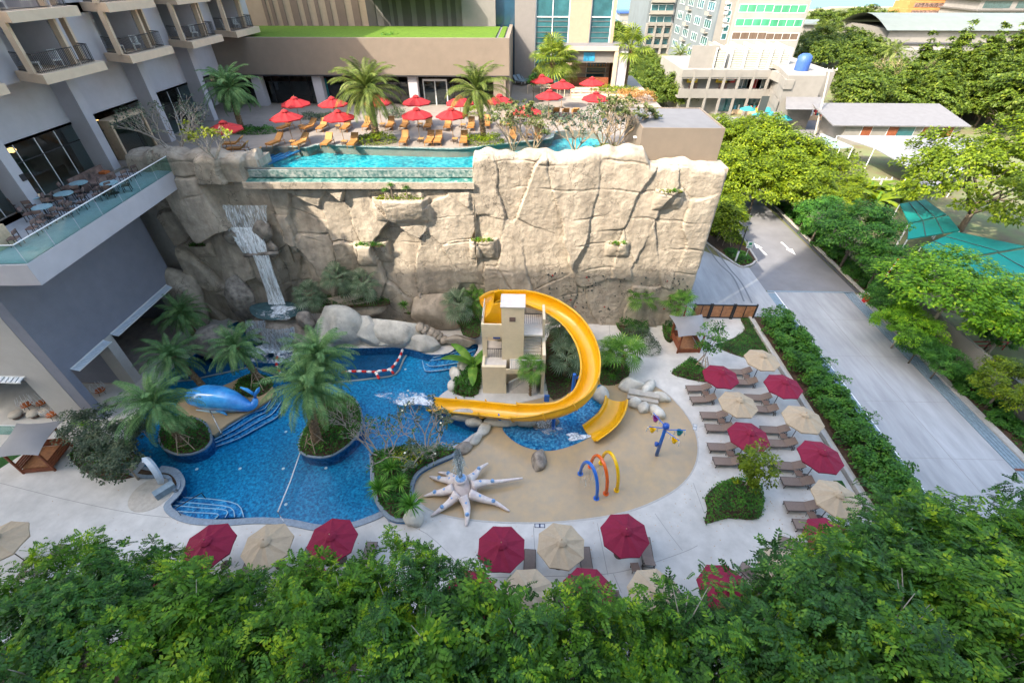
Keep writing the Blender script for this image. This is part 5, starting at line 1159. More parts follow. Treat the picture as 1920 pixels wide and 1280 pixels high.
path = [P(912, 566, 6.7), P(930, 556, 6.6), P(965, 556, 6.4), P(1000, 562, 6.15), P(1040, 578, 5.8), P(1075, 605, 5.4), P(1100, 645, 5.0), P(1108, 690, 4.5), P(1095, 730, 3.9), P(1062, 756, 3.2), P(1020, 768, 2.6), P(975, 771, 2.15), P(930, 767, 1.7), P(880, 762, 1.2), P(840, 759, .85), P(806, 756, .55)]
sp_ = smoothpoly(path, 8, False); n = len(sp_); nsec = 12
for k in range(nsec):
    a, b_ = int(k*(n-1)/nsec), int((k+1)*(n-1)/nsec); seg = sp_[a:b_+1]
    ban = [(-.42 if 28 < a+i < 76 else (-.42*max(0, 1-(abs(a+i-52)-24)/14))) for i in range(len(seg))]
    trough(seg, .66 if k < 9 else .62, 'slide_section', 'slide_yellow', sl_, ban=ban, depth=1.05, arc=1.12 if k < 9 else 1.0)
    f = seg[0]; d = (seg[1]-seg[0]).normalized(); s = Vector((d.y, -d.x, 0)).normalized(); u = s.cross(d); bb = ban[0]; s, u = s*cos(bb)+u*sin(bb), u*cos(bb)-s*sin(bb)
    if k:
        m = MB(); 
        for i in range(12):
            a1, a2 = -pi/2-.58*pi+1.16*pi*i/12, -pi/2-.58*pi+1.16*pi*(i+1)/12; r_ = .74
            m.beam(f+s*cos(a1)*r_+u*sin(a1)*r_*1.05, f+s*cos(a2)*r_+u*sin(a2)*r_*1.05, .08, .10)
        m.build('flange', 'slide_yellow', sl_)
for (px, z, dx) in (((1103, 700), 3.7, -1.0), ((1040, 765), 2.3, 0), ((937, 775), 1.2, 0)):
    p = P(*px, z); MB().tube([(p.x+dx, p.y, 0), (p.x+dx, p.y, z-.1)], .14, 10).build('support_post', 'blue_paint', sl_)
    if dx: MB().tube([(p.x+dx, p.y, z-.6), (p.x, p.y, z+.1)], .09, 8).tube([(p.x+dx, p.y, z-1.8), (p.x+.2, p.y, z-.1)], .06, 8).build('brace', 'blue_paint', sl_)
p = P(935, 785, .2); MB().box(p.x-.3, p.x+.3, p.y-.3, p.y+.3, 0, .5).build('footing', 'kerb', sl_)
foam_patch((782, 752), (1.5, .45), -.11, 'foam_dense', name='splash', label='white splash on the water at the foot of the long yellow slide', cat='splash'); foam_patch((760, 745), (2.0, .7), -.115, 'foam', name='splash', label='thin foam drifting away from the long yellow slide', cat='splash')
s2 = thing('small_water_slide', 'short wide yellow slide running from the rock steps into the wading pool', 'water slide', (8, 23, 0), world=True)
trough(smoothpoly([P(1156, 745, 1.35), P(1153, 762, 1.15), P(1141, 783, .9), P(1122, 800, .7), P(1105, 812, .5)], 6, False), .74, 'slide_bed', 'slide_yellow', s2, depth=.72, arc=1.05, lipw=.12)
foam_patch((1082, 818), (.8, .35), .056, 'foam_dense', name='splash', label='small white splash at the foot of the short yellow slide', cat='splash')
# ---- slide tower
st = thing('slide_tower', 'cream stair tower of the water slide with a square shaft and white railings', 'tower', (-.5, 27, 0), world=True)
def tb(name, m, *q, parent=st):
    b = MB()
    for x in q: b.box(*x)
    return b.build(name, m, parent)
tb('shaft', 'tower_cream', (-1.55, .15, 27.2, 28.8, 0, 7.75)); tb('shaft_cap', 'tower_floor', (-1.62, .22, 27.13, 28.87, 7.75, 7.85)); tb('window', 'interior', (-.95, -.5, 27.16, 27.2, 6.5, 6.9)); 
tb('wall', 'tower_cream', (-3.1, -1.2, 26.05, 26.3, 0, 2.9), (-3.1, -2.9, 26.3, 29.5, 0, 2.9)); tb('floor', 'tower_floor', (-3.1, -1.2, 26.3, 29.8, 2.5, 2.65)); tb('column', 'tower_cream', (-3.1, -2.75, 27.4, 27.75, 2.65, 5.6))
tb('parapet', 'tower_cream', (-3.1, -1.55, 27.3, 27.45, 4.9, 6.1), (-3.1, -2.95, 27.45, 30.2, 4.9, 6.1)); tb('floor', 'tower_floor', (-3.1, 1.6, 27.45, 30.2, 4.9, 5.05)); tb('wall', 'tower_cream', (1.6, 1.85, 26.05, 30.2, 0, 4.2)); tb('wall', 'tower_cream', (1.6, 1.8, 28.2, 30.2, 4.2, 6.0)); tb('wall', 'tower_cream', (.15, 1.6, 29.9, 30.2, 0, 4.9)); tb('wall', 'tower_cream', (-2.9, -1.2, 29.6, 29.8, 0, 4.9))
tb('landing', 'tower_floor', (-.9, 1.85, 26.0, 27.2, 2.55, 2.75)); tb('beam', 'tower_cream', (-1.2, 1.85, 25.95, 26.05, 2.3, 2.75)); tb('landing', 'tower_floor', (.15, 1.6, 28.4, 29.9, 4.7, 4.9))
for k in range(9): tb('stair', 'tower_floor', (.2, 1.55, 27.2+k*.14, 27.34+k*.14, 2.75+k*.22-.25, 2.75+(k+1)*.22))
for k in range(11): tb('stair', 'tower_floor', (-.95+k*.2, -.75+k*.2, 26.1, 27.1, .0, .2+k*.22))
def rail(pts, h, parent, m='rail_white', st_=.14, name='railing'):
    b = MB()
    for a, c in zip(pts[:-1], pts[1:]):
        a, c = Vector(a), Vector(c); b.beam(a+Vector((0, 0, h)), c+Vector((0, 0, h)), .05); n = max(2, int((c-a).length/st_))
        for i in range(n+1): q = a.lerp(c, i/n); b.beam(q, q+Vector((0, 0, h)), .025)
    return b.build(name, m, parent)
rail([(-.9, 26.05, 2.75), (1.8, 26.05, 2.75)], .95, st); rail([(-.95, 26.05, .4), (-.2, 26.05, .9), (1.3, 26.05, 2.3)], .9, st); rail([(.2, 28.9, 5.05), (1.55, 28.9, 5.05)], .95, st, 'metal_dark'); rail([(.15, 27.2, 2.95), (.15, 28.4, 4.9)], .01, st)
rail([(-3.0, 27.5, 6.1), (-3.0, 29.9, 6.1)], .6, st); rail([(-2.75, 27.5, 2.65), (-1.55, 27.5, 2.65)], .9, st, 'metal_dark')
boxp = MB().box(-2.4, -1.8, 29.4, 29.6, 3.0, 4.1).build('door', 'blue_deep', st)
tag(MB().box(0, 0, 0, 0, 0, 0) and MB().tube([P(1022, 738, 0), P(1022, 738, .9)], .03, 6).box(P(1024, 738, 0).x-.2, P(1024, 738, 0).x+.2, 25.2, 25.3, .0, .7).build('rules_board', 'blue_paint'), 'small blue rules board at the foot of the slide tower', 'sign')
# yellow slide gate hood
b = MB(); a = Vector((-3.0, 29.0, 5.05)); 
for y in (28.2, 29.9):
    prof = [(-3.0, 5.05), (-3.0, 5.9), (-2.5, 6.5), (-2.2, 7.3), (-1.6, 7.5), (-1.5, 7.0), (-1.5, 5.05)]
    v = [(x, y, z) for x, z in prof]+[(x, y+.08, z) for x, z in prof]; n = len(prof); b.add(v, [tuple(range(n)), tuple(range(2*n-1, n-1, -1))]+[(i, i+n, (i+1) % n+n, (i+1) % n) for i in range(n)])
b.add([(-3.0, 28.28, 5.9), (-3.0, 29.9, 5.9), (-2.5, 29.9, 6.5), (-2.5, 28.28, 6.5), (-2.2, 28.28, 7.3), (-2.2, 29.9, 7.3)], [(0, 1, 2, 3), (3, 2, 5, 4)]); b.build('start_hood', 'slide_yellow', sl_)
# ---- rocks round the small slide and the wading pool
for i, (x, y, z, s_, sd, lb) in enumerate([(1185, 722, .45, (1.3, .7, .75), 61, 'boulder behind the top of the small slide'), (1125, 742, .4, (.75, .9, .85), 62, 'pale boulder left of the small slide mouth'), (1232, 772, .35, (.5, .8, .5), 63, 'rounded boulder at the right end of the rock steps'), (1190, 755, .4, (.6, .5, .6), 64, 'boulder just right of the small slide'), (1207, 764, .3, (.6, .45, .5), 65, 'low boulder below the rock steps'), (1215, 727, .4, (1.4, .45, .55), 66, 'long rough stone above the rock steps'), (1238, 745, .35, (.5, .8, .5), 67, 'corner stone right of the rock steps'), (1010, 862, .25, (1.05, .6, .55), 68, 'brown seat shaped rock alone on the splash pad')]):
    rock_at((x, y), z*.6, s_, sd, lb, 'rock_pale' if sd != 68 else 'rock_brown', rz=.2*i, sub=3)
for k in range(3): p = P(1200-k*2, 738+k*9, .5-.2*k); tag(MB().obox(p+Vector((.3, 0, -.15)), (2.4, .6, .5), R(-12)).build('rock_step', 'paver'), ('uppermost', 'middle', 'lowest')[k]+' white ramp step between the boulders by the small slide', 'step')
foam_rock = rock_at((1020, 788), .1, (1.35, .85, .75), 70, 'grey boulder with water running over it below the slide', 'rock_brown', sub=3)
kc = [((870, 778), (1.1, .5, .5), 'long pale kerb stone left of the slide post'), ((888, 792), (.7, .45, .45), 'rounded kerb stone above the stone chain junction'), ((935, 792), (1.3, .35, .42), 'long kerb stone under the slide'), ((962, 788), (.6, .45, .5), 'lumpy kerb stone right of the slide post'), ((985, 792), (.8, .4, .45), 'kerb stone beside the running boulder'), ((906, 806), (.45, .8, .42), 'kerb stone between pool and splash pad'), ((893, 822), (.4, .8, .4), 'second kerb stone between pool and splash pad'), ((868, 840), (.75, .45, .42), 'dark kerb stone at the tip of the planter bed'),
      ((855, 702), (.5, .9, .6), 'pale boulder at the pool edge left of the tower'), ((868, 688), (.55, .7, .7), 'tall pale boulder above the pool edge left of the tower'), ((848, 722), (.4, .6, .4), 'small pale boulder where the tower bed meets the slide'), ((880, 715), (.4, .4, .35), 'round white stone in the bed left of the tower'), ((775, 972), (.65, .62, .6), 'big smooth grey boulder at the planter tip beside the octopus')]
for i, (px, s_, lb) in enumerate(kc): rock_at(px, s_[2]*.45, s_, 80+i, lb, 'rock_pale' if 'dark' not in lb else 'rock_brown', rz=(.5 if i in (5, 6, 7, 8) else 0)*(-1 if i in (5, 6) else 1), sub=3, cut=.25)
o = sheet([P(1008, 770, .95), P(1016, 780, .85), P(1025, 800, .3)], [.6, .75, .7], 9, m='fall_thin', name='water_sheet'); tag(o, 'thin sheet of water running off the boulder under the slide', 'waterfall'); foam_patch((1030, 806), (.9, .4), .057, 'foam', name='splash', label='white foam in front of the running boulder', cat='splash')
# ---- blue whale
wh_ = thing('whale_slide', 'big shiny blue whale sculpture with upturned tail on the pool landing', 'sculpture', P(415, 765, 0), world=True)
tilemat('whale_skin', (.01, .12, .55), (.015, .19, .70), (.05, .32, .80), 1.2); MATS['whale_skin'].node_tree.nodes['Principled BSDF'].inputs['Roughness'].default_value = .25; MATS['whale_skin'].node_tree.nodes['Principled BSDF'].inputs['Coat Weight'].default_value = .6
mat('whale', (.06, .36, .85), .22, .35, .8, spec=.6, coat=.7, col2=(.015, .18, .62)); mat('whale_belly', (.35, .55, .75), .3, .1, 2, coat=.4)
wp = [P(352, 745, .7), P(362, 744, .85), P(385, 744, .95), P(410, 746, .95), P(432, 751, .85), P(450, 757, .6), P(466, 761, .4), P(476, 757, .45), P(479, 747, .8)]
wr_ = [.15, .68, .98, 1.0, .84, .64, .42, .30, .18]
wpp = smoothpoly(wp, 5, False); wrr = np.interp(np.linspace(0, 1, len(wpp)), np.linspace(0, 1, len(wr_)), wr_)
b = MB().tube(wpp, list(wrr), 20); o = b.build('body', 'whale', wh_, True)
e = wpp[-1]; b = MB()
for s_ in (-1, 1):
    q = [e+Vector((0, 0, -.15)), e+Vector((.12*s_, .12, .3)), e+Vector((.55*s_, .1, .75)), e+Vector((.75*s_, .0, 1.25)), e+Vector((.35*s_, .12, .95)), e+Vector((.04*s_, .1, .55))]
    v = [Vector(p)+Vector((0, -.06, 0)) for p in q]+[Vector(p)+Vector((0, .08, 0)) for p in q]; n = 6
    b.add(v, [tuple(range(n)), tuple(range(2*n-1, n-1, -1))]+[(i, i+n, (i+1) % n+n, (i+1) % n) for i in range(n)])
b.build('tail_fin', 'whale', wh_, True)
b = MB(); c = P(400, 757, .6); b.tube([c, c+Vector((.6, -.45, -.2)), c+Vector((1.3, -.75, -.4))], [.25, .2, .05], 8).build('flipper', 'whale', wh_, True)
MB().tube([P(368, 768, .12), P(400, 772, .1), P(455, 770, .1)], [.05, .12, .05], 6).build('belly_seam', 'whale_belly', wh_, True)
# ---- octopus fountain: pale body, eight arms with blue bosses
mat('octo', (.70, .64, .60), .5, .10, 3, .1, col2=(.60, .50, .50)); mat('octo_blue', (.20, .36, .62), .4, .45, 9)
oc = P(866, 915, 0); ot = thing('octopus_fountain', 'pale octopus play fountain with blue bosses and eight arms spread on the splash pad', 'fountain', oc, world=True)
MB().lathe([(1.05, -.02), (.9, .3), (.62, .62), (.42, .85), (.36, .98), (.45, 1.08), (.36, 1.2), (0, 1.24)], 20, oc).build('body', 'octo', ot, True)
MB().lathe([(.30, 1.1), (.38, 1.17), (.28, 1.28), (0, 1.31)], 14, oc).build('crown', 'octo_blue', ot, True)
arms = [[(858, 925), (845, 940), (825, 955), (808, 967)], [(868, 930), (875, 950), (876, 970), (874, 986)], [(880, 925), (905, 935), (930, 943), (955, 958)], [(885, 910), (905, 905), (930, 903), (980, 896)], [(878, 900), (890, 890), (900, 878), (915, 868)], [(855, 903), (840, 900), (820, 897), (806, 893)], [(850, 915), (830, 922), (812, 925), (795, 930)], [(858, 905), (850, 895), (838, 888), (822, 885)]]
for i, a in enumerate(arms):
    hs = (.75, .45, .28, .06) if i not in (3, 4) else (.8, .6, .55, .5); pts = smoothpoly([P(x, y, h) for (x, y), h in zip(a, hs)], 5, False); n = len(pts)
    MB().tube(pts, [.30*(1-j/n)+.04 for j in range(n)], 10).build('arm', 'octo', ot, True)
    for f in (.28, .62): p = pts[int(n*f)]; MB().lathe([(0, -.03), (.12, 0), (.14, .12), (.08, .24), (0, .26)], 10, p+Vector((0, 0, .05))).build('boss', 'octo_blue', ot, True)
o = MB()
for i in range(26):
    a = i*2.4; r = .10+.32*(i/26); h = 2.5-1.7*(i/26)**1.5; o.tube([oc+Vector((cos(a)*.1, sin(a)*.1, 1.25)), oc+Vector((cos(a)*r*.6, sin(a)*r*.6, 1.25+h*.8)), oc+Vector((cos(a)*r, sin(a)*r, 1.25+h*1.15)), oc+Vector((cos(a)*r*1.6, sin(a)*r*1.6, 1.4+h*.6))], [.03, .07, .09, .03], 5, False)
tag(o.build('water_jet', 'jet', smooth=True), 'white plume of water rising from the octopus', 'water jet')
# ---- three spray hoops
for (pa, top, pb_, m, lb) in (((1088, 888), (1095, 862, 2.4), (1118, 934), 'blue_paint', 'blue spray hoop, leftmost of the three arches on the splash pad'), ((1107, 875), (1120, 856, 2.4), (1136, 925), 'orange_paint', 'orange spray hoop between the blue and the yellow one'), ((1127, 868), (1140, 850, 2.4), (1156, 919), 'yellow_paint', 'yellow spray hoop, rightmost of the three arches on the splash pad')):
    a, b_ = P(*pa, 0), P(*pb_, 0); t = thing('spray_hoop', lb, 'spray arch', a, 0, 'three coloured spray hoops', world=True); pts = []
    for i in range(25): q = i/24; s_ = q; pts.append(a.lerp(b_, .5-.5*cos(pi*q))+Vector((0, 0, 2.25*sin(pi*q)**.85)))
    MB().tube(pts, .115, 10).build('hoop', m, t, True)
    for p in (a, b_): MB().cyl(p.x, p.y, 0, .06, .2).build('foot', m, t)
o = MB(); c = P(1112, 905, 0)
for i in range(30): x = c.x+random.uniform(-.9, 1.0); y = c.y+random.uniform(-.5, .5); h = random.uniform(.4, 1.7); o.tube([(x, y, h), (x+random.uniform(-.1, .1), y, h*.5), (x, y, .03)], [.012, .02, .008], 4, False)
tag(o.build('water_spray', 'jet'), 'fine spray falling under the three hoops', 'water jet')
# ---- tipping bucket post
bp0 = P(1231, 853, 0); bt_ = thing('tipping_buckets', 'blue post with four coloured tipping buckets on the splash pad', 'play equipment', bp0); H_ = 3.1
MB().tube([(0, 0, 0), (0, 0, H_)], [.13, .11], 10).build('post', 'blue_paint', bt_, True); MB().lathe([(0, .3), (.2, .22), (.24, 0), (.14, -.2)], 12, (0, 0, H_)).build('cap', 'blue_deep', bt_, True)
for a, z, l, m in ((R(178), H_-.15, 1.1, 'yellow_paint'), (R(118), H_, 1.3, 'purple_paint'), (R(-3), H_-.3, 1.35, 'teal_paint'), (R(-52), H_-.35, 1.15, 'yellow_paint')):
    e = Vector((cos(a)*l, sin(a)*l, z+.1)); m1 = MB().tube([(0, 0, z), e], .035, 6); m1.build('arm', 'blue_paint', bt_)
    c = Vector((cos(a)*l*.75, sin(a)*l*.75, z-.2)); b = MB().lathe([(.03, -.28), (.12, -.22), (.22, .16), (.2, .16), (.11, -.18)], 12, c); bk = b.build('bucket', m, bt_, True)
    f = MB(); d = Vector((cos(a), sin(a), 0)); f.tube([c-d*.35+Vector((0, 0, -.2)), c-d*.3+Vector((0, 0, .22))], .035, 6); f.tube([c+d*.33+Vector((0, 0, .22)), c+d*.38+Vector((0, 0, -.2))], .035, 6); f.build('bracket', 'white_plastic', bt_)
c = MB().lathe([(0, -.12), (.12, -.1), (.16, .14), (0, .16)], 10, (-.25, 0, 1.2)).build('valve_wheel', 'blue_deep', bt_, True)
# ---- grey water arch by the left planter
wa = thing('water_arch', 'grey blue water cannon arch bending over the pool from the left planter', 'fountain', P(300, 905, 0), world=True)
MB().tube(smoothpoly([P(302, 903, .1), P(296, 890, 1.1), P(285, 873, 1.9), P(275, 862, 2.2), P(268, 862, 2.25)], 4, False), [.22]*21, 4).build('arch', 'awning', wa); MB().beam(P(272, 863, 2.2), P(256, 882, .8), .34, .3).build('spout', 'coping', wa)
p = P(305, 925, 0); MB().obox(p+Vector((.2, .1, .25)), (.5, 1.2, .5), R(-38)).build('pedestal', 'gutter', wa)
MB().lathe([(0, .03), (1.3, .03), (1.35, 0)], 28, P(285, 925, 0)).build('round_plinth', 'paver', wa)
# ---- lines and floats on the water
def rope(pts, name, m, r, label, cat='rope'): return tag(MB().tube(pts, r, 6).build(name, m, smooth=True), label, cat)
rope([P(569, 830, .1), P(545, 900, -.1), P(521, 959, -.1)], 'lane_rope', 'white_plastic', .045, 'straight white lane rope from the palm island to the near pool edge')
rope([P(520, 958, -.1), P(533, 979, .1)], 'lane_rope', 'steel', .03, 'short grey tail of the lane rope fixed at the pool edge')
def floatline(px, label):
    t = thing('barrier_float', label, 'pool barrier', P(*px[0], -.1), world=True); pts = smoothpoly(PL(px, -.08), 6, False); L = 0; acc = 0
    tot = sum((b_-a).length for a, b_ in zip(pts[:-1], pts[1:])); n = max(2, int(tot/.42)); q = [pts[0]]; step = tot/n; d = 0
    for a, b_ in zip(pts[:-1], pts[1:]):
        l = (b_-a).length
        while d+l >= step*len(q) and len(q) <= n: f = (step*len(q)-d)/l; q.append(a.lerp(b_, f))
        d += l
    for i, (a, b_) in enumerate(zip(q[:-1], q[1:])): MB().tube([a, a.lerp(b_, .5), b_], [.09, .13, .09], 8).build('float', 'red_plastic' if i % 2 else 'white_plastic', t, True)
floatline([(755, 655), (748, 672), (732, 692), (718, 694), (704, 697), (680, 696), (655, 696), (640, 698)], 'red and white float line round the deep pool on the right of the palms')
floatline([(524, 662), (518, 674), (519, 686), (526, 700), (534, 705), (545, 706)], 'red and white float line near the foot of the waterfall'); floatline([(704, 697), (711, 710)], 'short branch of the float line, left one of the pair'); floatline([(731, 692), (738, 700)], 'short branch of the float line, right one of the pair')
def handrail(a, b_, label, h=.85, m='steel'):
    a, b_ = Vector(a), Vector(b_); tag(MB().tube([a, a+Vector((0, 0, h)), b_+Vector((0, 0, h*.7)), b_], .035, 6).build('handrail', m, smooth=True), label, 'handrail')
handrail(P(340, 966, .0), P(385, 933, -.6), 'dark handrail at the corner steps of the pool', m='metal_dark'); handrail(P(402, 783, .1), P(420, 820, -.5), 'white handrail at the curved beach steps')
# ---- cabanas
def cabana(px, rz, label):
    t = thing('cabana', label, 'cabana', P(*px, 0), rz)
    for x in (-1.0, 1.0):
        for y in (-1.0, 1.0): MB().box(x-.06, x+.06, y-.06, y+.06, 0, 2.3 if y > 0 else 2.1).build('post', 'wood_red', t)
    for (x0, x1, y0, y1, z) in ((-1.1, 1.1, -1.06, -.96, 2.05), (-1.1, 1.1, .96, 1.06, 2.25), (-1.06, -.96, -1, 1, 2.1), (.96, 1.06, -1, 1, 2.1)): MB().box(x0, x1, y0, y1, z, z+.1).build('beam', 'wood_red', t)
    n = 8; v = []
    for i in range(n+1):
        for j in range(n+1): u_, w_ = i/n*2-1, j/n*2-1; pin = 1-.16*(1-u_*u_)*(w_*w_)-.16*(1-w_*w_)*(u_*u_); v.append((u_*1.55*(1-.14*(1-w_*w_)), w_*1.45*(1-.14*(1-u_*u_)), 2.35+.28*u_*w_*0+.35*(1-u_*u_)*(1-w_*w_)+.12*w_))
    f = [(i*(n+1)+j, (i+1)*(n+1)+j, (i+1)*(n+1)+j+1, i*(n+1)+j+1) for i in range(n) for j in range(n)]; MB().add(v, f).build('sail', 'tarp_white', t, True)
    for k in range(7): MB().box(-.95, .95, -1.0+k*.28, -.76+k*.28, .28, .33).build('floor_board', 'wood_red', t)
    for s_ in (-1, 1):
        for k in range(4): MB().box(s_*1.0-.02, s_*1.0+.02, -.94, .94, .38+k*.16, .50+k*.16).build('side_slat', 'wood_red', t)
    for k in range(3): MB().box(-.94, .94, -1.02, -.98, .05+k*.12, .15+k*.12).build('front_slat', 'wood_red', t)
    for k in range(4): MB().box(-.94, .94, .98, 1.02, .38+k*.18, .52+k*.18).build('back_slat', 'wood_red', t)
    MB().box(-.9, .9, -.9, .9, .33, .45).build('cushion', 'wood_panel', t); return t
cabana((1283, 648), R(4), 'red timber cabana with a white sail roof beside the rock cliff'); cabana((93, 862), R(8), 'red timber cabana with a white sail roof at the left edge of the deck')
# ---- slatted gates
gx = [PY(1298, 585, 36.9).x, PY(1331, 585, 36.9).x, PY(1374, 585, 36.9).x, PY(1417, 585, 36.9).x]
for k in range(3):
    x0, x1 = gx[k]+.08, gx[k+1]-.08; t = thing('slatted_gate', ('leftmost wooden slatted gate panel, half hidden by the palm', 'middle wooden slatted gate panel with black frame', 'rightmost wooden slatted gate panel with black frame')[k], 'gate', (x0, 36.9, 0), 0, 'slatted gates between garden and drive'); w = x1-x0
    for (a, b_, c, d) in ((0, w, .1, .2), (0, w, 1.55, 1.65), (0, .09, .1, 1.65), (w-.09, w, .1, 1.65), (w/2-.03, w/2+.03, .1, 1.65)): MB().box(a, b_, -.05, .05, c, d).build('frame', 'metal_dark', t)
    for i in range(9):
        for s_ in (0, 1): MB().box(.09+s_*w/2-.03*s_, w/2-.03+s_*(w/2-.06), -.02, .02, .22+i*.148, .34+i*.148).build('slat', 'wood_panel', t)
    for q in (0, w): MB().box(q-.06, q+.06, -.08, .08, -.03, 1.75).build('post', 'metal_dark', t)
# ---- lamp post, road sign, barrier
lp = P(1378, 492, 0); t = thing('lamp_post', 'black lamp post with a lantern head on the planted island', 'lamp post', lp); q = PY(1395, 418, lp.y); dx = q.x-lp.x; MB().tube([(0, 0, 0), (0, 0, 4.6)], [.09, .05], 8).build('pole', 'metal_dark', t); MB().obox((0, 0, .75), (.16, .16, 1.5)).build('sleeve', 'white_plastic', t); MB().lathe([(.02, 0), (.2, .25), (.16, .3)], 8, (0, 0, 4.6)).build('lantern', 'metal_white', t); MB().lathe([(.34, 0), (.3, .05), (0, .16)], 10, (0, 0, 4.92)).build('hood', 'metal_dark', t)
mat('sign_green', (.02, .30, .13), .5)
def pict(loc, label, rz=0, w=.75, h=.85, kind=0):
    t = thing('road_sign', label, 'sign', loc, rz); MB().cyl(0, 0, 0, 1.9, .035, n=8).build('post', 'metal_white', t); MB().box(-w/2, w/2, -.06, -.035, 1.55, 1.55+h).build('panel', 'white_plastic', t)
    g = MB().box(-.17, .17, -.075, -.06, 1.25+h*.88, 1.55+h*.86).box(.09, .17, -.075, -.06, 1.55+h*.55, 1.25+h*.88).box(-.12, .17, -.075, -.06, 1.55+h*.48, 1.55+h*.55).box(-.17, -.09, -.075, -.06, 1.55+h*.34, 1.55+h*.48).box(-.28, .28, -.075, -.06, 1.55+h*.14, 1.55+h*.24)
    g.build('lettering', 'sign_green', t)
pict(P(1396, 487, 0), 'white sign with green marks beside the lamp post'); pict(P(1369, 413, 0), 'green and white sign among the bright bushes')
t = thing('road_barrier', 'red and white striped road barrier standing open at the drive', 'barrier', P(1621, 566, 0), 0); MB().box(-.22, .22, -.2, .2, -.03, 1.0).build('housing', 'red_plastic', t); MB().lathe([(0, .2), (.2, .12), (.25, 0)], 10, (0, 0, 1.0)).build('cap', 'white_plastic', t)
for i in range(14): MB().beam((.1+.035*i, -.25, 1.0+.3*i), (.1+.035*(i+1), -.25, 1.0+.3*(i+1)), .09, .09).build('stripe', 'red_plastic' if i % 2 else 'white_plastic', t)
t = thing('steel_frame', 'low rusty red pipe frame beyond the trees on the right', 'frame', P(1845, 655, 0)); [MB().tube([(x, 0, 0), (x, 0, .9)], .05, 6).build('post', 'hold_red', t) for x in (-1.6, 0, 1.6)]; [MB().tube([(-1.6, 0, z), (1.6, 0, z)], .05, 6).build('rail', 'hold_red', t) for z in (.45, .9)]
# ================================================================ parasols, loungers, tables
mat('cloth_maroon', (.21, .007, .036), .8, .08, 6, .1, 60, var2=.05); mat('cloth_beige', (.42, .33, .23), .8, .06, 6, .1, 60, var2=.05); mat('cloth_red', (.33, .014, .018), .75, .08, 6, .1, 60); mat('sling', (.23, .175, .15), .8, .08, 8, .1, 80); mat('frame_brown', (.07, .05, .04), .5); mat('pole_wood', (.35, .22, .12), .6)
mat('lounger_tan', (.36, .165, .045), .6, .12, 6, .2, 40); mat('cushion_tan', (.42, .22, .075), .8, .08, 5, .1, 60); mat('table_brown', (.20, .13, .10), .6, .1, 5)
def umbrella_proto(m, R_=1.38, H=2.3, n=8, upper=False):
    t = thing('parasol', 'x', 'parasol'); rise = .55
    b = MB(); apex = (0, 0, H+rise)
    for k in range(n):
        a0, a1 = 2*pi*k/n, 2*pi*(k+1)/n; am = (a0+a1)/2; c0, c1 = Vector((cos(a0)*R_, sin(a0)*R_, H)), Vector((cos(a1)*R_, sin(a1)*R_, H)); cm = (c0+c1)/2+Vector((0, 0, -.01)); cm *= .985
        cm.z = H+.0
        A = Vector(apex); m0, m1 = A.lerp(c0, .5)+Vector((0, 0, .045)), A.lerp(c1, .5)+Vector((0, 0, .045)); mm = A.lerp(cm, .5)+Vector((0, 0, -.02))
        b.add([A, m0, mm, m1, c0, cm, c1], [(0, 1, 2), (0, 2, 3), (1, 4, 5, 2), (2, 5, 6, 3)]); v = Vector((0, 0, -.10)); b.add([c0, cm, c1, c1*.995+v, cm+v*.8, c0*.995+v], [(0, 5, 4, 1), (1, 4, 3, 2)])
    b.build('canopy', m, t)
    v = MB().lathe([(0, rise+.13), (.18, rise+.08), (.34, rise-.04)], 8, (0, 0, H)); v.build('vent_cap', m, t); MB().lathe([(0, .08), (.03, .05), (.035, 0)], 6, (0, 0, H+rise+.12)).build('finial', 'pole_wood', t)
    for k in range(n): a = 2*pi*k/n; MB().beam((0, 0, H+rise-.04), (cos(a)*R_*.97, sin(a)*R_*.97, H-.02), .02, .03).build('rib', 'pole_wood' if upper else 'frame_brown', t)
    MB().cyl(0, 0, .05, H+rise, .028, n=8).build('pole', 'pole_wood' if upper else 'frame_brown', t); MB().lathe([(0, .09), (.25, .08), (.3, 0)], 14).build('base', 'frame_brown', t); return t
def lounger_proto(kind):
    t = thing('sun_lounger', 'x', 'sun lounger'); up = kind == 'upper'; sm = 'lounger_tan' if up else 'sling'; fm = 'lounger_tan' if up else 'frame_brown'; hz = .34; th = .10 if up else .03
    MB().box(-.31, .31, -.98, .22, hz, hz+th).build('seat', sm, t)
    a = R(38 if up else 30); L = .78; b = MB(); e = Vector((0, .22+cos(a)*L, hz+.02+sin(a)*L)); s_ = Vector((0, .22, hz+.02)); b.beam(s_+Vector((0, 0, th/2)), e+Vector((0, 0, th/2)), .62, th); b.build('backrest', 'cushion_tan' if up else sm, t)
    for x in (-.33, .33):
        f = MB().beam((x, -1.0, hz), (x, .75, hz), .04, .04); f.build('side_rail', fm, t)
        for y in (-.85, .62): MB().beam((x, y, hz), (x, y+(.05 if y > 0 else -.05), 0), .04, .04).build('leg', fm, t)
        MB().beam((x*.9, .55, hz), (x*.9, e.y-.12, e.z-.06), .025).build('back_strut', fm, t)
    for y in ((-1.0,) if up else (-1.0, .45, .62, .78)): MB().beam((-.33, y, hz-.01), (.33, y, hz-.01), .03).build('cross_bar', fm, t)
    if not up: MB().beam((-.33, .82, hz-.3), (.33, .82, hz-.3), .03).build('cross_bar', fm, t); [MB().beam((x, .78, hz), (x, .82, hz-.3), .03).build('leg_link', fm, t) for x in (-.33, .33)]
    return t
def table_proto(m='table_brown'):
    t = thing('side_table', 'x', 'side table'); MB().box(-.24, .24, -.24, .24, .40, .44).build('table_top', m, t); [MB().beam((x, y, .4), (x*.8, y*.8, 0), .03).build('leg', 'frame_brown', t) for x in (-.2, .2) for y in (-.2, .2)]; return t
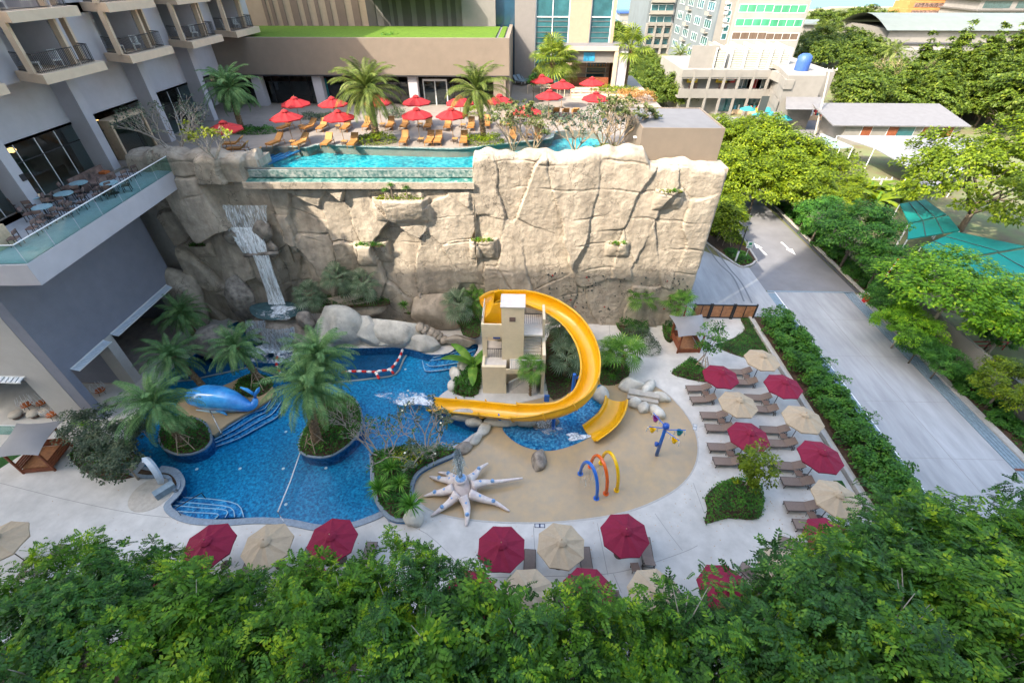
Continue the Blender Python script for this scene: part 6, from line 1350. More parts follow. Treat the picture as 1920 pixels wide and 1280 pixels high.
US = {'maroon': umbrella_proto('cloth_maroon'), 'beige': umbrella_proto('cloth_beige'), 'red': umbrella_proto('cloth_red', 1.4, 2.15, upper=True)}; used = set()
LO = {'low': lounger_proto('low'), 'upper': lounger_proto('upper')}; TB = {'brown': table_proto(), 'tan': table_proto('cushion_tan')}
def put(src, key, loc, rz, label, group):
    if key not in used: used.add(key); src.location = loc; src.rotation_euler = (0, 0, rz); src['label'] = label; src['group'] = group; return src
    return copy_tree(src, loc, rz, label, group)
GU, GL, GT = 'parasols round the lower pools', 'taupe sun loungers round the lower pools', 'small brown tables between the loungers'
lowu = [((1430, 672), 'beige', 'furthest parasol of the right row, beside the lawn'), ((1470, 721), 'maroon', 'furthest maroon parasol of the row along the hedge'), ((1507, 783), 'beige', 'beige parasol between two maroon ones along the hedge'), ((1540, 853), 'maroon', 'maroon parasol in the middle of the row along the hedge'), ((1570, 932), 'beige', 'beige parasol nearest the camera in the row along the hedge'), ((1558, 1008), 'maroon', 'maroon parasol half hidden by the tree at lower right'), ((1475, 1068), 'beige', 'beige parasol under the leaves at lower right'),
        ((1352, 703), 'maroon', 'maroon parasol beside the planted bed, furthest of the inner row'), ((1385, 755), 'beige', 'only beige parasol of the inner row by the splash pad'), ((1405, 816), 'maroon', 'maroon parasol behind the leafy young tree'),
        ((1172, 1000), 'maroon', 'maroon parasol nearest the splash pad, third of the front trio'), ((1052, 1020), 'beige', 'beige parasol between two maroon ones in front of the splash pad'), ((940, 1025), 'maroon', 'maroon parasol left in front of the splash pad'), ((1360, 1103), 'maroon', 'maroon parasol rising out of the leaves right of the middle'), ((1228, 1112), 'beige', 'beige parasol mostly hidden by leaves in the middle'), ((1103, 1110), 'maroon', 'maroon parasol half hidden by leaves in the middle'), ((990, 1112), 'beige', 'beige parasol among the leaves under the maroon one'), ((882, 1115), 'maroon', 'maroon parasol with only one corner showing among leaves'),
        ((390, 1020), 'maroon', 'leftmost maroon parasol below the big pool'), ((500, 1020), 'beige', 'beige parasol between two maroon ones below the big pool'), ((622, 1010), 'maroon', 'maroon parasol touching the pool edge, third below the big pool'), ((-5, 1015), 'beige', 'beige parasol cut by the left edge'), ((300, 1112), 'maroon', 'maroon parasol hidden under the trees at lower left'), ((572, 1108), 'maroon', 'maroon parasol hidden under the trees below the big pool')]
short = lambda s_: s_.split(',')[0]
for i, (px, c, lb) in enumerate(lowu):
    p = P(*px, 2.45); right = 0 <= i <= 9 and i not in (5, 6)
    o = put(US[c], c, (p.x, p.y, 0), .39+random.uniform(-.12, .12), lb, GU)
    o.scale = (1, 1, 1)
    if i <= 9:
        rz = -pi/2 if i not in (5, 6) else (-pi/2-.35 if i == 5 else -pi/2-.7); cx = p.x-1.0; ux, uy = cos(rz), sin(rz)
        for s_ in (-1, 1):
            q = Vector((cx, p.y, 0))+Vector((ux, uy, 0))*.62*s_
            put(LO['low'], 'low', q, rz+random.uniform(-.05, .05), ('near' if s_ > 0 else 'far')+' lounger under the '+short(lb), GL)
        put(TB['brown'], 'brown', (cx+.35, p.y, 0), rz, 'little brown table under the '+short(lb), GT)
    else:
        rz = pi
        if i in (13,): rz = pi+.5
        for s_ in (-1, 1):
            if i == 21 and s_ < 0: continue
            q = (p.x+s_*.05+(1.55 if s_ > 0 else -1.62)*1., p.y-.05, 0)
            if s_ < 0 and i in (11, 12, 10, 19, 20): continue
            put(LO['low'], 'low', q, rz+random.uniform(-.06, .06), ('right' if s_ > 0 else 'left')+' lounger beside the '+short(lb), GL)
        put(TB['brown'], 'brown', (p.x+.75, p.y-.9, 0), .1, 'small table beside the '+short(lb), GT)
p = P(1425, 1095, .3); put(LO['low'], 'low', (p.x, p.y, 0), pi+.6, 'lone slanting lounger right of the maroon parasol in the leaves', GL)
GU2, GL2, GT2 = 'red parasols on the upper terrace', 'tan loungers on the upper terrace', 'low tan tables on the upper terrace'
upu = [((420, 236), 'red parasol under the left date palm of the terrace'), ((535, 215), 'shaded red parasol at the left end above the upper pool'), ((553, 190), 'shaded red parasol nearest the restaurant column'), ((623, 190), 'red parasol behind the bright one, before the orange poster'), ((634, 215), 'bright red parasol left of the middle palm'), ((708, 187), 'red parasol half hidden behind the middle palm crown'), ((780, 187), 'dark red parasol in front of the restaurant door'), ((781, 211), 'bright red parasol right of the middle palm'), ((846, 211), 'bright red parasol left of the right date palm'), ((862, 188), 'red parasol behind the right date palm'), ((937, 185), 'dark red parasol right of the right date palm'),
       ((988, 205), 'red parasol behind the bare frangipani branches'), ((1030, 176), 'red parasol below the fan palms'), ((1117, 180), 'bright red parasol at the right above the dark pool end'), ((1055, 157), 'red parasol just right of the fan palm trunk'), ((1110, 152), 'red parasol in front of the pool bar'), ((1016, 147), 'small red parasol left of the fan palm trunk')]
for i, (px, lb) in enumerate(upu):
    p = P(*px, 17.1); sx = .02
    put(US['red'], 'red', (p.x, p.y, 14.7), .2+i*.3, lb, GU2)
    if i in (12, 13, 14, 15, 16): continue
    ds = (-1.25, 1.05) if i != 0 else (1.8,)
    for s_, dx in zip((-1, 1), ds):
        rz = (.35 if i in (1, 2) else 0) if i else pi/2
        put(LO['upper'], 'upper', (p.x+dx, p.y-.6, 14.7), -rz+random.uniform(-.05, .05), ('left' if s_ < 0 else 'right')+' tan lounger beside the '+short(lb), GL2)
    put(TB['tan'], 'tan', (p.x+.25, p.y-.6, 14.7), 0, 'low table beside the '+short(lb), GT2)
for i, px in enumerate(((1043, 210), (1061, 211), (1079, 211))):
    p = P(*px, 15.); put(LO['upper'], 'upper', (p.x, p.y, 14.7), pi, ('leftmost', 'middle', 'rightmost')[i]+' of the three tan loungers seen from behind above the dark pool end', GL2)
for i, px in enumerate(((452, 270), (462, 280))): p = P(*px, 15.); put(LO['upper'], 'upper', (p.x-.6, p.y, 14.7), -pi/2+.1, ('far', 'near')[i]+' lounger lying sideways at the left end of the upper pool', GL2)
# dining furniture: built once, copied
def chair_proto(m='metal_dark', seat='interior'):
    t = thing('dining_chair', 'x', 'chair'); MB().box(-.24, .24, -.24, .24, .42, .48).build('seat', seat, t); MB().beam((0, .22, .7), (0, .27, .92), .46, .05).build('backrest', seat, t)
    for x in (-.21, .21):
        for y in (-.21, .21): MB().beam((x, y, .42), (x*1.1, y*1.1, 0), .035).build('leg', m, t)
        MB().beam((x, .22, .45), (x, .26, .92), .035).build('back_post', m, t)
    return t
CH = chair_proto(); mat('seat_orange', (.45, .12, .03), .7, .1, 5); mat('table_glass', (.30, .48, .55), .15, .15, 3, spec=.8)
def dtable():
    t = thing('dining_table', 'x', 'table'); MB().lathe([(0, .76), (.55, .76), (.55, .72), (0, .72)], 14).build('table_top', 'table_glass', t); MB().cyl(0, 0, .03, .72, .05).build('pedestal', 'metal_dark', t); MB().lathe([(0, .04), (.3, .03), (.32, 0)], 12).build('base', 'metal_dark', t); return t
DT = dtable(); GC, GD = 'chairs along the glass balustrade', 'restaurant tables behind the glass'
for i, px in enumerate(((72, 440), (88, 428), (110, 415), (140, 405), (162, 392), (192, 375), (210, 365), (240, 342), (258, 332), (38, 460))):
    p = P(*px, 14.53); p.x = min(p.x, -27.7-.35); put(CH, 'ch', (p.x-.1, p.y, 14.53), -pi/2+random.uniform(-.4, .4), 'dark terrace chair at the glass balustrade, '+('second', 'third', 'fourth', 'fifth', 'sixth', 'seventh', 'eighth', 'ninth', 'tenth', 'first')[i]+' from the near corner', GC)
k = 0
for px in ((80, 390), (120, 365), (148, 345), (60, 372), (205, 345)):
    p = P(*px, 15.2); put(DT, 'dt', (p.x, p.y, 14.53), 0, ('nearest glass topped table on the restaurant terrace', 'second glass topped table on the restaurant terrace', 'third glass topped table on the restaurant terrace', 'glass topped table furthest inside the near window', 'glass topped table by the balustrade in the far bay')[k], GD)
    for j, a in enumerate((0.5, 2.1, 3.6, 5.2)): put(CH, 'ch', (p.x+cos(a)*.85, p.y+sin(a)*.85, 14.53), a-pi/2, ('right front', 'left back', 'left front', 'right back')[j].capitalize()+' chair of the '+('nearest', 'second', 'third', 'innermost', 'far bay')[k]+' glass topped table', 'chairs round the restaurant tables')
    k += 1
MB().prism([(-31.3, 22.2), (-29.6, 22.2), (-29.6, 23.4), (-31.3, 23.4)], 14.53, 15.7).build('planter_box', 'wood_pale', label='pale timber box at the near corner of the terrace', cat='planter')
SB = thing('banquette', 'dark padded bench with orange cushions behind the terrace glass', 'bench', (-31.6, 32.4, 14.53)); MB().box(-.4, .4, -1.6, 1.6, 0, .45).build('seat', 'interior', SB); MB().box(-.45, -.3, -1.6, 1.6, .45, .95).build('backrest', 'interior', SB); MB().obox((.0, 1.2, .52), (.5, .5, .14)).build('cushion', 'seat_orange', SB)
# white chairs and lounge chairs on the hotel balconies
def wchair():
    t = thing('balcony_chair', 'x', 'chair'); MB().box(-.25, .25, -.25, .25, .36, .42).build('seat', 'white_plastic', t)
    for i in range(5): MB().beam((-.2+i*.1, .24, .42), (-.2+i*.1, .36, .95), .05, .02).build('slat', 'white_plastic', t)
    for x in (-.22, .22):
        for y in (-.22, .22): MB().beam((x, y, .38), (x, y, 0), .04).build('leg', 'white_plastic', t)
    return t
WC = wchair(); nm = ('nearest', 'second', 'third', 'fourth', 'fifth')
for y, z, k in chair_spots:
    for j, (dx, dy, a) in enumerate(((-31.2, 1.9, 2.2), (-30.6, 3.0, .8))): put(WC, 'wc', (dx, y+dy, z), a, ('left' if j == 0 else 'right')+' white chair on the '+nm[k]+' balcony of the '+('lower' if z < 24 else 'upper')+' row', 'white chairs on the hotel balconies')
# lounge chairs and round drums in the left ground floor openings
def drum():
    t = thing('round_stool', 'x', 'stool'); MB().lathe([(0, .45), (.42, .45), (.46, .38), (.46, .3), (.3, .27)], 18).build('cushion', 'paver', t, True); MB().lathe([(.3, .27), (.34, .05), (.3, 0)], 14).build('base', 'interior', t, True); return t
DR = drum()
for i, px in enumerate(((28, 775), (62, 773), (85, 770), (208, 752))): p = P(*px, .4); put(DR, 'dr', (p.x, p.y, 0), 0, ('leftmost round pale stool in the left opening', 'middle round pale stool in the left opening', 'rightmost round pale stool in the left opening', 'round pale stool under the short awning by the pool')[i], 'round stools in the ground floor lounge')
def egg():
    t = thing('wire_chair', 'x', 'chair'); b = MB()
    for i in range(12): a = pi*.0+2*pi*i/12; b.tube([(cos(a)*.25, sin(a)*.25, .4), (cos(a)*.48, sin(a)*.48, .7), (cos(a)*.42, sin(a)*.42+.1, 1.1)], .02, 4)
    b.build('basket', 'metal_white', t); MB().lathe([(0, .5), (.36, .48), (.38, .4)], 12).build('cushion', 'seat_orange', t, True); b = MB(); [b.tube([(cos(a)*.2, sin(a)*.2, .4), (cos(a)*.3, sin(a)*.3, 0)], .02, 4) for a in (.8, 2.4, 3.9, 5.5)]; b.build('leg_frame', 'metal_dark', t); return t
EG = egg()
for i, px in enumerate(((48, 757), (76, 753), (95, 775), (186, 730))): p = P(*px, .5); put(EG, 'eg', (p.x, p.y, 0), i*1.3, ('left white wire chair with a red cushion in the left opening', 'white wire chair behind the round stools', 'red cushioned wire chair at the corner of the left opening', 'dark wire chair under the short awning by the pool')[i], 'wire chairs in the ground floor lounge')
t = thing('glass_fence', 'low green glass fence in front of the left ground floor lounge', 'fence', (-38, 20.8, 0), world=True)
for i in range(6): MB().beam((-46+i*1.75, 20.75, .55), (-44.35+i*1.75, 20.75, .55), .03, 1.0).build('glass_panel', 'glass_rail', t)
MB().beam((-46, 20.75, 1.08), (-35.6, 20.75, 1.08), .06).build('handrail', 'metal_white', t)
# row of small blue loungers left of the terrace palms, planter walls and rails by the bar
for i, (px, s_) in enumerate((((1020, 163), 1), ((1045, 168), 1), ((1090, 168), 1), ((1150, 190), 1))):
    p = P(*px, 15.5); t = thing('terrace_rail', ('left', 'second', 'third', 'right')[i]+' pale timber rail on the steps before the pool bar', 'railing', (p.x, p.y, 14.7), 0, 'pale rails before the pool bar'); MB().beam((-2, 0, 1.0), (2, 0, 1.0), .09).build('handrail', 'cream', t); [MB().beam((x, 0, 0), (x, 0, 1), .08).build('post', 'cream', t) for x in (-2, 0, 2)]
mat('pale_steps', (.5, .38, .3), .8, .1, 2)
for k in range(4): MB().box(5.5, 14.5, 60.5+k*.9, 61.4+k*.9, 14.7, 14.85+k*.15).build('terrace_step', 'pale_steps', kind='structure')
bl = [MB().obox((0, 0, .35), (1.9, .6, .12)).obox((.8, 0, .6), (.12, .6, .6)) for _ in range(1)]
for i in range(6):
    p = P(972+i*7, 157-i*1.5, 14.9); t = thing('blue_lounger', ('first', 'second', 'third', 'fourth', 'fifth', 'sixth')[i]+' of the blue grey loungers stored beside the restaurant, counted from the left', 'sun lounger', p, .9, 'blue grey loungers stored beside the restaurant'); MB().box(-.3, .3, -.9, .3, .3, .4).build('seat', 'gutter', t); MB().beam((0, .3, .35), (0, .8, .9), .6, .08).build('backrest', 'gutter', t); [MB().beam((x, y, .3), (x, y, 0), .05).build('leg', 'metal_white', t) for x in (-.28, .28) for y in (-.8, .3)]

# lamps glowing behind the restaurant glass
def glow(name, col, st_):
    m = bpy.data.materials.new(name); m.use_nodes = True; b = m.node_tree.nodes['Principled BSDF']; b.inputs['Base Color'].default_value = (*col, 1); b.inputs['Emission Color'].default_value = (*col, 1); b.inputs['Emission Strength'].default_value = st_; MATS[name] = m
glow('lamp_cool', (.45, .75, .9), 1.0); glow('lamp_warm', (1., .45, .15), 1.6)
def pendant(m):
    t = thing('pendant_lamp', 'x', 'lamp'); MB().lathe([(0, .18), (.2, .12), (.28, 0), (.2, -.12), (0, -.18)], 14).build('globe', m, t, True); MB().cyl(0, 0, .18, 1.1, .012, n=5).build('cord', 'metal_dark', t); return t
PC, PW = pendant('lamp_cool'), pendant('lamp_warm')
LP_ = []
for i, (y, x, k) in enumerate(((29.4, -35.2, 0), (30.8, -35.4, 0), (27.0, -35.3, 1), (32.6, -36.5, 1), (38.4, -35.3, 1), (40.2, -36.0, 1), (44.6, -35.4, 0), (46.3, -35.6, 0))):
    LP_.append(put((PC, PW)[k], ('pc', 'pw')[k], (x, y, 16.9), 0, ('cool', 'warm')[k]+' globe lamp behind the terrace glass, '+ORD[i]+' in the list from the near bay', 'globe lamps in the restaurant'))
for k in range(8): LP_[k]['label'] = ('left pale blue lamp in the near bay of the restaurant', 'right pale blue lamp in the near bay of the restaurant', 'orange lamp at the near end of the restaurant window', 'orange lamp at the back of the near bay', 'left orange lamp behind the timber doorway', 'right orange lamp behind the timber doorway', 'left pale blue lamp in the far bay of the restaurant', 'right pale blue lamp in the far bay of the restaurant')[k]
# round white lights on the pool floor
for i, px in enumerate(((369, 879), (450, 878), (531, 878), (536, 945), (611, 877), (536, 809), (760, 692), (765, 732))):
    p = P(*px, -.88); tag(MB().lathe([(0, .02), (.09, .02), (.11, 0)], 12, p).build('pool_light', 'paint_white'), ('leftmost of the four in a row', 'second of the four in a row', 'third of the four in a row', 'nearest the camera by the lane rope', 'fourth of the row, below the palm island', 'above the row, beside the palm island', 'beside the deep grotto pool', 'near the foot of the long slide')[i]+', round white light on the pool floor', 'pool light', 'white lights on the pool floor')
leafmat('leaf_olive', (.05, .07, .015), (.15, .19, .06), .3, (.3, .3, .1))
# ================================================================ planting
# ---- date palms by the lower pool
def palm_at(base, crown, z, label, **k):
    p = P(*base, z); q = PY(crown[0], crown[1], p.y); return date_palm(label, p, q.z-z, lean=(q.x-p.x, 0), **k)
palm_at((372, 640), (342, 588), 0.2, 'shadowed date palm against the dark hotel wall, furthest back by the waterfall', seed=1, sc=.95)
palm_at((378, 722), (322, 668), 0.2, 'date palm left of the whale with its reddish trunk at the water', seed=2, sc=.98)
palm_at((488, 715), (443, 652), 0.1, 'date palm behind the tail of the whale', seed=3, sc=1.0)
palm_at((345, 832), (290, 758), 0.3, 'date palm on the round island left of the whale', seed=4, sc=1.12)
palm_at((612, 800), (598, 668), 0.45, 'rear date palm of the pair on the middle island', seed=5, sc=1.05)
palm_at((597, 828), (578, 722), 0.45, 'front date palm of the pair on the middle island', seed=6, sc=1.2, r=.3)
for i, (c, z) in enumerate(((P(592, 835, .5), .5), (P(350, 838, .4), .4), (P(488, 722, .2), .2), (P(1314, 690, .1), .1))):
    t = thing('timber_prop', ('timber props tied round the front palm of the middle island', 'timber props round the palm on the round island', 'timber props round the palm behind the whale', 'timber props round the young tree by the cabana')[i], 'tree prop', c, i)
    for k in range(4): a = k*pi/2+.3; MB().tube([(cos(a)*.75, sin(a)*.75, 0), (cos(a)*.18, sin(a)*.18, 1.35)], .035, 5).build('stake', 'stake', t)
    for k in range(4): a = k*pi/2+.3; b_ = a+pi/2; MB().tube([(cos(a)*.5, sin(a)*.5, .6), (cos(b_)*.5, sin(b_)*.5, .6)], .025, 5).build('cross_bar', 'stake', t)
GUP = 'sunlit date palms on the upper terrace'
palm_at((455, 246), (430, 165), 14.7, 'shaded date palm at the left end of the upper terrace', seed=7, sc=1.1, group=GUP)
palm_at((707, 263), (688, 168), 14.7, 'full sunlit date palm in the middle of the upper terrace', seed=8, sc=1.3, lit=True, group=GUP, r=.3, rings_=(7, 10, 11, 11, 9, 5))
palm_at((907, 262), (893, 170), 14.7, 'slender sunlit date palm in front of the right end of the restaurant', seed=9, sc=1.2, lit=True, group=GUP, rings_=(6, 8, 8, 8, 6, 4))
# ---- fan palms
def fan_at(base, crown, z, label, **k):
    p = P(*base, z); q = PY(crown[0], crown[1], p.y); return fan_palm(label, (p.x, p.y, z), max(.4, q.z-z), **k)
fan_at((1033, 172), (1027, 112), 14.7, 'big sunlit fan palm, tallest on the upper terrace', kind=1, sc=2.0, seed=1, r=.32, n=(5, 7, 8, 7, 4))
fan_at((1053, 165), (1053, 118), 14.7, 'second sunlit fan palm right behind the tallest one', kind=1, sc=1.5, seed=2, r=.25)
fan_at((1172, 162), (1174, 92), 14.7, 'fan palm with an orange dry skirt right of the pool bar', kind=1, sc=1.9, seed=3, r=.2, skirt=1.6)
LOWN = (3, 5, 5, 3, 1)
fan_at((1193, 606), (1204, 558), 0, 'fan palm at the foot of the cliff with a square trunk base', sc=1.15, n=LOWN, seed=4); fan_at((1262, 618), (1273, 572), 0, 'fan palm behind the cabana', sc=1.15, n=LOWN, seed=5)
fan_at((1165, 695), (1165, 662), 0, 'low bright fan palm right of the yellow slide', sc=1.35, seed=6, n=(3, 5, 5, 4, 1)); fan_at((1140, 680), (1132, 655), 0, 'second bright fan palm touching the yellow slide', sc=1.0, n=LOWN, seed=7)
fan_at((1058, 705), (1060, 668), 0, 'fan palm inside the curve of the slide, nearest the post', sc=1.15, seed=8, kind=2); fan_at((1050, 660), (1050, 612), 0, 'taller fan palm inside the curve of the slide behind the stairs', sc=1.15, seed=9, kind=2); fan_at((1075, 650), (1080, 620), 0, 'small fan palm under the far curve of the slide', sc=.9, seed=21)
fan_at((994, 741), (988, 688), 0, 'small fan palm with a thin trunk in front of the slide tower', sc=.85, seed=10, r=.09, n=(3, 5, 5, 4, 2))
fan_at((642, 560), (615, 520), 3.2, 'silver leaved palm on the rock ledge, left of the pair', sc=1.1, seed=11, kind=2, r=.1); fan_at((690, 560), (672, 530), 3.2, 'silver leaved palm on the rock ledge, right of the pair', sc=1.0, seed=12, kind=2, r=.1); fan_at((585, 570), (587, 552), 3.0, 'short silver palm at the left end of the rock ledge', sc=1.0, seed=13, kind=2)
fan_at((862, 612), (850, 570), .6, 'silver palm at the foot of the cliff left of the slide tower', sc=1.15, seed=14, kind=2, r=.11); fan_at((890, 600), (888, 560), .6, 'green fan palm just behind the left corner of the slide tower', sc=1.05, seed=15)
# ---- spiky plants
sp = [((755, 542), 3.2, 1.35, 'spiky green plant on the rock ledge, leftmost and highest'), ((757, 575), 2.6, 1.3, 'spiky green plant at the ledge rim below the highest one'), ((800, 565), 2.6, 1.45, 'spiky green plant in the middle of the rock ledge'), ((822, 560), 2.6, 1.1, 'spiky green plant at the right end of the rock ledge'),
      ((733, 880), 1.25, 1.9, 'spiky plant furthest up the planter beside the splash pad'), ((712, 920), 1.2, 2.1, 'large spiky plant on the left rim of the planter'), ((772, 950), 1.1, 2.1, 'large spiky plant at the tip of the planter beside the octopus'), ((750, 908), 1.1, 1.6, 'spiky plant between the three big ones in the planter'), ((1148, 708), .3, .8, 'small spiky plant under the bright fan palm'), ((1196, 604), .3, 1.0, 'spiky dark shrub beside the palm at the foot of the cliff')]
for i, (px, z, s_, lb) in enumerate(sp): p = P(*px, z); tuft(lb, (p.x, p.y, z-.25), s_*.72, .28)
for (p, hw, dep), lb in zip(POCK, ('long planted pocket high on the cliff', 'planted pocket in the shade left of the middle', 'round planted pocket in the middle of the cliff', 'planted pocket near the right end of the cliff', 'narrow planted crack low on the right of the cliff', 'planted pocket in the shade at the left end')):
    q = [(p.x+cos(a)*hw*.85, YW-dep*.42+sin(a)*dep*.36) for a in np.linspace(0, 2*pi, 20, False)]
    bed('pocket_plants', q, .38 if hw > 1 else .3, 'leaf_sunny' if p.x > -14.5 and hw != 1.55 else 'leaf_mid', 'green plants growing in the '+lb, 'plants', None, z=p.z-.02, dens=300, L=.16, W_=.035, rag=.9)
p = POCK[0][0]
for i, (dx, h) in enumerate(((-1.0, .7), (-.5, 1.1), (.7, .9))): tuft(('left', 'tallest', 'right')[i]+' of three small palms in the long pocket high on the cliff', (p.x+dx, YW-.55, p.z), .55, h, 'tuft')
for (k, dx) in ((1, -.7), (1, .3), (2, -.5), (2, .5), (3, .2), (4, .4), (4, -.3)): p = POCK[k][0]; tuft('small tuft '+('left' if dx < 0 else 'right')+' in the '+('shaded', 'middle', 'right hand', 'low cracked')[k-1]+' planted pocket of the cliff', (p.x+dx, YW-.4, p.z), .45, .1, 'tuft')
# ---- beds
bed('ground_cover', offset(isl1, .12), .6, z=.12, dens=170, label='leafy ground cover on the round island', L=.15)
bed('ground_cover', offset(isl2, .12), .65, z=.16, dens=170, label='leafy ground cover on the middle palm island', L=.15)
bed('ground_cover', isl3, .75, z=.28, dens=190, label='dense leafy planting between the pool and the splash pad', L=.16, W_=.055)
q3 = PL([(735, 855), (775, 850), (800, 860), (790, 885), (750, 895), (732, 880)]); bed('flower_patch', q3, .4, 'leaf_yellow', 'patch of yellow green flowering plants in the long planter', z=.75, dens=120, soil=False)
def px_bed(pts, h, m, label, z=0., **k): return bed('ground_cover', smoothpoly(PL(pts, z), 3), h, m, label, z=z, **k)
px_bed([(440, 735), (450, 712), (478, 702), (505, 706), (512, 722), (495, 740), (470, 745)], .45, 'leaf_bed', 'round green bush bed at the tail of the whale', dens=190)
px_bed([(1258, 700), (1280, 682), (1296, 672), (1318, 690), (1330, 716), (1295, 712)], .6, 'leaf_hedge', 'bright bushy bed under the young tree beside the maroon parasol', dens=200)
px_bed([(1322, 930), (1350, 905), (1385, 900), (1425, 915), (1430, 960), (1412, 975), (1365, 972), (1322, 982), (1325, 955)], .85, 'leaf_hedge', 'large square cut bed of dark leaves under the leafy young tree', dens=220)
px_bed([(1388, 598), (1409, 600), (1428, 640), (1444, 668), (1405, 672), (1368, 662), (1345, 648), (1378, 632), (1396, 616)], .22, 'leaf_bed', 'grassy green bed curving between cabana and hedge', dens=230, L=.16, W_=.03)
px_bed([(1152, 592), (1190, 583), (1212, 600), (1216, 625), (1200, 636), (1165, 625)], .9, 'leaf_bed', 'dark shrubs at the foot of the cliff behind the pale bush', dens=190); px_bed([(1242, 605), (1262, 600), (1262, 640), (1246, 636)], .8, 'leaf_bed', 'dark shrubs on the left side of the cabana', dens=190)
px_bed([(1165, 625), (1200, 618), (1230, 645), (1238, 665), (1205, 668), (1172, 650)], .9, 'leaf_grey', 'pale variegated bush between the fan palms', dens=170, soil=False)
px_bed([(1022, 640), (1060, 610), (1090, 640), (1098, 700), (1065, 738), (1028, 742)], .35, 'leaf_bed', 'sparse dark planting inside the curve of the slide', dens=60)
px_bed([(1118, 690), (1150, 680), (1180, 690), (1172, 715), (1128, 722)], .4, 'leaf_bed', 'low plants under the bright fan palms', dens=110)
px_bed([(852, 708), (876, 690), (898, 668), (898, 738), (852, 738)], .7, 'leaf_mid', 'leafy planting between the pool and the slide tower', dens=190, L=.2, W_=.06)
px_bed([(845, 772), (900, 770), (990, 778), (985, 790), (905, 795), (868, 782)], .22, 'leaf_yellow', 'yellow flecked plants on the brown soil under the slide', dens=60)
px_bed([(590, 556), (700, 556), (728, 562), (720, 573), (600, 575)], .4, 'leaf_bed', 'green plants along the high rock ledge', z=2.8, dens=120)
px_bed([(745, 572), (860, 572), (895, 590), (900, 630), (868, 628), (850, 600), (750, 586)], .5, 'leaf_bed', 'green plants on the ledge left of the slide tower', z=1.2, dens=120)
px_bed([(1355, 470), (1378, 470), (1400, 478), (1410, 490), (1398, 496), (1378, 494)], .5, 'leaf_mid', 'round bush bed at the tip of the planted island by the lamp post', dens=150, L=.2, W_=.07)
bed('ground_cover', [(23.5, 37.5), (26.5, 42), (26.5, 46), (22, 46)] and [(22.9, 56), (27.9, 52), (28.2, 65.8), (22.7, 65.8)], .6, 'leaf_sunny', 'sunlit shrubs on the planted island behind the lamp post', dens=70, L=.3, W_=.1)
# banana leaves beside the tower
def banana(label, p, sc, n=7, lm='fan'):
    t = thing('banana_plant', label, 'plant', p)
    for i in range(n):
        a = i*2.4; el = 1.15-.12*(i % 4); pts = []; q = Vector((0, 0, .2)); e = el
        for k in range(9): pts.append(q.copy()); q = q+Vector((cos(a)*cos(e), sin(a)*cos(e), sin(e)))*.28*sc; e -= .20
        s_ = Vector((-sin(a), cos(a), 0)); b = MB(); v = []
        for k, c in enumerate(pts): w = sc*.26*sin(pi*min(1, (k+.3)/8.3))**.6*(k > 0)+.02; v += [c-s_*w-Vector((0, 0, w*.25)), c, c+s_*w-Vector((0, 0, w*.25))]
        b.add(v, [(3*k+j, 3*k+j+1, 3*k+j+4, 3*k+j+3) for k in range(8) for j in (0, 1)]); b.build('leaf', lm, t)
    MB().cyl(0, 0, 0, .9*sc, .10*sc, .07*sc).build('stem', 'leaf_bed' if False else 'fan', t); return t
p = P(893, 700, 0); banana('tall broad leaved banana plant against the left wall of the slide tower', (p.x-.3, p.y+.6, 0), 1.5, 5)
for i, px in enumerate(((1660, 372), (1690, 380), (1640, 385), (1625, 366))): banana(('tallest', 'right hand', 'left hand', 'rear')[i]+' banana plant in the sunny patch beside the green canvas roofs', P(*px, .0), 2.2, 8, 'leaf_sunny')
# ---- hedge along the drive: clipped bushes standing shoulder to shoulder
hp = crown_mesh('foliage', (1.25, 1.35, .95), 42, 60, .17, .06, zmin=-.3, clump=.36, core=.7); RGk = random.Random(3)
ht_ = thing('hedge_bush', 'x', 'hedge'); link('foliage', hp, 'leaf_hedge', ht_, kind='stuff').location = (0, 0, .65); MB().tube([(0, 0, 0), (.05, 0, .8)], .06, 6).build('stem', 'bark', ht_)
copytree_many(ht_, [(24.55+RGk.uniform(-.12, .15), 3.2+i*1.72, 0, RGk.uniform(0, 6), RGk.uniform(.98, 1.15), ORD[i]+' hedge bush in the strip beside the concrete drive, counted from the near end') for i in range(20)], 'hedge bushes along the drive')
sp1 = thing('roadside_shrub', 'x', 'shrub'); link('foliage', crown_mesh('foliage', (1.0, 1.0, .6), 26, 45, .20, .07, zmin=-.2, clump=.38, core=.6), 'leaf_mid', sp1, kind='stuff').location = (0, 0, .35); MB().tube([(0, 0, 0), (0, 0, .4)], .05, 6).build('stem', 'bark', sp1)
copytree_many(sp1, [(37.0+(.3 if i % 2 else -.2)+(.5 if i > 24 else 0), 2.5+i*1.55, 0, RGk.uniform(0, 6), RGk.uniform(.8, 1.15), ORD[i]+' low shrub along the drain channel, counted from the near end') for i in range(41)], 'low shrubs along the right side of the drive')
bed('hedge_ground', rect(36.1, 1, 38.5, 66), .12, 'leaf_bed', 'ground ivy along the right side of the drive', dens=26, L=.22, W_=.09)
MB().prism(rect(-60, -2.5, 60, 7.2), None, .02).build('tree_bed', 'soil', kind='structure')
